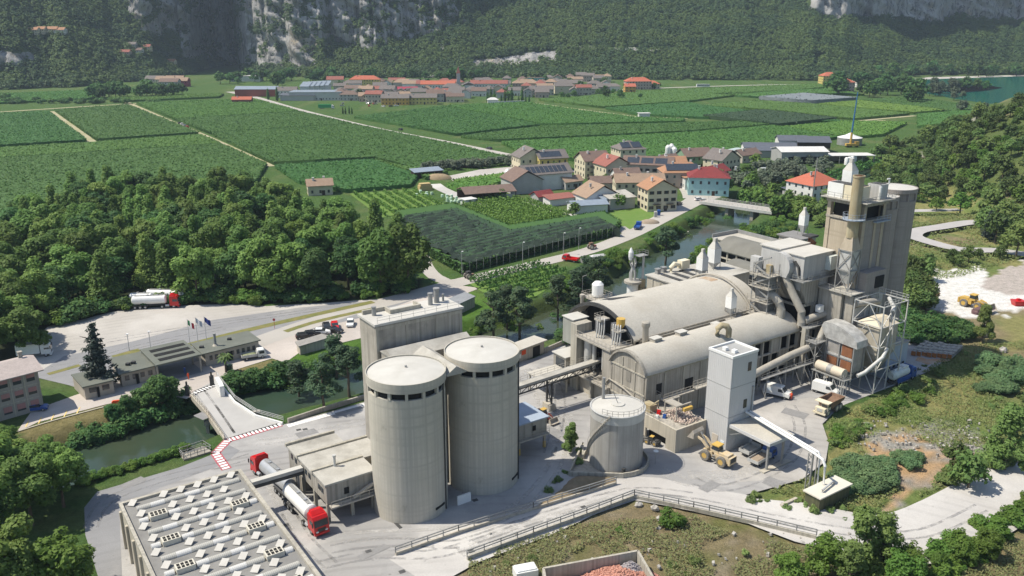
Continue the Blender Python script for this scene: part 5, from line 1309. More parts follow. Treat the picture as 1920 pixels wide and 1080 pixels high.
# big barrel-vaulted hall
U0,U1=111.5,151.0; BV0,BV1=120.3,140.5
arc=barrel(BV0,BV1,13.4,18.2,30)
o=thing('vaulted_hall','large barrel-vaulted hall, dusty pale roof, open dark end with pipework','hall',None,grid=(131,130,0))
part('roof',barrel_shell(MB(),U0,U1,arc,.3,12),ROOFD,o,True)
sw=MB(); sw.box(U0,U1,BV0,BV0+.4,0,11.4).box(U0+3,U1,BV1-.4,BV1,0,13.3)
for k in range(9):sw.box(U0+.3+k*4.8,U0+.9+k*4.8,BV0-.15,BV0+.5,0,13.3)
part('wall',sw,CONC_D,o)
part('clerestory',MB().box(U0+2,U1,BV0+.45,BV0+.55,11.4,13.2),DARK,o)
part('gutter_beam',MB().box(U0,U1,BV0-.6,BV0+.1,13.0,13.35),CONC,o)
end=[(v,z-.3) for v,z in arc]
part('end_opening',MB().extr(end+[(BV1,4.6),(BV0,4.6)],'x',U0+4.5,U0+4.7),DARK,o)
part('end_arch',barrel_shell(MB(),U0-.35,U0+.1,[(v,z+.12) for v,z in arc],.75,1),DARKST,o,True)
part('far_end',MB().extr(end+[(BV1,0),(BV0,0)],'x',U1-.5,U1-.2),CONC_D,o)
# maintenance pipe arch over the roof and rust
arch_o=barrel(BV0,BV1,13.8,18.75,22)
part('pipe_arch',MB().tube([(146.5,v,z) for v,z in arch_o],.22,8).tube([(147.3,v,z-.1) for v,z in arch_o],.14,6),DUSTM,o,True)
part('rust_patch',barrel_shell(MB(),143.5,145.8,[(v,z+.03) for v,z in arc[13:19]],.02,1),mat('rust_dust',(.34,.22,.13),(.46,.38,.29),.9,.95),o)
part('torn_sheet',MB().add([(113.2,133.8,17.7),(114.5,131.5,18.1),(118.2,131.2,18.3),(117.0,132.4,18.25),(121.5,130.6,18.35),(116.2,133.6,18.0)],[(0,1,3,5),(1,2,3),(3,2,4)]),DARKST,o)
part('eave_pipe',MB().tube([(113,BV0-.7,13.55),(150,BV0-.7,13.55)],.12,6).tube([(113,BV0-1.0,13.1),(150,BV0-1.0,13.1)],.1,6),DUSTM,o)
# front structure with columns of pipework
o=thing('silo_frame','tall open concrete frame with pale standing pipes before the vaulted hall','frame',None,grid=(107.5,126,0))
part('pier',MB().box(105.8,109.8,131.0,133.0,0,14.6),CONC,o)
part('pier',MB().box(105.6,109.8,119.7,122.4,4.6,12.2),CONC_D,o)
for vv in (119.8,125.6,130.4):part('post',MB().box(105.5,106.1,vv,vv+.6,0,4.3),CONC,o)
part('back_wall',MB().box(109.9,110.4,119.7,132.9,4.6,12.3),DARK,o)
part('base_wall',MB().box(106.4,110.4,119.7,131,0,3.2),CONC_B,o)
part('lower_deck',MB().box(104.6,110,119.7,132.0,4.3,4.65),DUSTM,o)
part('upper_deck',MB().box(105.2,111.4,119.7,131.0,12.3,12.65),DUSTM,o)
part('handrail',MB().rail([(105.3,119.8,12.65),(105.3,131,12.65)],1.1,1.3,.06).rail([(105.3,119.8,12.65),(111,119.8,12.65)],1.1,1.5,.06).rail([(104.7,119.8,4.65),(104.7,131.8,4.65)],1.1,1.4,.06),DUSTM,o)
for vv,rr__ in ((128.6,.85),(126.9,.45),(123.4,.75),(122.6,.4),(129.8,.3)):
    part('standing_pipe',MB().lathe(107.3,vv,[(.25*rr__,4.7),(rr__*.4,5.3),(rr__,6.9),(rr__,12.3)],16),METAL_L,o,True)
part('cable_ladder',MB().rail([(106.2,125.3,4.7),(106.2,125.4,12.2)],.5,.7,.05),METAL,o)
for vc in (127.6,122.6):
    part('filter_panel',MB().prism([(109.2,vc-.2),(109.7,vc+2.2),(110.8,vc+2.0),(110.4,vc-.4)],12.8,16.2),mat('dark_grille',(.13,.135,.14),(.09,.09,.095),.9,.7),o)
    for k in range(4):
        x=108.2+k*.25; y=vc-.5-k*.45
        part('curved_pipe',MB().tube([(x+.6,y+.9,16.6),(x+.3,y+.6,16.2),(x,y+.2,14.6),(x-.3,y,13.6),(x-.5,y-.1,12.7)],.13,7),METAL_L,o,True)
part('manifold',MB().box(108.4,111.0,126.6,128.6,16.0,16.4).rail([(108.4,126.6,16.4),(108.4,128.6,16.4),(111,128.6,16.4)],1.0,1.0,.05).box(108.4,110.6,121.0,123.2,15.2,15.5).rail([(108.4,121,15.5),(108.4,123.2,15.5)],1,1,.05),DUSTM,o)
part('yellow_hopper',MB().lathe(110.4,122.6,[(.3,15.4),(.9,16.2),(.9,17.6)],14),YELP,o)
part('valve_cluster',MB().ball((106.6,129.8,5.2),.5).ball((106.4,128.2,5.1),.45).ball((106.4,123.9,5.2),.5).ball((106.4,122.4,5.0),.45).tube([(105.8,130.6,4.8),(105.8,129.2,6.0),(106.8,128.2,5.6)],.14,6).tube([(105.6,124.8,4.8),(105.8,123.2,6.0),(106.8,122.2,5.6)],.14,6).tube([(105.4,121.5,4.8),(105.4,119.8,6.6),(105.2,115,6.2),(105.3,111,4.9)],.16,7),DUSTM,o)
part('side_cabin',MB().box(106.6,110.5,133.2,136.8,9.2,14.8),mat('grey_green_sheet',(.36,.37,.33),(.30,.30,.27),.4,.7,streak=.3),o)
part('cabin_roof',MB().box(106.4,110.7,133.0,137.0,14.8,15.0),ROOFW,o)
part('platform',MB().box(112.0,117.5,116.2,120.2,10.4,10.6).rail([(112,116.3,10.6),(117.5,116.3,10.6)],1,1.2,.05).rail([(112,116.3,10.6),(112,120,10.6)],1,1.2,.05).tube([(112.5,117,10.6),(115,117.2,12.4),(117.5,117,10.8)],.1,6).box(113.2,114.4,117.4,118.6,10.6,12.2),DUSTM,o)
part('vent_stack',MB().lathe(113.4,118.4,[(.62,10.6),(.62,16.2),(.85,16.6),(.85,17.4),(.6,17.6)],18),DUSTM,o,True)
# low front shed roof and window house on the yard side
o=thing('weigh_house','small flat-roofed house with a dark window beside the conveyor bridge','building',None,grid=(107,135,0))
part('wall',MB().box(105.5,110.5,134.2,138.5,0,6.2),CONC_D,o)
part('window',MB().box(105.42,105.55,134.6,137.6,3.6,5.6),GLASS,o)
part('roof',MB().box(105.2,110.8,133.9,138.8,6.2,6.4),ROOFW,o)
part('loading_roof',MB().box(97.5,105.1,130.2,137.2,3.6,3.85),ROOFD,o)
for uu,vv in ((98,130.6),(98,136.8),(103,130.6)):part('post',MB().bar((uu,vv,0),(uu,vv,3.6),.3),CONC,o)

# low vaulted hall
LU0,LU1,LV0,LV1=105.6,150.6,109.7,119.5
arc2=barrel(LV0,LV1,10.8,14.3,22)
o=thing('mill_hall','narrow vaulted hall with gridded concrete side wall and gable','hall',None,grid=(128,114.6,0))
part('roof',barrel_shell(MB(),LU0-.3,LU1,arc2,.25,14),ROOFD,o,True)
part('gable',MB().extr([(v,z-.26) for v,z in arc2]+[(LV1,0),(LV0,0)],'x',LU0,LU0+.4),CONC_D,o)
gb=MB()
for vv in (112.6,116.2):gb.box(LU0-.12,LU0-.003,vv-.15,vv+.15,4.4,12.5)
for zz_ in (4.2,6.4,10.4):gb.box(LU0-.15,LU0-.004,LV0,LV1,zz_-.16,zz_+.16)
part('gable_beam',gb,CONC,o)
part('louvre',MB().box(LU0-.1,LU0-.005,113.7,115.0,8.0,10.0),mat('louvre',(.30,.28,.24),(.18,.17,.15),8,.8),o)
part('window',MB().box(LU0-.1,LU0-.005,113.2,115.2,2.2,3.8),DARK,o)
part('gable_arch',barrel_shell(MB(),LU0-.5,LU0+.2,[(v,z+.06) for v,z in arc2],.45,1),CONC_D,o,True)
part('white_patch',MB().box(LU0-.09,LU0-.005,109.9,111.8,3.2,4.1),WHITE,o)
part('wall',MB().box(LU0,122.4,LV0,LV0+.35,0,10.7).box(LU0,LU1,LV1-.35,LV1,0,10.7),CONC_D,o)
fr=MB()
for k in range(11):
    uu=122.4+k*2.82; fr.box(uu-.22,uu+.22,LV0-.05,LV0+.5,0,10.65)
for zz_ in (0.0,3.4,6.9,10.3):fr.box(122.4,LU1,LV0+.02,LV0+.42,zz_,zz_+.4)
part('wall_frame',fr,CONC,o)
for k,z0,z1 in ((1,7.3,10.3),(4,7.3,10.3),(5,3.8,6.9),(7,7.3,10.3),(8,3.8,6.9),(3,.4,3.4),(9,.4,3.4)):
    part('infill_panel',MB().box(122.65+k*2.82,125.0+k*2.82,LV0+.12,LV0+.3,z0,z1),CONC_D,o)
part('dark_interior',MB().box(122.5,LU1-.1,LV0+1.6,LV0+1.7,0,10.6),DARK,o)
for uu in (110.8,115.8,120.6):part('pilaster',MB().box(uu-.2,uu+.2,LV0-.15,LV0-.004,0,10.6),CONC,o)
part('door_opening',MB().box(108.6,110.0,LV0-.08,LV0-.005,6.0,8.2).box(116.4,118.6,LV0-.08,LV0-.005,4.6,7.4),DARK,o)
part('walkway',MB().box(108.4,116.6,107.2,108.4,5.6,5.85).rail([(108.4,107.3,5.85),(116.6,107.3,5.85)],1.1,1.2,.06).rail([(108.6,108.3,5.85),(108.6,109.6,5.85)],1.1,1,.06).box(116.6,120.5,106.5,107.8,6.2,6.45).rail([(116.6,106.5,6.45),(120.5,106.5,6.45)],1.1,1.2,.06).rail([(116.6,107.7,6.45),(120.5,107.7,6.45)],1.1,1.2,.06),DUSTM,o)
part('downpipe',MB().tube([(LU0+.4,LV0-.2,0),(LU0+.4,LV0-.2,10.7)],.13,8),METAL,o)
part('eave_edge',MB().box(LU0,LU1,LV0-.42,LV0-.05,10.45,10.72),mat('mossy_edge',(.26,.24,.15),(.36,.34,.29),1.2,.95),o)
for uu,vv in ((112.6,115.6),(119.4,115.4)):
    zt=14.15; vb=part('ridge_vent',MB().box(uu,uu+2.0,vv-.7,vv+.7,zt-.2,zt+.75),DUSTM,o); part('vent_cap',MB().box(uu-.15,uu+2.15,vv-.85,vv+.85,zt+.76,zt+.9),ROOFW,vb)
part('ridge_vent',MB().box(131.5,133.4,116.6,117.8,13.5,13.9),ROOFW,o)
part('elbow_duct',MB().tube([(127.4,112.0,13.6),(127.4,112.0,15.1),(128.0,111.5,15.9),(128.8,110.9,15.7),(129.2,110.6,14.9),(129.2,110.6,13.4)],.62,12),RUSTY,o,True)
# valley between the halls
vd=thing('gutter_walkway','dark service walkway with steel frames in the valley between both halls','walkway',None,grid=(131,120,0))
part('deck',MB().box(112,150,119.6,120.2,10.2,10.4),DARKST,vd)
vf=MB()
for k in range(9):vf.bar((113.5+k*4.4,119.7,10.4),(113.5+k*4.4,119.7,12.6),.2).bar((113.5+k*4.4,119.7,12.6),(113.5+k*4.4,120.3,12.6),.2)
vf.bar((113,119.7,12.6),(150,119.7,12.6),.2)
part('frame',vf,DUSTM,vd)
# dust filter boxes with pyramid hoods
def hooded_filter(u,v,z,s,label,stand=1.6):
    o=thing('dust_filter',label,'dust filter','white dust filters with pyramid hoods' if False else None,grid=(u,v,z))
    w_=s*.5
    part('casing',MB().box(u-w_,u+w_,v-w_,v+w_,z+stand,z+stand+s*1.5),WHITE,o)
    part('hood',MB().frustum((u-w_,u+w_,v-w_,v+w_),z+stand+s*1.5+.01,(u-w_*.35,u+w_*.35,v-w_*.35,v+w_*.35),z+stand+s*2.2).box(u-w_*.35,u+w_*.35,v-w_*.35,v+w_*.35,z+stand+s*2.21,z+stand+s*2.6),ROOFW,o)
    part('hopper',MB().frustum((u-w_*.3,u+w_*.3,v-w_*.3,v+w_*.3),z+stand*.2,(u-w_,u+w_,v-w_,v+w_),z+stand-.01),METAL_L,o)
    lg=MB()
    for a_ in (-1,1):
        for b_ in (-1,1):lg.bar((u+a_*w_*.95,v+b_*w_*.95,z),(u+a_*w_*.95,v+b_*w_*.95,z+stand),.14)
    part('stand',lg,METAL,o); return o
hooded_filter(140.0,119.9,13.3,1.7,'white hooded dust filter standing in the valley between both vaulted roofs',1.8)
part('stand_platform',MB().box(137.6,142.4,118.4,121.0,12.9,13.1).rail([(137.6,118.4,13.1),(142.4,118.4,13.1),(142.4,121,13.1)],1.1,1.2,.05).bar((137.8,118.6,10.5),(137.8,118.6,13),.2).bar((142.2,118.6,10.5),(142.2,118.6,13),.2).bar((137.8,118.6,10.8),(142.2,118.6,13),.1),DUSTM,bpy.data.objects['dust_filter'])

# ------------------------------------------------------------------ filter building, preheater tower, storage towers
W_WALL=mat('grubby_white_wall',(.52,.50,.47),(.36,.345,.32),.6,.9)
PANEL=mat('grey_white_panel',(.50,.495,.48),(.42,.415,.40),.35,.7,streak=.25)
o=thing('filter_building','big pale panelled filter building astride the end of the vaulted hall','building',None,grid=(155,115,0))
part('casing',MB().box(150,159.6,109.5,115.4,22.4,27.3).box(150,159.6,115.6,121,22.4,27.6),PANEL,o)
part('roof',MB().box(149.7,159.9,109.2,115.4,27.3,27.5),ROOFW,o)
part('roof',MB().box(149.7,159.9,115.6,121.3,27.6,27.85),ROOFW,o)
part('hopper_casing',MB().add([(152.2,109.6,16.4),(159.2,109.6,16.4),(159.2,120.5,16.4),(152.2,120.5,16.4),(150.4,109.6,20.2),(159.2,109.6,20.2),(159.2,120.5,20.2),(150.4,120.5,20.2),(150.4,109.6,22.39),(159.2,109.6,22.39),(159.2,120.5,22.39),(150.4,120.5,22.39)],
     [(0,3,2,1),(8,9,10,11)]+[(a+i,a+(i+1)%4,a+4+(i+1)%4,a+4+i) for a in (0,4) for i in range(4)]),CONC_D,o)
part('walkway',MB().box(150.4,159.8,108.3,109.48,22.0,22.2).rail([(150.5,108.35,22.2),(159.8,108.35,22.2)],1.1,1.2,.06).box(148.8,149.98,108.3,112.5,22.0,22.2).rail([(148.85,108.3,22.2),(148.85,112.5,22.2)],1.1,1.2,.06),METAL,o)
fr=MB()
for uu in (150.8,155,159):
    for vv in (109.8,120.2):fr.box(uu-.35,uu+.35,vv-.35,vv+.35,0,16.4)
for zz_ in (5.5,11,15.8):fr.box(150.8,159,109.6,110.0,zz_,zz_+.5).box(150.6,151.0,109.8,120.2,zz_,zz_+.5)
part('support_frame',fr,CONC_D,o)
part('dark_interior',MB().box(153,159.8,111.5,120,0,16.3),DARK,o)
part('floor_deck',MB().box(150.8,160,108.5,111.4,5.4,5.6).rail([(150.8,108.6,5.6),(160,108.6,5.6)],1.1,1.4,.06).box(150.8,160,108.5,111.4,10.4,10.6).rail([(150.8,108.6,10.6),(160,108.6,10.6)],1.1,1.4,.06),DUSTM,o)
part('inspection_panel',MB().box(150.28,150.38,110.0,114.4,19.6,21.9),METAL,o)
o=thing('fan_duct','round fan housing with a bent duct dropping down the front of the filter building','duct',None,grid=(149,112,13))
fd=MB()
prof=[(114.6+2.9*math.cos(t_),24.6+2.9*math.sin(t_)) for t_ in np.linspace(-.4,math.pi+.6,18)]+[(112.4,22.3),(115.6,22.3)]
part('fan_housing',MB().extr(prof,'x',148.2,149.9),PANEL,o)
part('motor',MB().box(147.2,148.15,116.0,117.2,22.5,24.4),RUSTY,o)
part('duct',MB().tube([(149.2,113.4,23.5),(149.2,113.0,22.0),(149.6,111.4,19.0),(150.2,109.0,15.2),(150.2,108.8,13.0),(150.2,108.8,12.2)],.85,14),DUSTM,o,True)
part('duct',MB().tube([(150.6,108.4,13.2),(154,107.6,14.0),(157.5,107.2,14.3),(159.0,106.6,13.4),(159.2,106.2,11.8)],.82,14),DUSTM,o,True)
part('white_box',MB().box(153.6,154.9,106.9,108.1,14.9,16.4),WHITE,o)
part('pipe_deck',MB().box(149.5,160.5,106.4,108.2,12.0,12.2).rail([(149.5,106.5,12.2),(160.5,106.5,12.2)],1.0,1.5,.05),METAL,o)
part('pier',MB().box(149.4,150.6,106.9,107.9,0,12.0),CONC,o)
part('black_belt',MB().tube([(149.6,113.0,25.4),(149.7,111.6,25.9),(149.75,110.6,24.9),(149.8,110.3,22.8)],.28,4),DARKST,o)
o=thing('roof_duct','fat elbow duct rising from the end of the narrow vaulted roof','duct',None,grid=(146,113,12))
part('duct',MB().tube([(147.6,112.4,12.0),(147.6,112.4,15.2),(147.4,112.9,16.8),(147.0,114.0,17.9),(146.8,115.4,18.2)],.95,14),DUSTM,o,True)
o=thing('stair_tower','steel stair tower with grated landings before the filter building','stair tower',None,grid=(147,116.5,12))
sf=MB()
for uu in (145.2,148.2):
    for vv in (114.3,118.8):sf.bar((uu,vv,11),(uu,vv,25),.18)
for k in range(6):
    z_=13.2+k*2.3
    sf.bar((145.2,114.3,z_+2.2*(k%2)),(145.2,118.8,z_+2.2*((k+1)%2)),.3)
part('frame',sf,METAL,o)
for z_ in (13.2,16.4,19.6,22.4):
    part('landing',MB().box(144.6,148.6,113.9,119.4,z_,z_+.15).rail([(144.65,113.9,z_+.15),(144.65,119.4,z_+.15)],1.1,1.1,.06).rail([(144.65,113.95,z_+.15),(148.6,113.95,z_+.15)],1.1,1.1,.06),DUSTM,o)
part('machine_core',MB().box(146.0,148.3,114.8,118.4,13.4,22.3),mat('dusty_machine',(.27,.265,.25),(.15,.15,.145),1.2,.8),o)
part('white_cabinet',MB().box(145.6,147.0,118.0,120.2,22.6,26.0),PANEL,o)

o=thing('preheater_tower','tallest concrete tower of the works with open top floor and beige stained face','tower',None,grid=(165,108,0))
tw=MB().box(160.2,167.6,103.6,112.2,0,34.6)
part('wall',tw,SILOT,o)
part('stained_face',MB().box(160.05,160.19,105.0,111.4,24.5,34.2),STAINC,o)
part('corner_pier',MB().box(159.9,160.9,111.5,112.4,14,38.2).box(159.9,160.9,103.4,104.4,14,38.2).box(166.8,167.7,103.4,104.4,14,38.2).box(166.8,167.7,111.5,112.4,14,38.2).box(164.2,165.0,103.45,103.59,14,34.6),STAINC,o)
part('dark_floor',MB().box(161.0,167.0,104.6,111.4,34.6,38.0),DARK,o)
part('deck_beam',MB().box(159.7,168.0,103.1,112.6,38.0,38.9).box(159.8,167.8,103.3,112.5,34.6,35.0),CONC_D,o)
part('roof_deck',MB().box(158.6,168.8,102.0,113.4,38.9,39.1),ROOFG,o)
part('handrail',MB().rail([(158.7,113.3,39.1),(158.7,102.1,39.1),(168.7,102.1,39.1),(168.7,113.3,39.1)],1.1,1.5,.06),METAL,o)
part('cooler_box',MB().box(159.6,163.0,108.8,112.6,39.1,42.1),WHITE,o)
part('cooler_box',MB().box(159.6,163.0,104.6,108.5,39.1,42.0),CREAM,o)
part('cooler_box',MB().box(164.6,167.5,103.4,106.4,39.1,42.2),PANEL,o)
part('cooler_opening',MB().box(159.9,162.7,104.9,112.3,42.02,42.14).box(164.9,167.2,103.7,106.1,42.2,42.28),DARKST,o)
part('gallery',MB().box(163.5,168.4,102.4,103.4,34.3,34.5).rail([(163.5,102.45,34.5),(168.4,102.45,34.5)],1.1,1.2,.06),BLUEP,o)
part('white_pipe',MB().tube([(164.2,103.1,39.2),(164.0,102.9,40.8),(164.0,102.9,42)],.3,8).tube([(168.6,104,42),(168.6,104,43.1),(167.8,104,43.1)],.16,6),WHITE,o)
part('window_band',MB().box(166.0,166.7,103.42,103.55,35.4,37.6),DARK,o)
hooded_filter(163.6,110.2,39.1,2.3,'white hooded dust filter on the very top of the tall tower',2.0)
o=thing('tower_chimney','rust-streaked round chimney standing on a framed hopper at the tower corner','chimney',None,grid=(158.4,104.6,21))
part('flue',MB().lathe(158.4,104.6,[(1.2,31.5),(1.15,44.2),(1.25,44.3),(1.25,44.7),(1.0,44.7)],22,False),RUSTY,o,True)
part('flue_mouth',MB().lathe(158.4,104.6,[(1.02,44.5),(.5,44.52)],22),RUST,o)
part('transition',MB().frustum((156.9,159.9,103.1,106.1),28.9,(157.5,159.3,103.7,105.5),31.8),STAINC,o)
part('casing',MB().box(157.0,159.8,103.2,106.0,24.6,28.85).frustum((157.8,159.0,104.0,105.2),21.4,(157.0,159.8,103.2,106.0),24.59),METAL_L,o)
sf=MB()
for uu in (156.8,160.0):
    for vv in (103.0,106.2):sf.bar((uu,vv,20),(uu,vv,29),.2)
for (p_,q_) in (((156.8,103),(156.8,106.2)),((156.8,103),(160,103))):
    for z0,z1 in ((20.2,24.5),(24.5,28.8)):
        sf.bar((*p_,z0),(*q_,z1),.14).bar((*q_,z0),(*p_,z1),.14).bar((*p_,z1),(*q_,z1),.18)
part('frame',sf,METAL,o)
part('gallery',MB().lathe(158.4,104.6,[(1.25,35.4),(2.3,35.4),(2.3,35.6),(1.25,35.6)],18,False).rail([(158.4+2.25*math.cos(t_),104.6+2.25*math.sin(t_),35.6) for t_ in np.linspace(1.2,5.6,12)],1.1,2,.05),BLUEP,o)
o=thing('crusher_block','stepped concrete block with grey panels between filter building and tower','building',None,grid=(160,105,0))
part('wall',MB().box(156.6,167.4,101.2,103.3,0,19.4).box(155.8,160.0,103.5,109.2,0,19.8),CONC_D,o)
part('roof',MB().box(155.4,160.1,101.0,109.4,19.8,20.05),ROOFG,o)
part('panel',MB().box(157.0,162.4,101.05,101.19,11.6,16.8).box(162.8,167.0,101.05,101.19,11.6,18.6),PANEL,o)
part('window',MB().box(163.6,166.6,101.0,101.18,20.2,22.8),DARK,o)
part('upper_wall',MB().box(160.2,167.4,101.2,103.4,19.45,24.0),SILOT,o)
part('window',MB().box(164.6,166.2,100.9,101.03,13.2,15.6),GLASS,o)
part('bin',MB().box(155.9,158.6,109.4,111.6,20.1,23.4),PANEL,o)
part('handrail',MB().rail([(155.5,101.1,20.05),(155.5,109.3,20.05)],1.1,1.3,.06),METAL,o)
part('pale_cabin',MB().box(157.4,159.9,108.2,110.6,23.5,26.6),mat('pale_green_sheet',(.56,.60,.57),(.5,.54,.52),.5,.6),o)
o=thing('pipe_riser','dark stack of pipes and flanges beside the pale cabin','pipes',None,grid=(161,116.5,12))
part('pipe',MB().tube([(161,116.5,12),(161,116.5,27),(161.6,116,28)],.8,10).tube([(161.8,117.4,12),(161.8,117.4,29)],.3,8),RUST,o,True)
part('flange',MB().lathe(161,116.5,[(1.3,20),(1.3,20.5)],12).lathe(161,116.5,[(1.2,24),(1.2,24.4)],12).box(159.8,162.6,115.6,118,28.9,29.2),DARKST,o)
def storage_tower(u,v,R_,h,label,back):
    o=thing('storage_silo',label,'silo','storage silos behind the tower' if False else None,grid=(u,v,0))
    part('shaft',MB().lathe(u,v,[(R_,0),(R_,h-2.6),(R_*.93,h-2.6),(R_*.93,h-.9)],40),SILOT,o,True)
    part('rim',MB().lathe(u,v,[(R_*.99,h-.9),(R_*1.03,h-.9),(R_*1.03,h),(R_*.98,h)],40,False),SILOT,o,True)
    part('roof',MB().lathe(u,v,[(R_*1.02,h-.1),(.02,h+.3)],40,False),ROOFW,o,True)
    for k in range(10):
        t_=2*math.pi*k/10; part('column',MB().box(u+R_*.96*math.cos(t_)-.25,u+R_*.96*math.cos(t_)+.25,v+R_*.96*math.sin(t_)-.25,v+R_*.96*math.sin(t_)+.25,h-2.6,h-.9),SILOT,o)
    return o
storage_tower(171.4,106.9,3.4,38.8,'slimmer round storage silo pressed against the tall tower',False)
storage_tower(178.0,108.2,4.6,39.8,'widest round storage silo at the back of the tall tower',True)

# arched metal reactor and scaffolded filter on the yard side
o=thing('gas_cooler','rust-marked steel cooler with a bulging silver hood on legs','machine',None,grid=(153.5,100,0))
ARM=mat('crumpled_lagging',(.58,.575,.55),(.36,.355,.34),.9,.5,metal=.25,bump=.5,bscale=2)
for a_ in range(2):part('casing',MB().box(152.3,155.4,96.8+3.4*a_,99.9+3.4*a_,4.6,10.6),mat('worn_lagging',(.40,.385,.36),(.27,.255,.235),.6,.7,streak=.3),o)
part('rust_plate',MB().box(152.17,152.28,97.1,99.6,7.8,10.3).box(152.17,152.28,97.1,99.6,4.8,6.9).box(152.17,152.28,100.5,103.0,4.8,6.9),RUST,o)
part('white_plate',MB().box(152.12,152.26,97.0,99.8,7.0,7.7).box(152.12,152.26,100.3,103.2,7.0,7.7),PANEL,o)
part('hood',MB().extr([(95.9,10.3),(96.2,11.7),(97.6,12.9),(99.6,13.7),(102,14.2),(104.3,14.0),(104.9,13.0),(104.3,11.6),(103.5,10.6)],'x',151.9,155.7),ARM,o,True)
part('side_duct',MB().box(155.45,157.0,97.2,99.4,5,10.5),ARM,o)
cf=MB()
for vv in (96.7,100.1,103.4):
    for uu in (152.1,155.6):cf.bar((uu,vv,0),(uu,vv,10.8),.2)
cf.bar((152.1,99.9,7.5),(152.1,100.4,10.4),.12).bar((152.1,96.7,7.3),(152.1,103.4,7.3),.16)
part('frame',cf,METAL,o)
o=thing('steel_drum','long cream drum lying on a steel trestle above the white van','tank',None,grid=(149.6,99.5,0))
part('drum',MB().tube([(149.6,103.2,5.1),(149.6,96.6,5.1)],1.05,18),mat('cream_lagging',(.60,.53,.42),(.52,.455,.36),.5,.7),o,True)
part('drum_band',MB().tube([(149.6,100.4,5.1),(149.6,99.3,5.1)],1.08,18),METAL,o,True)
df=MB()
for vv in (96.4,98.5,100.6,102.7,103.6):
    for uu in (148.7,150.5):df.bar((uu,vv,0),(uu,vv,4.0),.14)
for k in range(4):df.bar((148.7,96.4+2.1*k,.3),(148.7,98.5+2.1*k,3.8),.08)
part('trestle',df,METAL_L,o)
part('deck',MB().box(148.4,150.8,95.6,104,3.95,4.1).rail([(148.45,95.6,4.1),(148.45,97.0,4.1)],1,.7,.05).rail([(148.45,95.65,4.1),(150.7,95.65,4.1)],1,.7,.05),METAL,o)
part('ladder',MB().rail([(148.2,95.9,0),(148.3,95.9,5)],.5,.4,.06).bar((148.0,95.4,0),(148.0,95.4,4.5),.1).bar((148.0,96.4,0),(148.0,96.4,4.5),.1),METAL_L,o)
o=thing('scaffold_filter','hopper-shaped filter inside an open white steel scaffold','filter',None,grid=(160.5,97.3,0))
sc_=MB(); SU,SV=(156.3,164.8),(93.8,100.6)
for uu in SU+(160.5,):
    for vv in SV:sc_.bar((uu,vv,0),(uu,vv,19.3),.22)
for z_ in (0.2,5.2,10.2,14.6,19.2):
    for vv in SV:sc_.bar((SU[0],vv,z_),(SU[1],vv,z_),.18)
    for uu in SU:sc_.bar((uu,SV[0],z_),(uu,SV[1],z_),.18)
for z0,z1 in ((.2,5.2),(5.2,10.2),(10.2,14.6),(14.6,19.2)):
    sc_.bar((SU[0],SV[0],z0),(160.5,SV[0],z1),.13).bar((160.5,SV[0],z1),(SU[1],SV[0],z0),.13); sc_.bar((SU[0],SV[0],z0),(SU[0],97.2,z1),.13).bar((SU[0],97.2,z1),(SU[0],SV[1],z0),.13)
part('scaffold',sc_,METAL_L,o)
part('handrail',MB().rail([(SU[0],SV[0],19.3),(SU[1],SV[0],19.3),(SU[1],SV[1],19.3)],1.1,1.3,.06),METAL_L,o)
part('filter_casing',MB().box(157.0,163.6,94.6,100.0,8.2,14.2),CONC_B,o)
part('filter_roof',MB().frustum((156.8,163.8,94.4,100.2),14.2,(158.2,162.4,96.6,98.2),15.6),mat('cream_roof',(.62,.55,.42),(.56,.5,.38),.5,.8),o)
part('hopper',MB().frustum((159.2,161.2,96.4,98.2),3.2,(157.0,163.6,94.6,100.0),8.19),CONC_D,o)
part('duct',MB().tube([(164.6,98,18.6),(160.4,94.2,18.4),(158.6,93.3,18.0),(158.2,93.2,16.8),(158.2,93.1,10.2),(156.8,93.0,8.4),(153.6,94.6,5.2),(152.0,95.2,4.6)],.42,12),METAL_L,o,True)
part('roof_duct',MB().tube([(164,100,17.4),(160.5,99.5,18.2),(157.0,100.8,18.0)],.7,12),DUSTM,o,True)
o=thing('slanting_duct','dusty slanting duct between scaffolded filter and filter building','duct',None,grid=(158,104,8))
part('duct',MB().tube([(156.4,104.6,8.5),(157.6,104.8,12.0),(159.4,105.0,15.6),(160.6,104.6,16.2),(161.6,103.6,15.6)],1.0,14),DUSTM,o,True)
part('support',MB().box(158.0,158.6,104.4,105.2,0,11.4),METAL,o)
o=thing('long_duct','long dusty duct on steel portals along the side of the narrow hall','duct',None,grid=(137,106,5))
part('duct',MB().tube([(118.2,104.8,4.6),(126,105.2,5.4),(136,106.0,6.4),(144,106.4,7.2),(150.4,106.0,8.0),(152.2,105.2,9.6),(153.4,104.6,13.2)],.78,14),DUSTM,o,True)
lf=MB()
for uu in (122,129,135.5,141.5,147):lf.bar((uu,105.0,0),(uu,105.0,5.2),.2).bar((uu,107.2,0),(uu,107.2,5.6),.2).bar((uu,105,4.2),(uu,107.2,4.2),.2).bar((uu,105,.3),(uu,107.2,4),.1)
part('portal_frame',lf,METAL,o)
part('walkway',MB().box(133,150,104.2,105.0,5.0,5.15).rail([(133,104.25,5.15),(150,104.25,5.15)],1,1.6,.05),METAL,o)
o=thing('platform_tower','steel platform tower with grated decks beside the rusty cooler','platform',None,grid=(151,105.5,0))
pf=MB()
for uu in (149.4,152.4):
    for vv in (104.0,106.2):pf.bar((uu,vv,0),(uu,vv,9.8),.2)
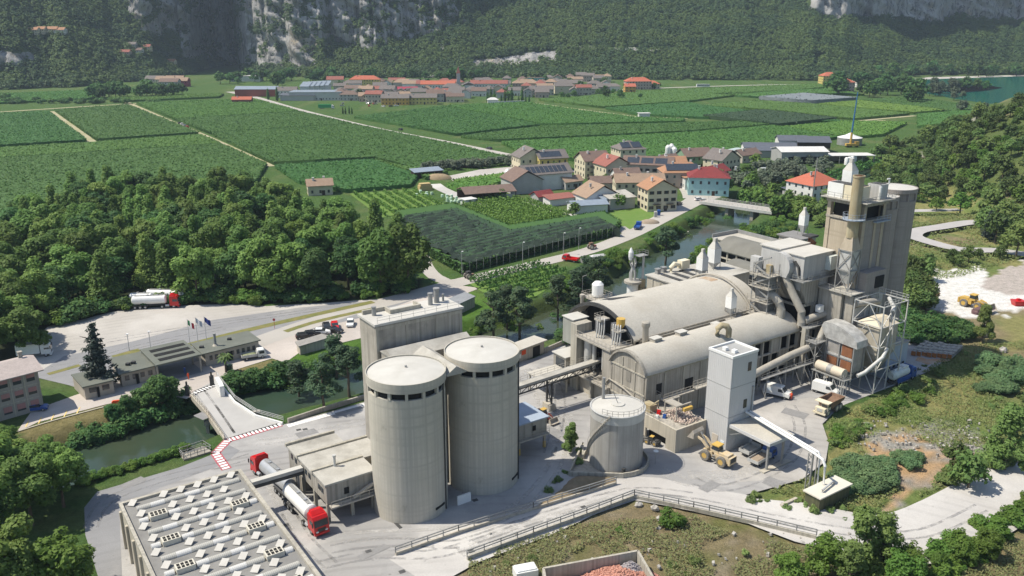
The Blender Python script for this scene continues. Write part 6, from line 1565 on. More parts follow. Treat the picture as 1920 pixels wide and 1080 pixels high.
for z0,z1 in ((0,3.2),(3.2,6.4),(6.4,9.4)):pf.bar((149.4,104,z0),(152.4,104,z1),.12).bar((152.4,104,z0),(149.4,104,z1),.12).bar((149.4,104,z1),(152.4,104,z1),.16).bar((149.4,104,z0),(149.4,106.2,z1),.12)
part('frame',pf,METAL,o)
part('deck',MB().box(149.0,152.8,103.6,106.4,9.5,9.7).rail([(149,103.65,9.7),(152.8,103.65,9.7)],1.1,1,.05).rail([(149.05,103.65,9.7),(149.05,106.4,9.7)],1.1,1,.05),METAL,o)
o=thing('blue_building','flat-roofed blue-grey panel building behind the tanker lorry','building',None,grid=(168.6,98.8,0))
part('wall',MB().box(164.9,172.8,96.9,101.2,0,7.4),BLUEP,o)
part('roof',MB().box(164.7,173,96.7,101.4,7.4,7.6),ROOFG,o)
part('handrail',MB().rail([(172.9,96.8,7.6),(172.9,101.3,7.6)],1.1,1.3,.06).rail([(168,101.3,7.6),(172.9,101.3,7.6)],1.1,1.3,.06),METAL_L,o)
for k in range(4):part('window',MB().box(166.0+1.7*k,166.8+1.7*k,96.82,96.89,2.2,2.9),GLASS,o)
part('upper_block',MB().box(165.6,170.6,99.2,101.2,7.6,12.4),BLUEP,o)

# storage buildings behind the big hall
o=thing('store_building','flat-roofed concrete store with long roof slots behind the vaulted hall','building',None,grid=(160,148.5,0))
part('wall',MB().box(148,172.4,142.2,155,0,12.5),CONC_B,o)
sp_=MB()
for vv in (144.4,147.2,150.0,152.8):sp_.box(147.85,147.998,vv-.2,vv+.2,0,12.4)
part('pilaster',sp_,CONC,o)
part('roof',MB().box(147.6,172.8,141.9,155.4,12.5,12.8),ROOFG,o)
for k in range(4):part('roof_slot',MB().box(150.5+3.2*k,151.8+3.2*k,143.4,152.6-.8*(k%2),12.8,12.95),DARKST,o)
for uu,vv in ((150.2,154.0),(152.6,154.3)):part('roof_vent',MB().box(uu,uu+1.1,vv-.5,vv+.5,12.8,14.0).box(uu-.15,uu+1.25,vv-.65,vv+.65,14.01,14.2),METAL,o)
part('fan_box',MB().box(157.2,160.0,151.8,153.6,13.4,15.6).tube([(156.9,152.7,14.6),(155.6,153.0,14.9),(154.8,153.4,13.9),(154.8,153.4,12.8)],.6,10),CREAM,o)
hooded_filter(158.4,146.0,12.8,2.1,'shorter hooded dust filter on the store roof, nearer the vaulted hall',1.8)
hooded_filter(166.4,149.4,12.8,2.5,'taller hooded dust filter on the store roof, with a small cap',1.8)
o=thing('tube_stack','white silo crowned by a rig of bent tubes at the water side','silo',None,grid=(151.6,164.2,0))
part('silo',MB().lathe(151.6,164.2,[(1.55,0),(1.55,7.6)],20),WHITE,o,True)
part('platform',MB().lathe(151.6,164.2,[(1.6,7.6),(2.4,7.7),(2.4,8.3),(1.0,8.4)],16),DUSTM,o)
tb=MB()
for k in range(5):
    t_=k*1.1; c,s=math.cos(t_)*.9,math.sin(t_)*.9
    tb.tube([(151.6+c,164.2+s,8.2),(151.6+c,164.2+s,10.4),(151.6+c*.4,164.2+s*.4,11.8),(151.6+c*1.1,164.2+s*1.1,13.2),(151.6+c*.5,164.2+s*.5,14.6)],.18,7)
part('bent_tube',tb,METAL_L,o,True)
part('cap_hopper',MB().lathe(151.0,164.7,[(.5,14),(.7,15),(.7,16.2),(.15,17.4)],12),WHITE,o)
part('flue',MB().tube([(154.0,163.0,2),(154.0,163.0,15.6)],.32,10),METAL_L,o,True)
part('top_deck',MB().box(151.8,155.0,162.2,164.6,15.2,15.35).rail([(155,162.2,15.35),(155,164.6,15.35),(151.8,164.6,15.35)],1.1,1,.06),METAL,o)
part('side_machine',MB().box(153.0,155.2,161.8,164.0,4.5,6.2).box(153.2,154.6,162.4,163.6,6.2,8.6).tube([(153.0,163.0,3),(155.4,161.2,5.0),(156.6,160.2,3)],.3,7),RUSTY,o)
o=thing('tank_platform','railed platform tower carrying a small white tank by the pines','platform',None,grid=(121.5,143.6,0))
pf=MB()
for uu in (119.6,123.6):
    for vv in (141.6,145.8):pf.bar((uu,vv,0),(uu,vv,14.4),.25)
part('frame',pf,METAL,o)
part('deck',MB().box(119.2,124.2,141.2,146.2,14.4,14.6).rail([(119.2,141.2,14.6),(119.2,146.2,14.6),(124.2,146.2,14.6),(124.2,141.2,14.6),(119.2,141.2,14.6)],1.1,1.3,.06),DUSTM,o)
part('lower_block',MB().box(120.2,123.4,142,145.4,8.5,13.6),METAL,o)
part('tank',MB().lathe(121.8,143.6,[(1.3,14.8),(1.35,17.6),(.8,18.2)],16),WHITE,o,True)
part('flue',MB().lathe(118.8,145.4,[(.45,2),(.45,14.2),(.6,14.6),(.6,15.2)],12),DUSTM,o,True)
part('lamp_post',MB().tube([(119.4,146.2,14.6),(119.4,146.2,19.2),(120.2,145.6,19.6)],.06,6),METAL,o)
# rear hall with gridded front, lean-to and hut
o=thing('rear_hall','dark barrel-roofed hall with a gridded pale front near the river','hall',None,grid=(202,163,0))
arc3=barrel(196.6,208.5,8.0,11.2,16)
sh=MB(); n=len(arc3); V=[(h_,v_,z_) for v_ in (150.0,176.0) for h_,z_ in arc3]
sh.add(V,[(i,n+i,n+i+1,i+1) for i in range(n-1)])
FIB=mat('dark_fibre_roof',(.20,.195,.17),(.155,.15,.13),.2,.85)
part('roof',sh,FIB,o,True)
part('wall',MB().extr([(h_,z_-.05) for h_,z_ in arc3]+[(208,0),(197,0)],'y',175.2,175.6),CONC_B,o)
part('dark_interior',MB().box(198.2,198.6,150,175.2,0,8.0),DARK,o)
for k in range(8):part('front_post',MB().box(196.8,197.2,150+k*3.6-.2,150+k*3.6+.2,0,8.0),CONC_B,o)
for z_ in (2.6,3.7,5.4,7.5):part('front_beam',MB().box(196.85,197.15,150,175.4,z_,z_+.42),CONC_B,o)
part('low_panel',MB().box(197.3,197.5,150,175,0,3.4),W_WALL,o)
o=thing('dark_vault','low dark curved roof squeezed between store and filter building','roof',None,grid=(177,146,0))
arc4=barrel(173.2,183,11.0,12.8,12); n=len(arc4)
part('roof',MB().add([(h_,v_,z_) for v_ in (140.8,153.0) for h_,z_ in arc4],[(i,n+i,n+i+1,i+1) for i in range(n-1)]),FIB,o,True)
part('wall',MB().box(173.6,182.8,141,152.6,0,11.0),CONC_D,o)
o=thing('long_shed','long pale flat-roofed shed behind the dark barrel hall','shed',None,grid=(215,180,0))
part('wall',MB().box(209.6,221,174.6,189,0,6.8).box(209.6,221,152,163.6,0,6.8),CONC_B,o)
part('roof',MB().box(209.2,221.4,174.2,189.4,6.8,7.1).box(209.2,221.4,151.6,174.19,6.8,7.08),ROOFD,o)
part('upstand',MB().box(221.0,221.4,151.6,189.4,7.1,8.3).box(209.2,221,189,189.4,7.1,8.3),METAL,o)
o=thing('brown_hut','brown square building with a grey flat roof near the bridge bend','building',None,grid=(226,168.5,0))
part('wall',MB().box(222.4,229.8,164.4,173,0,9.4),CONC_B,o)
part('roof',MB().box(221.9,230.3,163.9,173.5,9.4,9.8),mat('grey_felt',(.24,.235,.23),(.2,.195,.19),.4,.9),o)
hooded_filter(227.6,168.0,9.8,2.2,'hooded dust filter on tall legs over the brown square building',3.2)
# low wall-side building by the river and the wall itself
o=thing('river_store','low flat-roofed shed against the river wall with an open front','shed',None,grid=(98,142,0))
x0=UV(*P(948,690)); x1=UV(*P(1020,662))
d_=Vector((x1[0]-x0[0],x1[1]-x0[1],0)).normalized(); n_=Vector((-d_.y,d_.x,0)); L=math.hypot(x1[0]-x0[0],x1[1]-x0[1])
q=lambda s,w_:(x0[0]+d_.x*s+n_.x*w_,x0[1]+d_.y*s+n_.y*w_)
part('wall',MB().prism([q(-3,0),q(L,0),q(L,3.4),q(-3,3.4)],0,3.1),CONC_B,o)
part('roof',MB().prism([q(-3.4,-.5),q(L+.6,-.5),q(L+.6,3.8),q(-3.4,3.8)],3.1,3.35),ROOFD,o)
part('sign_panel',MB().prism([q(1,-.08),q(5,-.08),q(5,-.02),q(1,-.02)],1.0,2.0),WHITE,o)
part('orange_sign',MB().prism([q(5.2,-.08),q(6.6,-.08),q(6.6,-.02),q(5.2,-.02)],1.6,2.7),ORANGE,o)
part('door',MB().prism([q(9,-.08),q(11.4,-.08),q(11.4,-.02),q(9,-.02)],0,2.5),DARK,o)
rwl=[UV(*P(*k)) for k in ((540,793),(600,773),(690,746),(800,715),(940,686))]
rwr=[UV(*P(*k)) for k in ((1020,662),(1085,634),(1140,606))]
solo('river_wall',wall_line(MB(),rwl,.4,-4,.95),CONC_D,'grey retaining wall along the river from the bridge to the silos','wall',grid=(50,140,0))
solo('river_wall',wall_line(MB(),rwr,.4,-4,1.2),CONC_D,'grey retaining wall along the river beside the vaulted hall','wall',grid=(105,140,0))
solo('white_wall',MB().box(61.4,63.9,105.6,105.9,0,1.6),WHITE,'small white wall closing the gap between the twin silos','wall',grid=(62.6,105.7,0))

# ------------------------------------------------------------------ bridges, gate, offices
def V2(px,py,z=0):return Vector((*P(px,py,z),z))
def pix_prism(pix,z0,z1,zp=None,grow=0.0):
    pw=PPz(pix,z1 if zp is None else zp); cx=sum(p[0] for p in pw)/len(pw); cy=sum(p[1] for p in pw)/len(pw)
    if grow:
        pw=[(x+(x-cx)/math.hypot(x-cx,y-cy)*grow,y+(y-cy)/math.hypot(x-cx,y-cy)*grow) for x,y in pw]
    return MB().prism(pw,z0,z1)
def PPz(pix,z):return [P(a,b,z) for a,b in pix]
o=thing('road_bridge','concrete road bridge over the river leading into the works','bridge')
dk=PP((355,738),(388,776),(421,824),(530,797),(480,783),(440,757),(405,712))
part('deck',MB().prism(dk,-.7,.045),mat('bridge_deck',(.44,.43,.41),(.37,.36,.345),.15,.9),o)
def rail_pts(pix,z=.05):return [V2(a,b)+Vector((0,0,z)) for a,b in pix]
part('parapet',wall_line(MB(),[tuple(k[:2]) for k in rail_pts([(355,739),(388,777),(421,825)])],.3,-.7,.45),CONC_B,o)
part('railing',MB().rail(rail_pts([(355,739),(388,777),(421,825)],.45),.9,1.6,.07),CONC_B,o)
part('parapet',wall_line(MB(),[tuple(k[:2]) for k in rail_pts([(405,711),(440,756),(480,782),(530,796)])],.35,-.7,.5),WHITE,o)
part('railing',MB().rail(rail_pts([(407,709),(442,754),(482,780),(532,794)],.5),1.0,1.5,.07,(1,.66,.33)),METAL_L,o)
part('gate_wall',wall_line(MB(),[P(408,726),P(414,735),P(418,744)],.9,0,2.4),WHITE,o)
for px,py in ((397,782),(447,770)):
    c_=V2(px,py)
    for k in range(3):part('pier_column',MB().bar(c_+Vector((2.0*k-1,.7*k,-6)),c_+Vector((2.0*k-1,.7*k,-1.6)),.6),CONC_D,o)
    part('pier_beam',MB().bar(c_+Vector((-1.6,-.2,-1.2)),c_+Vector((3.8,1.7,-1.2)),.9),CONC_D,o)
o=thing('village_bridge','slender pale road bridge over the green river by the hamlet','bridge')
a_,b_=V2(1318,376,1.4),V2(1428,392,1.4); a_.z=b_.z=0; d_=(b_-a_).normalized(); n_=Vector((-d_.y,d_.x,0)); a_-=n_*3; b_-=n_*3; b_+=d_*6
vb_=lambda mb,w0,w1,z0,z1:mb.prism([tuple((a_+n_*w0)[:2]),tuple((b_+n_*w0)[:2]),tuple((b_+n_*w1)[:2]),tuple((a_+n_*w1)[:2])],z0,z1)
part('deck',vb_(MB(),0,7.5,.8,1.4),FROAD,o)
part('side_beam',vb_(vb_(MB(),-.35,0,.5,1.6),7.5,7.85,.5,1.6),METAL_L,o)
part('railing',MB().rail([a_+Vector((0,0,1.6)),b_+Vector((0,0,1.6))],1.0,2.2,.09).rail([a_+n_*7.6+Vector((0,0,1.6)),b_+n_*7.6+Vector((0,0,1.6))],1.0,2.2,.09),METAL_L,o)
for f_ in (.36,.70):c_=a_.lerp(b_,f_); part('pier',MB().prism([tuple((c_+n_*.8)[:2]),tuple((c_+n_*.8+d_*1.4)[:2]),tuple((c_+n_*6.6+d_*1.4)[:2]),tuple((c_+n_*6.6)[:2])],-6,.79),CONC_D,o)

FELT=mat('olive_grey_felt',(.155,.165,.14),(.125,.135,.115),.35,.9,stain=(.19,.19,.165),stainlev=(.6,.75))
WALLG=mat('gatehouse_wall',(.42,.38,.32),(.36,.325,.27),.5,.9)
def lerp2(p,q,t):return (p[0]+(q[0]-p[0])*t,p[1]+(q[1]-p[1])*t)
def wall_windows(parent,p0,p1,n,z0,z1,frac=.5,m=None,off=.06,lo=0.05,hi=.95,name='window'):
    """n flat window panes standing proud of the wall from p0 to p1 (outside on the right hand)"""
    L=math.hypot(p1[0]-p0[0],p1[1]-p0[1]); dx,dy=(p1[0]-p0[0])/L,(p1[1]-p0[1])/L; nx_,ny_=dy,-dx
    for k in range(n):
        c0=lo+(hi-lo)*(k+.5-frac/2)/n; c1=lo+(hi-lo)*(k+.5+frac/2)/n
        a,b_=lerp2(p0,p1,c0),lerp2(p0,p1,c1)
        part(name,MB().prism([(a[0]+nx_*off,a[1]+ny_*off),(b_[0]+nx_*off,b_[1]+ny_*off),(b_[0]-nx_*.02,b_[1]-ny_*.02),(a[0]-nx_*.02,a[1]-ny_*.02)][::-1],z0,z1),m or GLASS,parent)
o=thing('gatehouse','low grey-green flat-roofed gatehouse with a slotted canopy over the entrance','building')
for k,(pix,z) in enumerate((([(133,702),(192,689),(214,712),(154,726)],3.2),([(206,671),(274,657),(293,685),(222,702)],3.4),([(357,644),(465,620),(489,637),(379,664)],3.5))):
    pw=PPz(pix,z); cx,cy=sum(p[0] for p in pw)/4,sum(p[1] for p in pw)/4
    ins=[(cx+(x-cx)*.93,cy+(y-cy)*.86) for x,y in pw]
    part('wall',MB().prism(ins,0,z-.25),WALLG,o); part('roof',MB().prism(pw,z-.25,z),FELT,o)
    wall_windows(o,ins[3],ins[2],(2,4,9)[k],1.3,2.4,.55); part('door',MB().prism([lerp2(ins[3],ins[2],.42),lerp2(ins[3],ins[2],.5),(lerp2(ins[3],ins[2],.5)[0],lerp2(ins[3],ins[2],.5)[1]-.15),(lerp2(ins[3],ins[2],.42)[0],lerp2(ins[3],ins[2],.42)[1]-.15)],0,2.3),DARK,o)
cp=PPz([(262,655),(344,637),(378,664),(292,685)],4.3)
part('canopy_roof',MB().prism(cp,3.95,4.3),FELT,o)
for k in range(3):
    s0,s1=.18+.27*k,.32+.27*k
    q_=[lerp2(lerp2(cp[0],cp[3],s),lerp2(cp[1],cp[2],s),e) for s,e in ((s0,.14),(s0,.92),(s1,.92),(s1,.14))]
    part('roof_slot',MB().prism(q_,4.3,4.36),DARK,o)
for e in (.03,.97):
    for s in (.04,.5,.96):c_=lerp2(lerp2(cp[0],cp[3],s),lerp2(cp[1],cp[2],s),e); part('post',MB().bar((*c_,0),(*c_,3.95),.3),CONC,o)
part('entrance_floor',MB().flat(cp,.055),ASPH,o)
x,y=P(404,648,3.5); part('chimney',MB().lathe(x,y,[(.3,3.5),(.3,6.3),(.38,6.35),(.38,6.5)],10),METAL,o); part('flashing',MB().lathe(x,y,[(.7,3.5),(.35,3.9)],8),CONC_B,o)
for px,py in ((430,637),(378,652),(240,684),(250,681)):x,y=P(px,py,3.5); part('roof_vent',MB().box(x-.4,x+.4,y-.4,y+.4,3.45,3.95),DARKST,o)
# office block
e0,e1=P(-110,742,8.6),P(82,693,8.6); dd=Vector((e1[0]-e0[0],e1[1]-e0[1],0)).normalized(); nn=Vector((-dd.y,dd.x,0))
o=thing('office_block','three-storey grey office block with pink blinds and a pale pitched roof','building',None,(e1[0],e1[1],0),math.atan2(dd.y,dd.x))
OL=math.hypot(e1[0]-e0[0],e1[1]-e0[1]); OW=11.0
part('wall',MB().box(-OL,-.9,.9,OW-.9,0,8.4),mat('office_wall',(.36,.34,.30),(.31,.29,.26),.5,.9),o)
part('floor_band',MB().box(-OL,-.82,.82,OW-.82,2.9,3.1).box(-OL,-.82,.82,OW-.82,5.7,5.9),CONC,o)
part('roof',MB().extr([(0,8.4),(0,8.6),(OW/2,10.2),(OW,8.6),(OW,8.4)],'x',-OL,0),mat('pale_pink_tiles',(.50,.43,.40),(.43,.37,.34),.8,.9,fine=.3),o)
part('chimney',MB().box(-2.6,-1.9,OW/2+.3,OW/2+1.0,9.8,11.2).box(-2.7,-1.8,OW/2+.2,OW/2+1.1,11.2,11.4),CONC_D,o)
PINK=mat('pink_blind',(.42,.22,.21),(.36,.19,.18),1,.8)
for k in range(9):
    for fl in range(3):
        x=-2.4-k*2.45; z=1.0+fl*2.8
        part('pilaster',MB().box(x+1.1,x+1.3,.78,.9,.05,8.4),CONC,o) if fl==0 else None
        wn=part('window',MB().box(x-.75,x+.75,.84,.92,z,z+1.5),GLASS,o)
        part('blind',MB().box(x-.75,x+.75,.80,.835,z+(.4+.35*((k*3+fl)%3)/2),z+1.5),PINK,wn)
# bike shelter / low store beside the parked cars
quad=[(553,641),(603,626),(624,631),(560,650)]
o=thing('car_shelter','long low shed with a grey roof beside the parked cars','shed')
part('wall',pix_prism([(556,642),(604,628),(622,632),(562,648)],0,2.2,2.4),CONC_B,o); part('roof',pix_prism(quad,2.2,2.45,2.4),mat('asbestos_roof',(.36,.34,.31),(.3,.285,.26),.6,.9,fine=.3),o)
o=thing('grey_shed','small shed with a grey flat roof between mill block and vine rows','shed')
quad=[(842,560),(872,548),(890,556),(856,572)]
part('wall',pix_prism(quad,0,2.8,3),CONC,o); part('roof',pix_prism(quad,2.8,3.05,3,.3),mat('grey_sheet_roof',(.27,.28,.29),(.23,.24,.25),.5,.7),o)
# flag poles
FL={'it':[((.0,.30,.10),0),((.75,.75,.72),1),((.62,.03,.04),2)]}
for k,(px,py,lab) in enumerate(((357,651,'flagpole with the green, white and red flag'),(372,647,'flagpole with a pale faded flag'),(388,645,'flagpole with a dark blue flag'))):
    o=thing('flagpole',lab,'flagpole',None,(*P(px,py),0)); part('pole',MB().tube([(0,0,0),(0,0,7.2)],[.08,.05],8),METAL_L,o)
    def flag(x0,x1,m):
        V=[]; n=6
        for i in range(n+1):
            x=x0+(x1-x0)*i/n; yy=.12*math.sin(x*4.5); V+=[(x,yy-.2*x,7.0-x*.55),(x,yy-.2*x,5.7-x*.65)]
        return MB().add(V,[(2*i,2*i+1,2*i+3,2*i+2) for i in range(n)])
    cols3=[(.02,.28,.09),(.75,.75,.72),(.60,.03,.05)] if k==0 else ([(.55,.58,.62)]*3 if k==1 else [(.03,.05,.22)]*3)
    for j in range(3):part('flag_stripe' if k==0 else 'flag_cloth',flag(.08+.5*j,.58+.5*j,None),mat('flag_colour',cols3[j],None,1,.8),o)
# lamps
def lamp(px,py,lab,h=7.5,grp=None):
    o=thing('street_lamp',lab,'street lamp',grp,G(px,py)); part('pole',MB().tube([(0,0,-.2),(0,0,h),(.3,-.4,h+.3)],.08,6),METAL_L,o); part('lamp_head',MB().box(.1,.6,-.9,-.3,h+.22,h+.36),WHITE,o)
for px,py in ((866,516),(980,497),(1085,468),(1056,478)):lamp(px,py,'street lamp along the valley road by the netted orchard',7.5,'lamps along the valley road')
lamp(1040,745,'street lamp in the white yard behind the conveyor bridge',6)
for px,py in ((283,655),(243,660)):lamp(px,py,'thin lamp post on the verge behind the gatehouse',4.5,'lamps behind the gatehouse')
# guard walls of the ramp
def guard(pix,label,kerb_h,h,m1,m2,sp=2.6):
    o=thing('guard_wall',label,'guard rail'); pts=[V2(a,b) for a,b in pix]
    part('kerb',wall_line(MB(),[tuple(p[:2]) for p in pts],.35,-.1,kerb_h),m1,o)
    part('railing',MB().rail([p+Vector((0,0,kerb_h)) for p in pts],h,sp,.13,(1.0,.55)),m2,o)
    return o
guard([(742,1041),(860,1000),(1000,956),(1155,908)],'inner guard rail on a kerb along the ramp, towards the silos',.45,1.0,CONC_B,METAL)
guard([(876,1050),(1000,1004),(1100,968),(1189,934),(1300,957),(1420,984),(1530,1010)],'outer guard wall with double rail along ramp and white road',.6,1.0,CONC,METAL)
# river overlook frame by the bridge (sluice rack)
o=thing('sluice_frame','grey railed sluice frame on the river edge beside the bridge','frame')
q_=[V2(*k) for k in ((337,853),(381,838),(397,848),(345,864))]
part('slab',MB().prism([tuple(p[:2]) for p in q_],-1.2,.25),CONC_D,o)
part('railing',MB().rail([p+Vector((0,0,.25)) for p in q_+q_[:1]],1.1,1.3,.08).rail([q_[0].lerp(q_[3],.5)+Vector((0,0,.25)),q_[1].lerp(q_[2],.5)+Vector((0,0,.25))],1.0,1.3,.08),METAL,o)
# barrier posts at the gate
for px,py,c in ((352,741,'dark'),(398,722,'dark')):
    solo('gate_post',MB().box(-.35,.35,-.35,.35,0,2.2).box(-.15,.15,-.15,.15,2.2,3.1),DARKST,'dark gate post with a signal head at the %s end of the bridge'%('west' if px<380 else 'east'),'gate post',loc=(*P(px,py),0))

# ------------------------------------------------------------------ houses
TILE_O=mat('orange_tiles',(.44,.235,.135),(.36,.20,.12),.8,.9,fine=.3)
TILE_T=mat('tan_tiles',(.38,.27,.19),(.32,.225,.16),.6,.9,fine=.3)
TILE_R=mat('red_tiles',(.33,.125,.095),(.27,.105,.085),.8,.9,fine=.25)
TILE_D=mat('dark_red_tiles',(.25,.045,.045),(.2,.04,.04),.8,.9,fine=.25)
TILE_B=mat('brown_tiles',(.22,.155,.125),(.175,.12,.10),.8,.9,fine=.3)
TILE_G=mat('grey_brown_tiles',(.21,.185,.17),(.165,.145,.135),.8,.9,fine=.3)
TILE_V=mat('bright_red_tiles',(.50,.15,.09),(.43,.13,.08),.8,.9,fine=.2)
SHEETG=mat('blue_grey_sheet_roof',(.26,.31,.37),(.22,.26,.31),.5,.5)
SHEETD=mat('slate_sheet_roof',(.115,.125,.15),(.095,.105,.125),.5,.6)
SHEETW=mat('white_sheet_roof',(.62,.61,.585),(.56,.55,.53),.4,.7)
def plaster(name,c):return mat(name,c,tuple(k*.88 for k in c),.4,.9)
W_CREAM=plaster('cream_plaster',(.62,.55,.40)); W_WHITE=plaster('white_plaster',(.68,.67,.64)); W_YEL=plaster('yellow_plaster',(.60,.48,.17))
W_BEI=plaster('beige_plaster',(.48,.43,.36)); W_PINK=plaster('pink_grey_plaster',(.48,.37,.32)); W_TURQ=plaster('turquoise_plaster',(.34,.55,.55)); W_GREY=plaster('grey_plaster',(.42,.41,.39)); W_ORA=plaster('orange_plaster',(.62,.36,.10)); W_BRI=plaster('brick_red_wall',(.28,.09,.07)); W_GRN=plaster('green_plaster',(.22,.34,.22))
SOLAR=mat('solar_panel',(.05,.06,.075),(.035,.042,.055),1,.2,spec=.6)
WOODD=mat('dark_timber',(.06,.042,.03),(.045,.03,.022),1,.9)
def winmesh():
    me=MB().box(-.5,.5,-.07,.03,0,1.35).mesh('window',GLASS); return me
WIN=winmesh(); SHUT=MB().box(-1.0,-.52,-.09,.02,0,1.35).box(.52,1.0,-.09,.02,0,1.35).mesh('shutters',WOODD)
BALC=MB().box(-1.6,1.6,-1.2,0,0,.14).rail([(-1.6,-1.15,.14),(1.6,-1.15,.14)],.95,.5,.05).mesh('balcony',WOODD)
DOOR=MB().box(-.7,.7,-.06,.03,0,2.2).mesh('door',WOODD)
def house(px,py,w_,d_,h,rz,wall,roofm,label,roof='gable',name='house',cat='house',win=1,chim=1,group=None,solar=0,balc=0,over=.6,pitch=.36,floors=None,ridge='x',loc=None,shut=False):
    """ px, py: the middle of its foot; ridge along local x """
    L_=loc or (*P(px,py),0)
    o=thing(name,label,cat,group,L_,rz)
    a,b_=w_/2,d_/2
    part('wall',MB().box(-a,a,-b_,b_,-.2,h-.002),wall,o)
    A_,B_=a+over,b_+over; hr=B_*pitch*1.6 if ridge=='x' else A_*pitch*1.6; e=h-over*pitch*1.2
    if roof=='gable':
        if ridge=='x':
            part('gable_end',MB().extr([(-b_+.01,h),(0,h+(hr-(h-e))*.93*b_/B_+.0),(b_-.01,h)],'x',-a,a),wall,o)
            rf=part('roof',MB().extr([(-B_,e),(0,e+hr),(B_,e),(B_,e+.22),(0,e+hr+.25),(-B_,e+.22)],'x',-A_,A_),roofm,o)
        else:
            part('gable_end',MB().extr([(-a+.01,h),(0,h+(hr-(h-e))*.93*a/A_),(a-.01,h)],'y',-b_,b_),wall,o)
            rf=part('roof',MB().extr([(-A_,e),(0,e+hr),(A_,e),(A_,e+.22),(0,e+hr+.25),(-A_,e+.22)],'y',-B_,B_),roofm,o)
    elif roof=='hip':
        r_=max(.2,A_-B_) if A_>=B_ else .2; q=max(.2,B_-A_) if B_>A_ else .0
        V=[(-A_,-B_,e),(A_,-B_,e),(A_,B_,e),(-A_,B_,e),(-r_,-q,e+hr),(r_,-q,e+hr),(r_,q,e+hr),(-r_,q,e+hr)]
        rf=part('roof',MB().add(V,[(3,2,1,0),(0,1,5,4),(1,2,6,5),(2,3,7,6),(3,0,4,7),(4,5,6,7)]),roofm,o)
    elif roof=='flat':
        rf=part('roof',MB().box(-A_,A_,-B_,B_,h,h+.25),roofm,o); hr=0
    elif roof=='shed':
        rf=part('roof',MB().extr([(-B_,h),(B_,h+d_*.16),(B_,h+d_*.16+.2),(-B_,h+.2)],'x',-A_,A_),roofm,o)
    if chim and roof in ('gable','hip'):
        for k in range(chim):c_=part('chimney',MB().box(-.4,.4,-.35,.35,0,1.5).box(-.5,.5,-.45,.45,1.5,1.66),W_WHITE if wall is not W_WHITE else W_GREY,rf); c_.location=(-a*.5+k*a*.9,b_*(.3 if k%2 else-.25),e+hr*.74)
    if solar:
        s_=pitch*1.6; z_=lambda y:e+hr-abs(y)*hr/B_+.32
        for k in range(solar):
            x0=-a*.85+k*(a*1.7/solar); y0,y1=-B_*.82,-B_*.22
            part('solar_panel',MB().add([(x0,y0,z_(y0)),(x0+a*1.7/solar*.86,y0,z_(y0)),(x0+a*1.7/solar*.86,y1,z_(y1)),(x0,y1,z_(y1)),(x0,y0,z_(y0)-.08),(x0+a*1.7/solar*.86,y0,z_(y0)-.08),(x0+a*1.7/solar*.86,y1,z_(y1)-.08),(x0,y1,z_(y1)-.08)],[(0,1,2,3),(7,6,5,4),(0,4,5,1),(1,5,6,2),(2,6,7,3),(3,7,4,0)]),SOLAR,rf)
    if win:
        fl=floors or max(1,int(h/2.9))
        for f_ in range(fl):
            z=1.0+f_*(h/fl)
            for side,L,ang,off in ((0,w_,0,-b_),(1,d_,-math.pi/2,-a),(2,d_,math.pi/2,a)):
                n=max(1,int(L/3.1))
                for k in range(n):
                    s=(k+.5)/n*L-L/2
                    pos=(s,off,z) if side==0 else (off,s if side==1 else s,z)
                    q=part('window',WIN,None,o); q.location=pos; q.rotation_euler=(0,0,ang)
                    if shut:q2=part('shutters',SHUT,None,q)
        q=part('door',DOOR,None,o); q.location=(w_*.12,-b_,0)
    for k in range(balc):
        q=part('balcony',BALC,None,o); q.location=(-a*.4+(k%2)*a*.9,-b_,2.9+2.9*(k // 2))
    return o
H=house; g=GA
H(1231,391,13,11,9.3,g-.35,W_CREAM,TILE_O,'three-storey cream house with an orange roof at the meadow corner',shut=True,balc=2,ridge='y')
H(1196,366,22,10,6.8,g-.55,W_CREAM,TILE_T,'long cream house with a tan tiled roof joined behind the orange-roofed house',chim=2)
H(1110,330,14,13,8.8,g-.25,W_CREAM,TILE_B,'cream apartment house with brown roof and timber balconies',balc=4,chim=2)
H(1146,337,14,14,8.2,g-.2,W_CREAM,TILE_R,'cream house with a red tiled roof next to the brown-roofed apartments',chim=1,ridge='y')
H(1177,309,15,13,9.6,g-.3,W_CREAM,TILE_G,'tall cream house with a dark grey hip roof at the field edge','hip',solar=2,balc=2)
H(1215,338,24,11,8.6,g-.85,W_BEI,TILE_B,'long beige house with brown roof and three rows of windows',solar=3,chim=2,shut=True)
H(1278,348,21,13,7.6,g-.55,W_PINK,TILE_O,'pinkish house with a wide orange hip roof and white chimneys','hip',solar=1,chim=3)
H(1296,354,8,6,5.6,g-.5,W_WHITE,TILE_O,'white annex in front of the pinkish orange-roofed house','flat',chim=0)
H(1326,362,18,13,8.4,g-.75,W_TURQ,TILE_D,'turquoise house with a dark red hip roof near the bridge','hip',chim=3)
H(1300,312,16,12,6.4,g-.3,W_GRN,TILE_B,'greenish house with a brown gable roof by the greenhouses')
H(1352,318,16,12,6.2,g+.1,W_CREAM,TILE_G,'cream house with a dark brown gable roof behind the olive trees',ridge='y',chim=2)
H(1172,350,12,9,6.2,g-.4,W_WHITE,TILE_B,'white house with brown roof squeezed between red and tan roofs',shut=True)
H(1258,330,13,10,7.0,g-.5,W_CREAM,TILE_O,'cream house with orange roof behind the long beige house')
H(1250,318,11,9,5.4,g,W_GREY,TILE_B,'grey cottage before the white farm silos')
H(1068,352,10,7,3.6,g,W_GREY,TILE_T,'low grey outbuilding between solar barn and apartments',chim=0)
H(1340,340,12,9,5.4,g+.2,W_WHITE,TILE_D,'small white house with dark red roof behind the turquoise house')
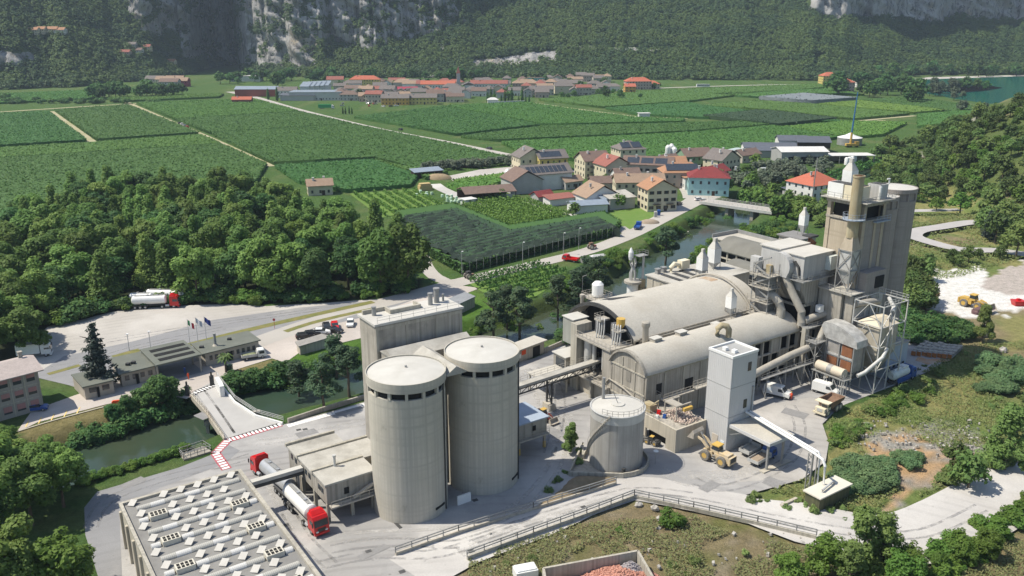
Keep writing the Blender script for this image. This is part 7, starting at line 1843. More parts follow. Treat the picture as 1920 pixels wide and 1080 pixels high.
H(1397,302,15,9,4.2,g,W_BEI,TILE_B,'low beige building with a brown roof beside the olive grove')
H(1150,358,22,8,4.6,g-.5,W_GREY,TILE_B,'low grey barn with a long brown roof behind the tan-roofed house',win=0,chim=0)
H(1118,383,16,13,4.6,g-.2,W_WHITE,TILE_T,'white bungalow with a broad tan roof',ridge='y')
H(1157,388,12,9,4.6,g-.2,W_GREY,ROOFG,'grey garage with a pale flat roof beside the white bungalow','shed',win=0)
H(1138,389,7,7,4.3,g-.2,W_GREY,SHEETG,'small grey hut with a blue-grey sheet roof in front of the bungalow','shed',win=0)
H(1101,396,15,8,3.4,g-.35,W_WHITE,SHEETG,'white workshop with a blue-grey roof and a red door','gable',win=0,chim=0,pitch=.18)
H(1049,382,13,6,2.8,g-.1,W_WHITE,TILE_R,'low shed with a red and white roof in the garden','shed',win=0)
H(1016,377,8,6,2.8,g,W_GREY,TILE_D,'small shed with dark red roof hidden by bushes',win=0,chim=0)
H(1019,352,24,12,7.6,g-.2,W_WHITE,TILE_G,'white barn with rows of solar panels on its dark roof',solar=9,win=0,chim=0)
H(978,358,15,14,6.0,g-.2,W_GREY,TILE_B,'barn with a brown gable and a white front gable',ridge='y',win=0,chim=0)
H(992,318,15,13,7.6,g-.25,W_CREAM,TILE_G,'cream house with dark brown roof and wooden balconies at the storage yard',ridge='y',balc=2)
H(1030,319,16,12,7.2,g-.25,W_YEL,TILE_G,'bright yellow house with a dark brown roof',balc=1,solar=1)
H(883,311,13,6,2.8,g-.2,W_BRI,TILE_D,'dark red shed with flat roof on the storage yard','flat',win=0)
H(800,331,15,6,3.0,g-.1,WOODD,SHEETG,'dark open field shelter with a grey roof by the track end','shed',win=0)
H(1522,378,17,15,9.0,g-.1,W_WHITE,TILE_V,'white house with a bright red hip roof beside the tall tower','hip',chim=2,shut=False)
H(1492,372,9,8,3.4,g,W_GREY,SHEETD,'low dark-roofed lean-to beside the red-roofed white house','shed',win=0)
H(600,363,11,8,4.4,g-.3,W_CREAM,TILE_T,'lone cream hut with a pale roof at the wood and vineyard corner',chim=2)
o=thing('open_barn','open timber barn with a brown pitched roof at the farm lane','barn',None,(*P(912,372),0),g-.25)
part('roof',MB().extr([(-7,3.6),(0,5.6),(7,3.6),(7,3.85),(0,5.9),(-7,3.85)],'x',-12,12),TILE_B,o)
for x in (-11.5,-4,4,11.5):
    for y in (-6.6,6.6):part('post',MB().bar((x,y,0),(x,y,3.7),.3),WOODD,o)
part('back_wall',MB().box(-11.6,11.6,5.8,6.1,0,3.4),WOODD,o); part('low_wall',MB().box(-11.6,-2,-6.7,-6.4,0,1.2),W_GREY,o); part('side_wall',MB().box(4,11.6,-6.5,-6.3,0,2.6),W_GREY,o)
# farm sheds
o=H(1497,303,26,17,6.6,g-.55,plaster('grey_block_wall',(.36,.36,.35)),SHEETW,'big grey shed with a white roof and dark door openings',win=0,chim=0,pitch=.12,name='farm_shed',cat='shed')
for x in (-7,0,7):part('door',MB().box(x-2.2,x+2.2,-8.62,-8.45,0,4.0),DARK,o)
H(1440,289,30,13,4.6,g-.7,W_WHITE,SHEETD,'long white shed with a slate-coloured roof',win=0,chim=0,pitch=.2,name='farm_shed',cat='shed')
H(1462,294,26,9,4.0,g-.7,W_GREY,SHEETD,'open-sided shed with slate roof in front of the long white shed','shed',win=0,name='farm_shed',cat='shed')
H(1482,283,17,12,7.0,g-.7,W_WHITE,SHEETD,'taller pale farm building with a slate gable roof',win=0,chim=0,pitch=.24,name='farm_shed',cat='shed')
H(1520,284,19,14,6.4,g-.7,WOODD,SHEETD,'dark timber farm building with a slate gable roof',win=0,chim=0,pitch=.24,name='farm_shed',cat='shed')
o=thing('cattle_shelter','long open cattle shelter with a pale flat roof','shelter',None,(*P(1577,304),0),g-.55)
part('roof',MB().box(-17,17,-5.5,5.5,4.2,4.45),SHEETW,o); part('back_wall',MB().box(-16.6,16.6,4.8,5.1,0,4.2),W_GREY,o)
for k in range(6):part('post',MB().bar((-16.4+k*6.5,-5.2,0),(-16.4+k*6.5,-5.2,4.2),.35),CONC,o)
for k,(px,py) in enumerate(((1587,309),(1592,308),(1597,307),(1601,306))):solo('feed_tank',MB().lathe(0,0,[(1.3,0),(1.3,3.4),(.9,4.0),(.3,4.2)],14),WHITE,'white upright feed tank before the open cattle shelter','tank','feed tanks at the cattle shelter',loc=(*P(px,py),0),smooth_=True)
for k,(px,py,h_) in enumerate(((1251,306,9),(1257.5,305,9.5),(1263,306,8),(1269,308,6))):solo('feed_silo',MB().lathe(0,0,[(.3,0),(1.5,1.8),(1.5,h_),(.6,h_+1.1)],14),WHITE,'white farm silo in the cluster behind the hamlet','silo','farm silos behind the hamlet',loc=(*P(px,py),0),smooth_=True)
DOMEG=mat('green_dome',(.12,.30,.20),(.10,.26,.17),.8,.5)
for px,py,s in ((1222,314,6),(1240,314,5.5),(1249,317,5)):solo('green_dome',MB().lathe(0,0,[(s,0),(s*.96,2),(s*.6,4),(.1,4.9)],18),DOMEG,'green domed gas tank at the field edge of the hamlet','tank','green domes behind the hamlet',loc=(*P(px,py),0),smooth_=True)
for px,py,s in ((952,345,1.0),(956,353,.8),(963,352,.7)):solo('feed_silo',MB().lathe(0,0,[(.4,0),(1.6,1.6),(1.6,6.2*s),(.6,7.4*s)],14),WHITE,'white farm silo between the two brown barns','silo','silos between the barns',loc=(*P(px,py),0),smooth_=True)
GHM=mat('greenhouse_film',(.48,.56,.54),(.42,.50,.48),.3,.4)
for k,(p0,p1,w_) in enumerate((((1312,303),(1384,288),11),((1318,310),(1402,291),8))):
    a_,b_=V2(*p0),V2(*p1); L=(b_-a_).length; prof=[(w_/2*math.cos(t_),3.6*math.sin(t_)) for t_ in np.linspace(0,math.pi,11)]
    solo('greenhouse',MB().extr(prof,'x',0,L),GHM,('long pale green film greenhouse at the field edge','grey-white film greenhouse nearest to the brown house')[k],'greenhouse',loc=a_,rz=math.atan2((b_-a_).y,(b_-a_).x))
for k,(p0,p1) in enumerate((((1426,321),(1458,316)),((1461,319),(1482,314)))):
    a_,b_=V2(*p0),V2(*p1); L=(b_-a_).length; prof=[(2.2*math.cos(t_),1.9*math.sin(t_)) for t_ in np.linspace(0,math.pi,9)]
    solo('poly_tunnel',MB().extr(prof,'x',0,L),mat('white_film',(.62,.66,.66),None,.5,.4),('longer low white tunnel in the olive grove','shorter low white tunnel in the olive grove')[k],'tunnel',loc=a_,rz=math.atan2((b_-a_).y,(b_-a_).x))
o=thing('slurry_tank','round grey tank with a white tent roof beside the blue crane','tank',None,(*P(1592,271),0))
part('shell',MB().lathe(0,0,[(7.6,0),(7.6,4.6)],30),METAL,o,True); part('tent_roof',MB().lathe(0,0,[(7.7,4.6),(3,6.0),(.1,7.6)],24),WHITE,o,True)
o=thing('mobile_crane','tall blue crane boom on a yellow mobile base','crane',None,(*P(1594,276),0))
part('boom',MB().tube([(0,0,9),(.8,0,34)],[.55,.3],6),mat('blue_boom',(.05,.17,.36),(.04,.14,.3),1,.5),o); part('mast',MB().tube([(0,0,1.5),(0,0,9.2)],.7,6),YELP,o)
part('carrier',MB().box(-3,5,-1.3,1.3,.9,2.3).box(2.8,5,-1.25,1.25,2.3,3.6),YELP,o)
wm=MB().tube([(0,-.3,0),(0,.3,0)],.6,12).mesh('wheel',RUBBER)
for x in (-2,0,3.8):
    for y in (-1.2,1.2):q=part('wheel',wm,None,o); q.location=(x,y,.6)
# crane mast seen before the white house
o=thing('mast','thin steel mast with an orange foot in front of the red-roofed house','mast',None,(*P(1521,388),0)); part('pole',MB().tube([(0,0,4),(.6,.2,21)],.22,6),METAL,o); part('foot',MB().tube([(0,0,0),(0,0,4.2)],.5,6),ORANGE,o)
# wrapped bales
BALE=mat('pale_green_wrap',(.50,.66,.48),(.62,.72,.6),1.2,.4)
bm_=MB().lathe(0,0,[(.55,0),(.62,.1),(.62,1.1),(.55,1.2)],12).mesh('bale',BALE)
for k in range(34):
    px,py=(790+random.uniform(-10,20),367+random.uniform(-3,3)) if k<10 else (832+(k-10)*2.3+random.uniform(-5,5),375+(k-10)*.45+random.uniform(-3,3))
    solo('bale',bm_,None,'pale green wrapped bale heaped by the farm lane','bale','wrapped bales by the farm lane',loc=(*P(px,py),random.choice((0,0,1.2))))
H(878,384,5,4,2.6,g,W_WHITE,SHEETW,'small white hut at the end of the bale heap','flat',win=0,chim=0,name='hut',cat='hut')
solo('straw_stack',MB().box(-3,3,-2,2,0,2.2).box(-2.6,2.4,-1.7,1.6,2.2,3.2),mat('straw',(.50,.38,.18),(.42,.31,.15),2,.95),'stack of straw bales at the north end of the farm lane','straw stack',loc=(*P(797,356),0),rz=.4)
# ------------------------------------------------------------------ far village
rv=random.Random(12)
H(685,164,36,14,10,.05,W_YEL,TILE_V,'long yellow building with a bright red roof at the back of the far village','hip',chim=1)
H(822,172,38,12,8.6,.0,W_WHITE,TILE_V,'white school-like building with a long bright red roof in the far village','gable',chim=0)
H(917,170,42,12,8.2,.02,W_WHITE,TILE_R,'white building with a faded red roof right of the church','gable',chim=2)
H(985,168,30,13,8,.0,W_PINK,TILE_T,'pinkish apartment building with a tan roof in the far village','hip',chim=1)
H(1005,156,22,9,7,0,W_TURQ,TILE_B,'blue-grey house with a flat brown roof at the wood edge of the village','flat',chim=0)
H(1195,167,30,14,9.5,.1,W_PINK,TILE_V,'large pinkish house with orange-red roof at the end of the village row','hip',chim=2)
H(1222,166,16,11,6.0,.1,W_CREAM,TILE_V,'low house with orange-red roof attached at the village end','hip')
H(1180,172,12,10,6,.1,W_ORA,TILE_V,'orange house with a red roof in front of the large pinkish house','gable')
H(745,176,44,13,5.4,.12,W_GREY,mat('crimson_roof',(.34,.05,.08),(.28,.045,.07),.5,.6),'hall with a long crimson roof in the far village','gable',win=0,chim=0,pitch=.2)
H(596,186,52,30,8,.04,plaster('pale_industrial_wall',(.50,.50,.48)),SHEETG,'big pale factory hall at the entrance of the far village','flat',win=1,floors=1,chim=0)
for k in range(5):H(575+9*k,178-.6*k,9,22,9.5,.04,W_WHITE,SHEETG,'white saw-tooth roof bay behind the big factory hall','shed',win=0,chim=0,group='saw-tooth bays of the factory',name='roof_bay',cat='roof')
H(560,188,34,10,5,.03,W_GREY,SHEETD,'long dark-roofed loading porch before the factory hall','shed',win=0,chim=0)
H(484,180,44,16,7.5,.02,W_BRI,SHEETG,'red-walled cellar building with a grey roof at the village edge','gable',win=0,chim=0,pitch=.2)
H(455,194,18,8,4,.05,W_BRI,TILE_V,'small red-roofed farmstead alone in the vineyard','gable',chim=1)
H(540,182,20,12,7,.1,W_WHITE,TILE_G,'white house with a dark roof beside the two entrance cypresses')
o=thing('church','pale village church with a thin bell tower and red spire','church',None,(*P(878,172),0),.1)
part('nave',MB().box(-7,7,-9,9,0,8),W_WHITE,o); part('roof',MB().extr([(-7.6,7.9),(0,11),(7.6,7.9)],'y',-9.4,9.4),TILE_G,o)
part('bell_tower',MB().box(-12.6,-8.6,4,8,0,20),W_GREY,o); part('spire',MB().frustum((-12.8,-8.4,3.8,8.2),20,(-10.7,-10.5,5.9,6.1),28),TILE_R,o)
ROOFS=[(TILE_G,'grey-brown'),(TILE_B,'brown'),(TILE_G,'grey-brown'),(TILE_T,'tan'),(TILE_R,'red'),(TILE_G,'grey-brown')]
used_=[(685,164,17),(822,172,19),(917,170,20),(985,168,15),(1005,156,10),(1195,167,20),(745,176,22),(596,186,36),(560,188,14),(484,180,24),(540,182,12),(878,172,12)]
n_h=0; tr_=0
while n_h<88 and tr_<6000:
    tr_+=1; px=rv.uniform(625,1150); py=rv.uniform(160,196)-max(0,(px-880))*.055
    if py>192-max(0,px-860)*.06 or (855<px<1015 and py>184):continue
    if any(abs(px-a)<b_[1]+6 and abs(py-b_[0])<5 for a,*b_ in used_):continue
    used_.append((px,py,6.5)); rm,rn=rv.choice(ROOFS); wl_,wn_=rv.choice(((W_CREAM,'cream'),(W_BEI,'beige'),(W_WHITE,'white'),(W_GREY,'grey'),(W_PINK,'pinkish')))
    H(px,py,rv.uniform(12,20),rv.uniform(9,12),rv.choice((5.6,6.2,8.2)),rv.choice((0,.1,-.15,1.5)),wl_,rm,'small %s house with %s roof packed in the far village'%(wn_,rn),rv.choice(('gable','gable','hip')),chim=0,win=1 if rv.random()<.6 else 0,group='%s village houses with %s roofs'%(wn_,rn)); n_h+=1
for k in range(5):H(698+18*k,190-1.2*k,17,10,6,.05,W_CREAM,TILE_G,'row house with grey gable in the terrace at the vineyard edge',ridge='y',chim=0,group='terrace at the vineyard edge')
for px,py,w_,rn,wl_ in ((742,196,26,TILE_G,W_ORA),(790,195,30,TILE_G,W_YEL),(845,188,22,TILE_G,W_ORA),(1015,178,26,TILE_G,W_BEI)):
    H(px,py,w_,11,6.4,.03,wl_,rn,'long house with %s end wall at the vineyard edge, %s of the row'%({742:'orange',790:'yellow',845:'orange',1015:'beige'}[px],{742:'first',790:'second',845:'third',1015:'last'}[px]),chim=1)
for px,py,wl_,rm,lab in ((293,158,W_GREY,TILE_G,'grey house under the western wooded slope'),(312,159,W_CREAM,TILE_T,'cream house under the western wooded slope'),(330,158,W_PINK,TILE_T,'wide pinkish house under the western wooded slope'),(338,162,plaster('crimson_plaster',(.36,.06,.09)),TILE_T,'crimson-walled house under the western wooded slope'),(320,164,W_GREY,TILE_B,'low house in front of the crimson-walled house')):
    H(px,py,22,12,7,0,wl_,rm,lab,chim=0)
def on_mountain(px,py):
    """first point of the mountain side on the sight line of a pixel"""
    j=int(np.argmin(np.abs(cols_-px))); yy=yimg(MX[:,j],MY[:,j],MZ[:,j]); i=int(np.argmax(yy<=py)); return (MX[i,j],MY[i,j],MZ[i,j])
for px,py,wl_,rm,lab in ((101,66,W_CREAM,TILE_O,'tiny cream house high on the western slope'),(116,66,W_CREAM,TILE_O,'tiny house in the middle of the row high on the western slope'),(137,66,W_CREAM,TILE_O,'widest house of the row high on the western slope'),(150,68,W_WHITE,TILE_O,'last small house of the row high on the western slope'),
                           (262,107,W_PINK,TILE_R,'pink-walled farm halfway up the western slope'),(275,93,W_GREY,TILE_G,'grey house above the pink-walled farm'),(284,104,W_WHITE,TILE_B,'white house beside the pink-walled farm'),(300,97,W_CREAM,TILE_R,'upper red-roofed house on the western slope'),(341,124,W_CREAM,TILE_O,'house by the steep pale road on the western slope')):
    x,y,z=on_mountain(px,py); H(0,0,13,10,6.5,0,wl_,rm,lab,chim=0,loc=(x,y,z))
H(1552,160,20,14,12,.1,W_YEL,TILE_V,'yellow villa with a bright red roof at the wood edge','hip',chim=0)
H(1582,172,17,14,11,.2,W_PINK,TILE_V,'pale pink villa with a red hip roof above the vineyards','hip',chim=0)
o=H(1615,163,18,13,9,.1,W_WHITE,SHEETW,'white villa with a small roof turret among the park trees','hip',chim=0)
part('turret',MB().box(-2,2,-2,2,10,13.5).frustum((-2.4,2.4,-2.4,2.4),13.5,(-.2,.2,-.2,.2),15.5),W_WHITE,o)
H(1207,220,9,5,3.4,.1,W_WHITE,SHEETW,'white box hut alone beside the field track','flat',win=0,chim=0,name='hut',cat='hut')
H(924,194,10,6,4.0,.1,W_WHITE,SHEETW,'white chapel at the end of the cemetery cypresses','hip',win=0,chim=0,name='chapel',cat='chapel')
o=solo('cemetery_wall',wall_line(MB(),[P(922,196),P(985,193)],.5,0,2.6),W_WHITE,'white cemetery wall below the cypress row','wall')
H(463,152,40,16,7,0,W_WHITE,SHEETW,'white low hall at the mouth of the gorge','flat',win=0,chim=0)

# ------------------------------------------------------------------ vehicles
def wheel(r_,w_,m=RUBBER,rimm=SILVER):
    a=MB().lathe(0,0,[(r_*.55,-w_/2),(r_*.93,-w_/2),(r_,-w_*.32),(r_,w_*.32),(r_*.93,w_/2),(r_*.55,w_/2)],18,False)
    b_=MB().lathe(0,0,[(r_*.56,-w_*.44),(r_*.3,-w_*.36),(r_*.3,w_*.36),(r_*.56,w_*.44)],12)
    return a.mesh('tyre',m),b_.mesh('rim',rimm)
WH={'truck':wheel(.5,.34),'car':wheel(.32,.22),'van':wheel(.36,.24),'load':wheel(1.05,.75,DUSTRUB,YELP),'dump':wheel(.85,.6,DUSTRUB,CREAM)}
def add_wheels(o,kind,pos):
    ty,ri=WH[kind]
    for x,y,z in pos:
        q=part('wheel',ty,None,o); q.location=(x,y,z); q.rotation_euler=(math.pi/2,0,0); part('rim',ri,None,q)
def heading(p,q):return math.atan2(q[1]-p[1],q[0]-p[0])
HEADL=mat('headlight',(.7,.7,.68),None,1,.2,spec=.6); TAILL=mat('tail_light',(.5,.02,.02),None,1,.3)
def cab_truck(o,x1,L,m,hgt_=3.3,wd=2.45):
    """forward-control cab with its front at x1"""
    y=wd/2; x0=x1-L
    part('cab',MB().extr([(x0,.75),(x1,.6),(x1+.05,1.6),(x1-.22,hgt_-.45),(x1-.55,hgt_-.05),(x0+.15,hgt_+.15),(x0,hgt_-.1)],'y',-y,y),m,o)
    part('windscreen',MB().add([(x1+.045,-y*.9,1.75),(x1+.045,y*.9,1.75),(x1-.2,y*.88,hgt_-.6),(x1-.2,-y*.88,hgt_-.6),(x1-.1,-y*.9,1.75),(x1-.1,y*.9,1.75),(x1-.3,y*.88,hgt_-.6),(x1-.3,-y*.88,hgt_-.6)],[(0,1,2,3),(0,4,5,1),(1,5,6,2),(2,6,7,3),(3,7,4,0)]).move(.025),GLASS,o)
    for s in (-1,1):
        part('side_window',MB().box(x0+.75,x1-.3,s*y-.02,s*y+.02,1.85,hgt_-.75),GLASS,o)
        part('headlight',MB().box(x1+.0,x1+.09,s*y*.62-.2,s*y*.62+.2,.8,1.05),HEADL,o)
        part('mirror',MB().box(x1-.1,x1+.1,s*(y+.22)-.08,s*(y+.22)+.08,1.9,2.6),BLACKP,o)
    part('grille',MB().box(x1-.02,x1+.08,-y*.55,y*.55,.85,1.45),BLACKP,o)
    part('bumper',MB().box(x1-.3,x1+.14,-y,y,.35,.72),m,o)
    part('roof_fairing',MB().frustum((x0+.1,x1-.9,-y*.85,y*.85),hgt_+.05,(x0+.1,x1-1.6,-y*.7,y*.7),hgt_+.5),m,o)
def tank_body(x0,x1,r_,zc,wd=1.15):
    prof=[]
    mb=MB(); n=22; V=[]; F=[]
    secs=[(x0-.35,.62),(x0-.12,.9),(x0,1),(x1,1),(x1+.12,.9),(x1+.35,.62)]
    for x,k in secs:
        for i in range(n):t_=2*math.pi*i/n; V.append((x,math.cos(t_)*wd*k,zc+math.sin(t_)*r_*k))
    for j in range(len(secs)-1):
        for i in range(n):i2=(i+1)%n; F.append((j*n+i,(j+1)*n+i,(j+1)*n+i2,j*n+i2)) 
    F.append(tuple(range(n))); F.append(tuple((len(secs)-1)*n+i for i in range(n))[::-1])
    return mb.add(V,F)
def tanker(p,q,cabm,tankm,label,L=12.5,cabin=True,name='tanker_truck',ln_tank=None):
    """rear at p, front at q (ground points)"""
    rz=heading(p,q); c=((p[0]+q[0])/2,(p[1]+q[1])/2,0.06)
    o=thing(name,label,'tanker' if cabin else 'trailer',None,c,rz); a=L/2
    xf=a-(3.1 if cabin else .3)
    part('chassis',MB().box(-a,a-.4,-.45,.45,.75,1.05).box(-a,-a+.15,-1.2,1.2,.6,.95),DARKST,o)
    tk=part('tank',tank_body(-a+.5,xf-.5,1.22,2.35),tankm,o,True)
    part('catwalk',MB().box(-a+1,xf-1,-.3,.3,3.57,3.66),METAL,tk); part('hatch',MB().lathe(-a*.3,0,[(.32,3.5),(.32,3.82)],12).lathe(xf-2.4,0,[(.32,3.5),(.32,3.82)],12),SILVER,tk)
    part('ladder',MB().rail([(-a-.0,-.25,1.0),(-a-.0,.25,1.0)],2.5,.5,.05),METAL,tk)
    part('mudguard',MB().box(-a+.4,-a+4.4,-1.24,-.95,1.02,1.12).box(-a+.4,-a+4.4,.95,1.24,1.02,1.12),DARKST,o)
    pos=[(x,y,.5) for x in (-a+1.0,-a+2.35,-a+3.7) for y in (-1.02,1.02)]
    if cabin:
        cab_truck(o,a,2.3,cabm); pos+=[(x,y,.5) for x in (a-1.35,a-4.4) for y in (-1.05,1.05)]
        part('fuel_tank',MB().tube([(a-3.5,-1.0,.8),(a-2.5,-1.0,.8)],.3,10).tube([(a-3.5,1.0,.8),(a-2.5,1.0,.8)],.3,10),SILVER,o)
    else:pos+=[(x,y,.5) for x in (a-2.2,a-3.4) for y in (-1.02,1.02)]; part('landing_leg',MB().bar((a-1.2,-.8,0),(a-1.2,-.8,1),.15).bar((a-1.2,.8,0),(a-1.2,.8,1),.15),METAL,o)
    add_wheels(o,'truck',pos); return o
f1=P(603,1004); h1=Vector((P(603,1004)[0]-P(556,955)[0],P(603,1004)[1]-P(556,955)[1],0)).normalized()
tanker((f1[0]-h1.x*12,f1[1]-h1.y*12),f1,REDP,WHITE,'tanker truck with a red cab and long white tank facing the camera')
r2=P(548,938); f2=P(497,893); h2=Vector((f2[0]-r2[0],f2[1]-r2[1],0)).normalized()
tanker(r2,(r2[0]+h2.x*13.2,r2[1]+h2.y*13.2),REDP,SILVER,'tanker truck with a red cab pulled in under the bridge conveyor, silver tank',13.2)
f3=P(338,575); tanker((f3[0]-12.5,f3[1]-1.8),f3,REDP,WHITE,'tanker truck with a red cab parked on the apron by the wood',12.5)
b4=P(349,569); tanker((b4[0]-11.5,b4[1]+1.8),(b4[0],b4[1]+1.0),REDP,WHITE,'white tank trailer parked behind the red-cabbed tanker',11.5,False,'tank_trailer')
b5=P(290,573); tanker((b5[0]-6.5,b5[1]+.2),(b5[0],b5[1]),REDP,WHITE,'short white tank trailer parked at the tail of the far tanker',7.0,False,'tank_trailer')
# white lorry under the trees
p6=P(66,668); o=thing('box_lorry','white lorry half hidden under the trees at the apron','lorry',None,(*p6,0),.35)
cab_truck(o,3.6,2.1,WHITE,3.0); part('box_body',MB().box(-3.6,1.3,-1.2,1.2,1.0,3.4),WHITE,o); part('chassis',MB().box(-3.6,3.2,-.45,.45,.6,.98),DARKST,o); add_wheels(o,'truck',[(x,y,.5) for x in (2.5,-2.2) for y in (-1,1)])

def car(px,py,rz,m,label,L=4.3,kind='hatch',group=None,z=.05):
    o=thing('parked_car',label,'car',group,(*P(px,py),z),rz); a=L/2; y=.88
    if kind=='hatch':body=[(-a,.35),(a,.35),(a,.68),(a-.15,.85),(a-1.1,.95),(-a+.1,1.0),(-a,.7)]; glass=[(a-1.25,.94),(a-1.95,1.42),(-a+.5,1.42),(-a+.12,.98)]
    else:body=[(-a,.35),(a,.35),(a,.68),(a-.15,.82),(a-1.2,.93),(-a+.9,.97),(-a+.05,.93),(-a,.6)]; glass=[(a-1.35,.92),(a-2.05,1.38),(-a+1.5,1.38),(-a+.75,.95)]
    part('body',MB().extr(body,'y',-y,y),m,o)
    part('window',MB().extr([(x,z_-.0) for x,z_ in glass],'y',-y*.9,y*.9),GLASS,o)
    part('car_roof',MB().extr([(glass[1][0]-.05,1.40),(glass[2][0]+.05,1.40),(glass[2][0]+.12,1.46),(glass[1][0]-.15,1.46)],'y',-y*.86,y*.86),m,o)
    for s in (-1,1):
        part('headlight',MB().box(a-.1,a+.02,s*.6-.16,s*.6+.16,.6,.76),HEADL,o); part('tail_light',MB().box(-a-.02,-a+.1,s*.65-.12,s*.65+.12,.62,.85),TAILL,o)
    part('bumper',MB().box(a-.05,a+.06,-y*.95,y*.95,.36,.55).box(-a-.06,-a+.05,-y*.95,y*.95,.36,.55),m,o)
    add_wheels(o,'car',[(x,s,.32) for x in (a-.8,-a+.8) for s in (-.8,.8)]); return o
car(67,770,.3,BLUEC,'dark blue estate car parked against the office block',4.6)
car(572,634,.35,BLACKP,'black car at the near end of the parked row, nose to the shelter',4.4)
car(586,630,.3,BLACKP,'second black car, between the front black car and the white car')
car(604,626,.1,WHITE,'white car parked behind the long low shed')
car(613,617,-1.2,BLACKP,'dark car standing beyond the white car')
car(627,623,-.3,BLACKP,'dark blue-black saloon in front of the red car',4.5,'saloon')
car(628,615,-1.3,REDP,'red car in the parked row')
car(657,610,-1.45,WHITE,'white car standing apart from the others',4.2)
def van(px,py,rz,label):
    o=thing('delivery_van',label,'van',None,(*P(px,py),.06),rz)
    part('body',MB().extr([(-2.75,.4),(2.6,.4),(2.7,.85),(2.45,1.2),(1.55,1.45),(1.0,2.25),(.7,2.42),(-2.7,2.42),(-2.78,2.2)],'y',-.98,.98),WHITE,o)
    part('windscreen',MB().add([(1.6,-.86,1.47),(1.6,.86,1.47),(1.06,.82,2.24),(1.06,-.82,2.24)],[(0,1,2,3)]).move(.03,0,.02),GLASS,o)
    for s in (-1,1):
        part('side_window',MB().extr([(.25,1.4),(1.45,1.4),(1.0,2.05),(.25,2.05)],'y',s*.985-.015,s*.985+.015),GLASS,o)
        part('headlight',MB().box(2.42,2.66,s*.7-.17,s*.7+.17,.88,1.1),HEADL,o)
    part('bumper',MB().box(2.5,2.76,-.95,.95,.36,.7).box(-2.85,-2.7,-.95,.95,.36,.65),DARKST,o)
    part('lower_trim',MB().box(-2.6,2.4,-1.0,1.0,.38,.55),DARKST,o)
    if 'blue' in label:part('logo_panel',MB().box(-2.2,-.9,-1.0,-.982,1.3,1.9),mat('pale_blue_logo',(.45,.58,.68),(.7,.72,.74),4,.5),o)
    add_wheels(o,'van',[(x,s,.36) for x in (1.75,-1.75) for s in (-.86,.86)]); return o
van(1458,743,-.62,'white van with a pale blue panel by the person in red')
van(1548,738,-.72,'plain white van parked below the cream drum')
# person builder: one continuous skin
def person(px,py,rz,suit,label,z=.05,helmet=None,pose=0,loc=None):
    vs=[(0,0,.95,.15),(0,0,1.15,.15),(0,.0,1.38,.17),(0,0,1.5,.07),(0,.02,1.56,.07),(0,.03,1.66,.105),(0,.02,1.74,.08),
          (.20,0,1.42,.07),(.28,.03,1.15,.055),(.30,.12,.93,.042),(.31,.16,.84,.04),(-.20,0,1.42,.07),(-.29,.0,1.15,.055),(-.28,.10,.93,.042),(-.28,.14,.84,.04),
          (.10,0,.88,.11),(.12,.05,.50,.075),(.12,.0,.10,.055),(.12,.16,.05,.05),(-.10,0,.88,.11),(-.12,-.02,.50,.075),(-.13,-.08,.10,.055),(-.13,.08,.05,.05)]
    es=[(0,1),(1,2),(2,3),(3,4),(4,5),(5,6),(2,7),(7,8),(8,9),(9,10),(2,11),(11,12),(12,13),(13,14),(0,15),(15,16),(16,17),(17,18),(0,19),(19,20),(20,21),(21,22)]
    for hx,hb in ((.31,10),(-.28,14)):# fingers and thumb
        for k,(dx,L) in enumerate(((-.028,.085),(-.009,.1),(.01,.095),(.029,.075))):
            vs+=[(vs[hb][0]+dx*.4,vs[hb][1]+.02+dx,.77,.011),(vs[hb][0]+dx*.3,vs[hb][1]+.035+dx,.77-L*.6,.009)]; es+=[(hb,len(vs)-2),(len(vs)-2,len(vs)-1)]
        vs+=[(vs[hb][0]-.03*(1 if hx>0 else-1),vs[hb][1]+.05,.80,.012)]; es+=[(hb,len(vs)-1)]
    me=bpy.data.meshes.new('person'); me.from_pydata([v[:3] for v in vs],es,[]); o=bpy.data.objects.new('person',me); col.objects.link(o)
    md=o.modifiers.new('skin','SKIN'); sv_=me.skin_vertices[0].data
    for k,v in enumerate(vs):sv_[k].radius=(v[3],v[3]*.85)
    sv_[0].use_root=True
    ss=o.modifiers.new('sub','SUBSURF'); ss.levels=ss.render_levels=1
    dg=bpy.context.evaluated_depsgraph_get(); m2=bpy.data.meshes.new_from_object(o.evaluated_get(dg)); o.modifiers.clear(); o.data=m2
    m2.materials.clear(); m2.materials.append(suit); m2.materials.append(SKIN); m2.materials.append(DARKST)
    for f in m2.polygons:
        z_=f.center.z; f.material_index=1 if z_>1.52 or (z_<.86 and abs(f.center.x)>.24) else (2 if z_<.13 else 0); f.use_smooth=True
    o.location=loc or (*P(px,py),z); o.rotation_euler=(0,0,rz); props(o,label,'person')
    part('hard_hat' if helmet else 'hair',MB().lathe(0,.025,[(.135,1.70),(.13,1.76),(.09,1.83),(.02,1.85)],12),helmet or BLACKP,o,True)
    return o
person(1483,750,-.8,ORANGE,'person in red-orange work clothes standing by the white van',helmet=YELP)
person(354,712,1.2,ORANGE,'person in orange work clothes standing at the gate')
person(347,701,.2,BLUEC,'person in blue standing under the gatehouse canopy')
person(545,905,2.2,ORANGE,'person in an orange vest beside the silver tanker',loc=(*W(39.4,120.6),.05))
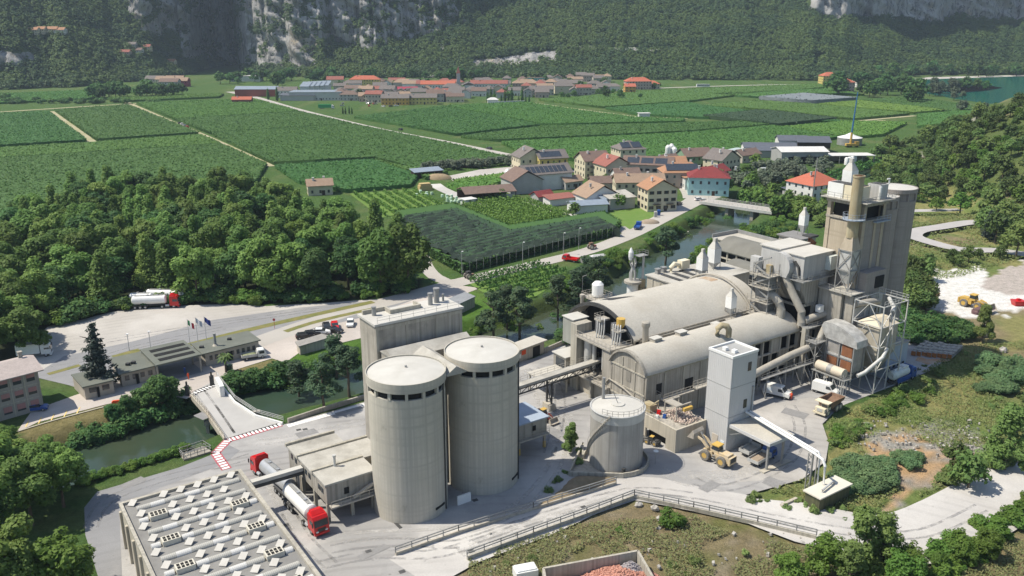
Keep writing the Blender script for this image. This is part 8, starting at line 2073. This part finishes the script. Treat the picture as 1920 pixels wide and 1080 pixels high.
# pickup and small flatbeds
def flatbed(loc,rz,m,bedm,loadm,label,L=6.0):
    o=thing('flatbed_truck',label,'truck',None,loc,rz); a=L/2
    part('chassis',MB().box(-a,a-.3,-.4,.4,.5,.7),DARKST,o)
    part('cab',MB().extr([(a-1.9,.45),(a,.45),(a+.05,1.1),(a-.35,2.0),(a-.5,2.12),(a-1.85,2.12),(a-1.95,1.9)],'y',-.95,.95),m,o)
    part('windscreen',MB().add([(a+.02,-.85,1.18),(a+.02,.85,1.18),(a-.3,.8,1.95),(a-.3,-.8,1.95)],[(0,1,2,3)]).move(.03),GLASS,o)
    for s in (-1,1):part('side_window',MB().box(a-1.6,a-.45,s*.95-.02,s*.95+.02,1.2,1.85),GLASS,o)
    bd=MB().box(-a,a-2.05,-1.1,1.1,.75,.9).box(-a,a-2.05,-1.1,-1.03,.9,1.35).box(-a,a-2.05,1.03,1.1,.9,1.35).box(-a,-a+.07,-1.03,1.03,.9,1.35).box(a-2.12,a-2.05,-1.03,1.03,.9,1.6)
    bed=part('bed',bd,bedm,o)
    if loadm:part('load',MB().frustum((-a+.08,a-2.13,-1.02,1.02),.9,(-a+.5,a-2.6,-.6,.6),1.25),loadm,bed)
    add_wheels(o,'van',[(x,s,.36) for x in (a-.9,-a+1.1) for s in (-.85,.85)]); return o
EARTH=mat('earth_load',(.36,.29,.22),(.29,.23,.17),2,.95)
flatbed((*W(114.0,87.6),.06),GA+.13,BLUEC,METAL_L,EARTH,'small truck with a blue cab and sand-filled flatbed before the canopy',6.4)
flatbed((*W(115.2,90.8),.06),GA+.1,DARKST,METAL_L,None,'dark flatbed truck parked under the canopy roof',5.8)
flatbed((*P(476,672),.06),.45,WHITE,METAL_L,mat('green_load',(.12,.16,.07),(.3,.3,.2),2,.9),'white flatbed pickup in front of the gatehouse',5.6)
# lorry-mounted vacuum tanker, blue and white
pA,pB=UV(*P(1664,722)),UV(*P(1698,700)); o=thing('vacuum_tanker','white and blue vacuum tanker lorry by the blue building','lorry',None,(*W(167.2,94.4),.06),GA+.05)
cab_truck(o,4.2,2.0,BLUEC,2.9); part('chassis',MB().box(-4.2,3.8,-.45,.45,.7,1.0),DARKST,o); part('side_tank',MB().box(-3.2,1.9,-1.24,-1.0,.6,1.6).box(-3.2,1.9,1.0,1.24,.6,1.6),BLUEC,o)
tk=part('tank',tank_body(-3.8,1.6,1.05,2.25,1.1),mat('pale_tank',(.62,.66,.63),(.54,.58,.55),.8,.5),o,True); part('hose_reel',MB().tube([(-3.2,0,3.3),(1.2,0,3.3)],.22,8).box(-.6,1.4,-.7,.7,3.2,3.6),WHITE,tk)
add_wheels(o,'truck',[(x,y,.5) for x in (3.0,-1.6,-2.9) for y in (-1.05,1.05)])
# haul truck on the east yard
def dumper(loc,rz,label,m,bodym,s=1.0):
    o=thing('dump_truck',label,'dump truck',None,loc,rz); o.scale=(s,)*3
    part('chassis',MB().box(-3.4,3.2,-.7,.7,.8,1.3),DARKST,o)
    part('cab',MB().box(1.2,2.7,-.2,1.35,1.3,2.9),m,o); part('window',MB().box(1.45,2.75,-.1,1.25,2.05,2.7).box(1.4,2.4,1.3,1.38,2.05,2.7),GLASS,o)
    part('hood',MB().box(2.2,3.7,-1.2,1.2,1.1,2.0),m,o); part('grille',MB().box(3.68,3.76,-.6,.6,1.15,1.9),METAL_L,o); part('bumper',MB().box(3.5,3.9,-1.5,1.5,.6,1.0),m,o)
    bd=MB().add([(-4.2,-1.6,2.2),(1.1,-1.6,1.5),(1.1,1.6,1.5),(-4.2,1.6,2.2),(-4.4,-1.75,3.0),(1.4,-1.75,3.3),(1.4,1.75,3.3),(-4.4,1.75,3.0),
                   (-4.3,-1.5,2.95),(1.2,-1.5,3.25),(1.2,1.5,3.25),(-4.3,1.5,2.95),(-4.1,-1.3,2.4),(.9,-1.3,1.75),(.9,1.3,1.75),(-4.1,1.3,2.4)],
                  [(0,3,2,1),(0,1,5,4),(1,2,6,5),(2,3,7,6),(3,0,4,7),(4,5,9,8),(5,6,10,9),(6,7,11,10),(7,4,8,11),(9,13,12,8),(10,14,13,9),(11,15,14,10),(8,12,15,11),(12,13,14,15)])
    part('tipper_body',bd,bodym,o); part('cab_shield',MB().box(1.41,3.2,-1.7,1.7,3.15,3.3),m,o)
    add_wheels(o,'dump',[(2.4,-1.25,.85),(2.4,1.25,.85),(-1.6,-1.25,.85),(-1.6,1.25,.85),(-3.2,-1.25,.85),(-3.2,1.25,.85)]); return o
BROWNB=mat('rusty_brown_body',(.24,.15,.10),(.17,.105,.07),1,.8)
dumper((*P(1551,772),.06),heading(P(1585,752),P(1530,783)),'cream haul truck with an empty brown tipper body beside the hedge',CREAM,BROWNB,.88)
gx,gy,gz=G(1720,568); dumper((gx,gy,gz+.1),2.4,'brown haul truck parked at the white gravel beside the tall silo',YELP,BROWNB,1.15)
# wheel loader at the pit
def loader(loc,rz,label,m,raised=True,s=1.0):
    o=thing('wheel_loader',label,'wheel loader',None,loc,rz); o.scale=(s,)*3
    part('rear_body',MB().box(-3.6,-.3,-1.0,1.0,1.0,2.1).box(-3.9,-3.5,-1.1,1.1,.8,2.2).box(-3.3,-1.2,-.9,.9,2.1,2.5),m,o); part('rear_grille',MB().box(-3.95,-3.88,-.8,.8,1.2,2.1),DARKST,o)
    part('cab',MB().box(-1.1,.5,-.85,.85,2.1,2.6),m,o); cb=part('cab_window',MB().frustum((-1.05,.45,-.82,.82),2.6,(-.95,.25,-.75,.75),3.5),GLASS,o); part('cab_roof',MB().box(-1.15,.45,-.9,.9,3.5,3.68),YELP,cb)
    part('front_frame',MB().box(.3,2.4,-.65,.65,.9,1.9).bar((2.0,-.6,1.6),(1.2,-.6,2.5),.3).bar((2.0,.6,1.6),(1.2,.6,2.5),.3),m,o)
    part('ladder',MB().box(-.6,.0,1.0,1.25,.6,.7).box(-.6,0,1.0,1.25,1.1,1.2).box(-.6,0,1.0,1.25,1.6,1.7),METAL,o)
    if raised:A_,B_=(1.3,2.4),(4.0,3.9)
    else:A_,B_=(1.3,2.4),(3.9,1.0)
    for sgn in (-1,1):part('lift_arm',MB().bar((A_[0],sgn*.65,A_[1]),((A_[0]+B_[0])/2,sgn*.65,(A_[1]+B_[1])/2+.35),.38).bar(((A_[0]+B_[0])/2,sgn*.65,(A_[1]+B_[1])/2+.35),(B_[0],sgn*.65,B_[1]),.34),m,o)
    part('tilt_link',MB().bar((1.6,0,2.2),(3.6,0,B_[1]+.9),.22),METAL,o)
    bx,bz=B_; tilt=.15 if raised else-.1
    prof=[(bx,bz-.35),(bx+1.5,bz-.45),(bx+1.55,bz-.38),(bx+.3,bz-.15),(bx+.15,bz+.6),(bx+.5,bz+1.1),(bx+.35,bz+1.2),(bx-.05,bz+.7)]
    part('bucket',MB().extr(prof,'y',-1.6,1.6).extr([(bx,bz-.35),(bx+1.5,bz-.45),(bx+.45,bz+1.1),(bx,bz+.6)],'y',-1.62,-1.55).extr([(bx,bz-.35),(bx+1.5,bz-.45),(bx+.45,bz+1.1),(bx,bz+.6)],'y',1.55,1.62),mat('dusty_bucket',(.48,.43,.36),(.3,.27,.23),1,.8),o)
    if raised:part('load',MB().frustum((bx+.2,bx+1.35,-1.5,1.5),bz-.3,(bx+.3,bx+.8,-1.0,1.0),bz+.45),EARTH,o)
    add_wheels(o,'load',[(1.5,-1.15,1.05),(1.5,1.15,1.05),(-2.1,-1.15,1.05),(-2.1,1.15,1.05)]); return o
lp,lq=P(1350,878),P(1300,850); DY=mat('dusty_yellow',(.58,.44,.24),(.50,.43,.33),1.2,.8)
loader((*W(107.0,92.4),.06),heading(lp,lq)+.15,'yellow wheel loader lifting its full bucket to the feed pit',DY,True,.95)
gx,gy,gz=G(1825,578); loader((gx,gy,gz+.1),-1.0,'yellow loader with dark machinery on the white gravel terrace',YELP,False,1.05)
solo('scrap_heap',MB().ball((0,0,.6),(3.2,2.0,1.2),9,5).tube([(-2,0,.5),(2.4,.6,1.7)],.3,6).tube([(-1,-1.4,.4),(1.6,1.2,1.5)],.25,6).box(-2.4,-.6,-.8,.8,.3,1.7),mat('scrap_iron',(.10,.05,.06),(.18,.12,.11),1.6,.8),'heap of dark reddish scrap iron before the gravel terrace','scrap',loc=(*G(1838,588)[:2],G(1838,588)[2]),rz=.5)
solo('red_hopper',MB().frustum((-1.2,1.2,-1,1),0,(-1.6,1.6,-1.3,1.3),1.4).box(-.4,.4,-.4,.4,1.4,1.9),REDP,'small red machine hopper at the far end of the gravel terrace','hopper',loc=G(1908,572))
gx,gy,gz=G(1856,585); solo('pink_drum',MB().tube([(-.8,0,.6),(.8,0,.6)],.6,12),mat('pink_plastic',(.65,.25,.27),None,1,.6),'pink drum lying beside the scrap heap','drum',loc=(gx,gy,gz))
loader((*W(91.6,123.0),.06),heading(W(91,127),W(91.8,119)),'small dark loader parked under the conveyor bridge',mat('dark_red_loader',(.22,.05,.04),(.1,.03,.03),1,.6),False,.62)
o=loader((*W(102.0,103.6),.06),GA+1.9,'small dark skid loader at the opening of the feed pit',DARKST,False,.45)
# vehicles on the valley road and in the fields
car(751,244,2.2,BLACKP,'dark car driving on the straight field road',4.3); car(917,280,2.2,BLACKP,'dark vehicle at the side turning of the field road',5.0)
for k,(px,py,m,lab) in enumerate(((336,232,BLACKP,'dark car parked on the grass track, first in line'),(341,234,WHITE,'white car parked on the grass track'),(346,236.5,SILVER,'silver car parked on the grass track'),(351,239,REDP,'red car parked on the grass track, last in line'))):car(px,py,2.1,m,lab,4.4)
car(1272,384,.9,BLACKP,'dark car parked at the orange-roofed house corner'); car(1311,376,.3,WHITE,'white car near the bridge head'); car(1322,379,.2,SILVER,'silver car at the bridge head'); car(1085,333,.4,WHITE,'white car parked at the cream apartment house'); car(965,313,.3,SILVER,'silver car at the storage yard end')
flatbed((*P(1196,428),.06),heading(P(1194,432),P(1203,420)),BLUEC,BLUEC,None,'blue tipper truck standing by the meadow on the valley road',7.0)
flatbed((*P(1070,490),.06),2.6,REDP,REDP,None,'red pickup on the grass beside the river-side rubble',5.6)
o=thing('tractor','small reddish tractor driving on the valley road','tractor',None,(*P(1110,467),.06),.5)
part('body',MB().box(-.4,1.6,-.4,.4,.7,1.3),mat('rust_red_paint',(.30,.08,.05),None,1,.6),o); part('cab',MB().box(-1.0,.3,-.6,.6,1.0,2.3),BROWNB,o); add_wheels(o,'dump',[(-.7,-.8,.85),(-.7,.8,.85)]); add_wheels(o,'van',[(1.2,-.7,.36),(1.2,.7,.36)])
o=thing('tractor','dark red tractor turning at the vine rows on the valley road','tractor',None,(*P(880,522),.06),.6)
part('body',MB().box(-.4,1.6,-.4,.4,.7,1.3),BROWNB,o); part('cab',MB().box(-1.0,.3,-.6,.6,1.0,2.3),DARKST,o); add_wheels(o,'dump',[(-.7,-.8,.85),(-.7,.8,.85)]); add_wheels(o,'van',[(1.2,-.7,.36),(1.2,.7,.36)])
o=thing('boat_trailer','white boat-shaped trailer lying on the grass by the river','trailer',None,(*P(1122,485),.1),.4); part('hull',MB().frustum((-2.4,2.4,-.5,.5),0,(-3,3,-1.0,1.0),1.0),WHITE,o); part('cover',MB().frustum((-2.9,2.9,-.95,.95),1.0,(-2,2,-.3,.3),1.4),METAL_L,o)
solo('grey_skip',MB().box(-2.4,2.4,-1.1,-1.0,.1,1.3).box(-2.4,2.4,1.0,1.1,.1,1.3).box(-2.4,-2.3,-1,1,.1,1.3).box(2.3,2.4,-1,1,.1,1.3).box(-2.3,2.3,-1,1,.1,.3),METAL,'grey open skip on the grass by the river','skip',loc=(*P(1103,492),0),rz=.3)
for k,(px,py) in enumerate(((1229,407),(1235,404))):solo('portable_toilet',MB().box(-.6,.6,-.6,.6,0,2.1).frustum((-.65,.65,-.65,.65),2.11,(-.4,.4,-.4,.4),2.4),(W_GREY,BLUEC)[k],('grey portable cabin by the road bend','blue portable cabin by the road bend')[k],'cabin',loc=(*P(px,py),0))
solo('earth_pile',MB().ball((0,0,0),(4,2.4,1.5),12,6),EARTH,'brown earth pile by the road bend','earth pile',loc=(*P(1218,418),0),smooth_=True)
solo('sand_pile',MB().ball((0,0,0),(7,4,2.6),14,6),mat('brown_sand',(.34,.26,.16),(.28,.21,.13),.8,.95),'brown sand pile beside the field shelter','sand pile',loc=(*P(822,335),0),smooth_=True)
o=thing('lorry','green lorry parked at the factory hall of the far village','lorry',None,(*P(612,204),0),.1); part('body',MB().box(-7,4.4,-1.3,1.3,1.0,4.0),mat('green_tarp',(.03,.30,.10),None,1,.6),o); cab_truck(o,7,2.2,WHITE,3.1); add_wheels(o,'truck',[(x,y,.5) for x in (6,-3,-5) for y in (-1,1)])
for k in range(12):car(rv.uniform(640,760),rv.uniform(194,201),rv.uniform(0,3),rv.choice((WHITE,SILVER,BLACKP,REDP)),'tiny parked car at the village edge car park',4.3,group='cars at the village edge')
o=thing('coach','pale coach driving on the far valley road','coach',None,(*P(1318,163.5),.1),.05); part('body',MB().box(-8,8,-1.4,1.4,.6,3.6),WHITE,o); part('window',MB().box(-7.6,7.8,-1.44,1.44,1.9,3.0),GLASS,o)
# ------------------------------------------------------------------ loose things of the works
RBOLD=mat('rust_orange_face',(.42,.17,.05),(.30,.12,.05),2,.9)
for k in range(8):
    a_=Vector(G(1712+9.6*k,668+.9*k)); b_=Vector(G(1737+9*k,648+1.2*k)); d_=(b_-a_); d_.z=0; L=d_.length
    o=thing('concrete_beam','long dark beam in the stack of beams behind the blue building','beam','stacked beams behind the blue building',(a_.x,a_.y,a_.z),math.atan2(d_.y,d_.x))
    part('beam',MB().box(0,L,-.5,.5,.25,1.25),mat('dusty_dark_beam',(.16,.145,.13),(.40,.38,.35),1.0,.9) if k==0 else bpy.data.materials['dusty_dark_beam'],o); part('rusty_end',MB().box(-.12,-.002,-.5,.5,.25,1.25),RBOLD,o)
    for j in range(4):part('white_saddle',MB().box(L*(.12+.24*j),L*(.2+.24*j),-.56,.56,1.252,1.36),CONC,o)
struct('rust_stain',MB().flat(PP((1722,668),(1738,674),(1778,672),(1782,676),(1740,684),(1716,676)),.045),mat('rust_stain',(.45,.24,.12),(.40,.33,.26),.5,.95))
# aggregate bay at the bottom edge
A0,A1,A2=P(1019,1066,2.5),P(1196,1033,2.5),P(1226,1086,2.5); A3=P(1030,1130,2.5)
o=thing('aggregate_bay','walled concrete bay holding pink and grey aggregate','bay',None,(A1[0],A1[1],0))
loc_=lambda mb:mb.move(-A1[0],-A1[1])
part('wall',loc_(wall_line(MB(),[A3,A0,A1,A2,P(1250,1130,2.5)],.35,-.4,2.6)),CONC,o)
part('floor_slab',loc_(MB().flat([A3,A0,A1,A2,P(1250,1130,2.5)],.05)),CONC_B,o)
solo('white_tank',MB().box(-1.6,1.6,-1,1,0,1.6).box(-1.4,1.4,-.8,.8,1.6,1.8),WHITE,'white box tank beside the aggregate bay','tank',loc=(*P(985,1083),0),rz=.3)
PINKA=mat('pink_aggregate',(.52,.26,.19),(.42,.22,.17),2.5,.95); TANA=mat('tan_aggregate',(.55,.36,.25),(.47,.31,.22),2.5,.95); GREYA=mat('grey_aggregate',(.36,.33,.33),(.27,.25,.26),2.5,.95)
def heap(cx,cy,rad,h,m,label,n,s0,s1,seed,sx=1.0):
    r=np.random.default_rng(seed); o_pts=[]
    mb=MB(); k=20
    V=[(cx+rad*sx*math.cos(6.283*i/k)*f_,cy+rad*math.sin(6.283*i/k)*f_,h*(1-f_)**.9+.02) for f_ in (1,.7,.4,.12) for i in range(k)]
    mb.add(V,[(j*k+i,j*k+(i+1)%k,(j+1)*k+(i+1)%k,(j+1)*k+i) for j in range(3) for i in range(k)]+[tuple(3*k+i for i in range(k))])
    for q in range(n):
        t_=r.uniform(0,6.283); f_=math.sqrt(r.random()); x,y=cx+rad*sx*f_*math.cos(t_),cy+rad*f_*math.sin(t_); z=h*(1-f_)**.9; s=r.uniform(s0,s1)
        mb.add((np.array([[-1,-1,-1],[1,-1,-1],[1,1,-1],[-1,1,-1],[-1,-1,1],[1,-1,1],[1,1,1],[-1,1,1]])*s*r.uniform(.45,1,(8,3))) @ np.linalg.qr(r.normal(size=(3,3)))[0]+np.array([x,y,z+.05]),[(0,3,2,1),(4,5,6,7),(0,1,5,4),(1,2,6,5),(2,3,7,6),(3,0,4,7)])
    return struct('aggregate_heap',mb,m,'stuff',label=label,cat='aggregate')
c1,c2,c3=P(1160,1083,1.5),P(1072,1098,1.2),P(1180,1064,1.5)
heap(c1[0]+.3,c1[1],5.0,2.6,PINKA,'pink stone heap in the aggregate bay',1500,.08,.2,1,1.3); heap(c2[0],c2[1],3.4,2.0,TANA,'tan stone heap in the aggregate bay',900,.08,.18,2); heap(c3[0]+.2,c3[1]-.2,2.6,2.6,GREYA,'grey stone crest in the aggregate bay',500,.08,.18,3)
# boulders and riprap
ROCK=mat('pale_rock',(.44,.42,.38),(.32,.30,.27),1.4,.95)
def boulder(px,py,s,label,grp=None):
    r=np.random.default_rng(int(px+py)); mb=MB().ball((0,0,s*.4),(s,s*.8,s*.7),7,5); mb.v=[tuple(np.array(v)*r.uniform(.8,1.12)) for v in mb.v]
    solo('boulder',mb,ROCK,label,'boulder',grp,loc=G(px,py),rz=px)
for px,py,s,lab in ((1197,950,.75,'pale boulder just below the corner of the guard wall'),(1228,956,.8,'pale boulder further along below the guard wall'),(1236,975,.6,'boulder low on the dry slope'),(1234,992,.5,'lowest boulder on the dry slope'),(1845,628,2.4,'large broken rock above the stacked beams'),(1880,660,1.2,'pale rock above the reeds on the terrace')):boulder(px,py,s,lab)
r=np.random.default_rng(8)
pts=[G(150+215*t_,872-92*t_+r.uniform(-7,5)) for t_ in r.random(160)]+[G(470+70*t_,752-22*t_+r.uniform(-5,5)) for t_ in r.random(60)]+[G(1240+150*t_,470-80*t_+r.uniform(-8,3)) for t_ in r.random(120)]
stones('riprap',pts,ROCK,'grey stones along the river banks','stones',.2,.65,(0,0,0),9)
pts=[(*G(U(1600,1880),U(790,860))[:2],.05) for k in range(220)]+[(*G(U(900,1640),U(1000,1090))[:2],.05) for k in range(70)]
stones('loose_stones',pts,ROCK,'loose pale stones scattered over the rough ground','stones',.08,.3,(0,0,0),10)
# palms
palm=None
for px,py,s,lab in ((424,698,1.0,'single palm beside the bridge head'),(1208,388,1.2,'palm in the trio before the orange-roofed house, first one'),(1215,389,1.3,'middle palm of the trio before the orange-roofed house'),(1196+24,388,1.1,'last palm of the trio before the orange-roofed house')):
    o=thing('palm_tree',lab,'palm',None,(*P(px,py),0)); part('trunk',MB().tube([(0,0,0),(.1,0,3.6*s)],[.28,.2],8),BARK,o)
    fr_=MB()
    for k in range(26):
        t_=k*2.4; up=.9-(k/26)*1.3; d_=Vector((math.cos(t_),math.sin(t_),0)); c_=Vector((.1,0,3.6*s)); sd=Vector((-d_.y,d_.x,0))*.32
        p1=c_+d_*1.0*s+Vector((0,0,up*1.0)); p2=c_+d_*1.9*s+Vector((0,0,up*1.1-.7))
        fr_.add([c_-sd*.2,p1-sd,p2-sd*.2,p2+sd*.2,p1+sd,c_+sd*.2],[(0,1,4,5),(1,2,3,4)])
    part('fronds',fr_,L_SCRUB,o)
# waste containers near the palm
solo('waste_bin',MB().box(-.7,.7,-.5,.5,.2,1.2).box(-.75,.75,-.55,.55,1.2,1.35),mat('green_bin',(.06,.10,.06),None,1,.6),'dark green waste bin beside the single palm','bin',loc=(*P(430,695),.05))
solo('orange_barrier',MB().box(-1.2,1.2,-.25,.25,0,.7).box(-1.0,1.0,-.2,.2,.7,.9),ORANGE,'orange plastic barrier at the parking lot edge','barrier',loc=(*P(222,758),.05),rz=.3)
solo('road_sign',MB().tube([(0,0,0),(0,0,2.4)],.05,6).tube([(0,-.04,2.4),(0,.04,2.4)],.35,14),mat('sign_red',(.4,.05,.06),None,1,.5),'small round red road sign at the parking entrance','sign',loc=(*P(515,616),0))
# loading-yard sign of the tank and round mirror post
o=thing('mirror_post','round white traffic mirror on a thin post before the oil tank','mirror',None,(*W(97.4,97.6),0)); part('post',MB().tube([(0,0,0),(0,0,2.6)],.05,6),METAL,o); part('mirror',MB().lathe(0,0,[(.1,2.5),(.5,2.6),(.4,2.72),(.05,2.78)],14),WHITE,o)

# ------------------------------------------------------------------ summer haze over the whole valley
hm=bpy.data.materials.new('summer_haze'); hm.use_nodes=True; t=hm.node_tree; t.nodes.clear()
vo=t.nodes.new('ShaderNodeVolumePrincipled'); vo.inputs['Density'].default_value=.00009; vo.inputs['Color'].default_value=(.66,.82,1.0,1); vo.inputs['Anisotropy'].default_value=.1
out=t.nodes.new('ShaderNodeOutputMaterial'); t.links.new(vo.outputs[0],out.inputs['Volume'])
struct('haze',MB().box(-2400,2600,-80,3050,-8,900),hm,'stuff',label='thin bluish summer haze filling the valley',cat='haze')
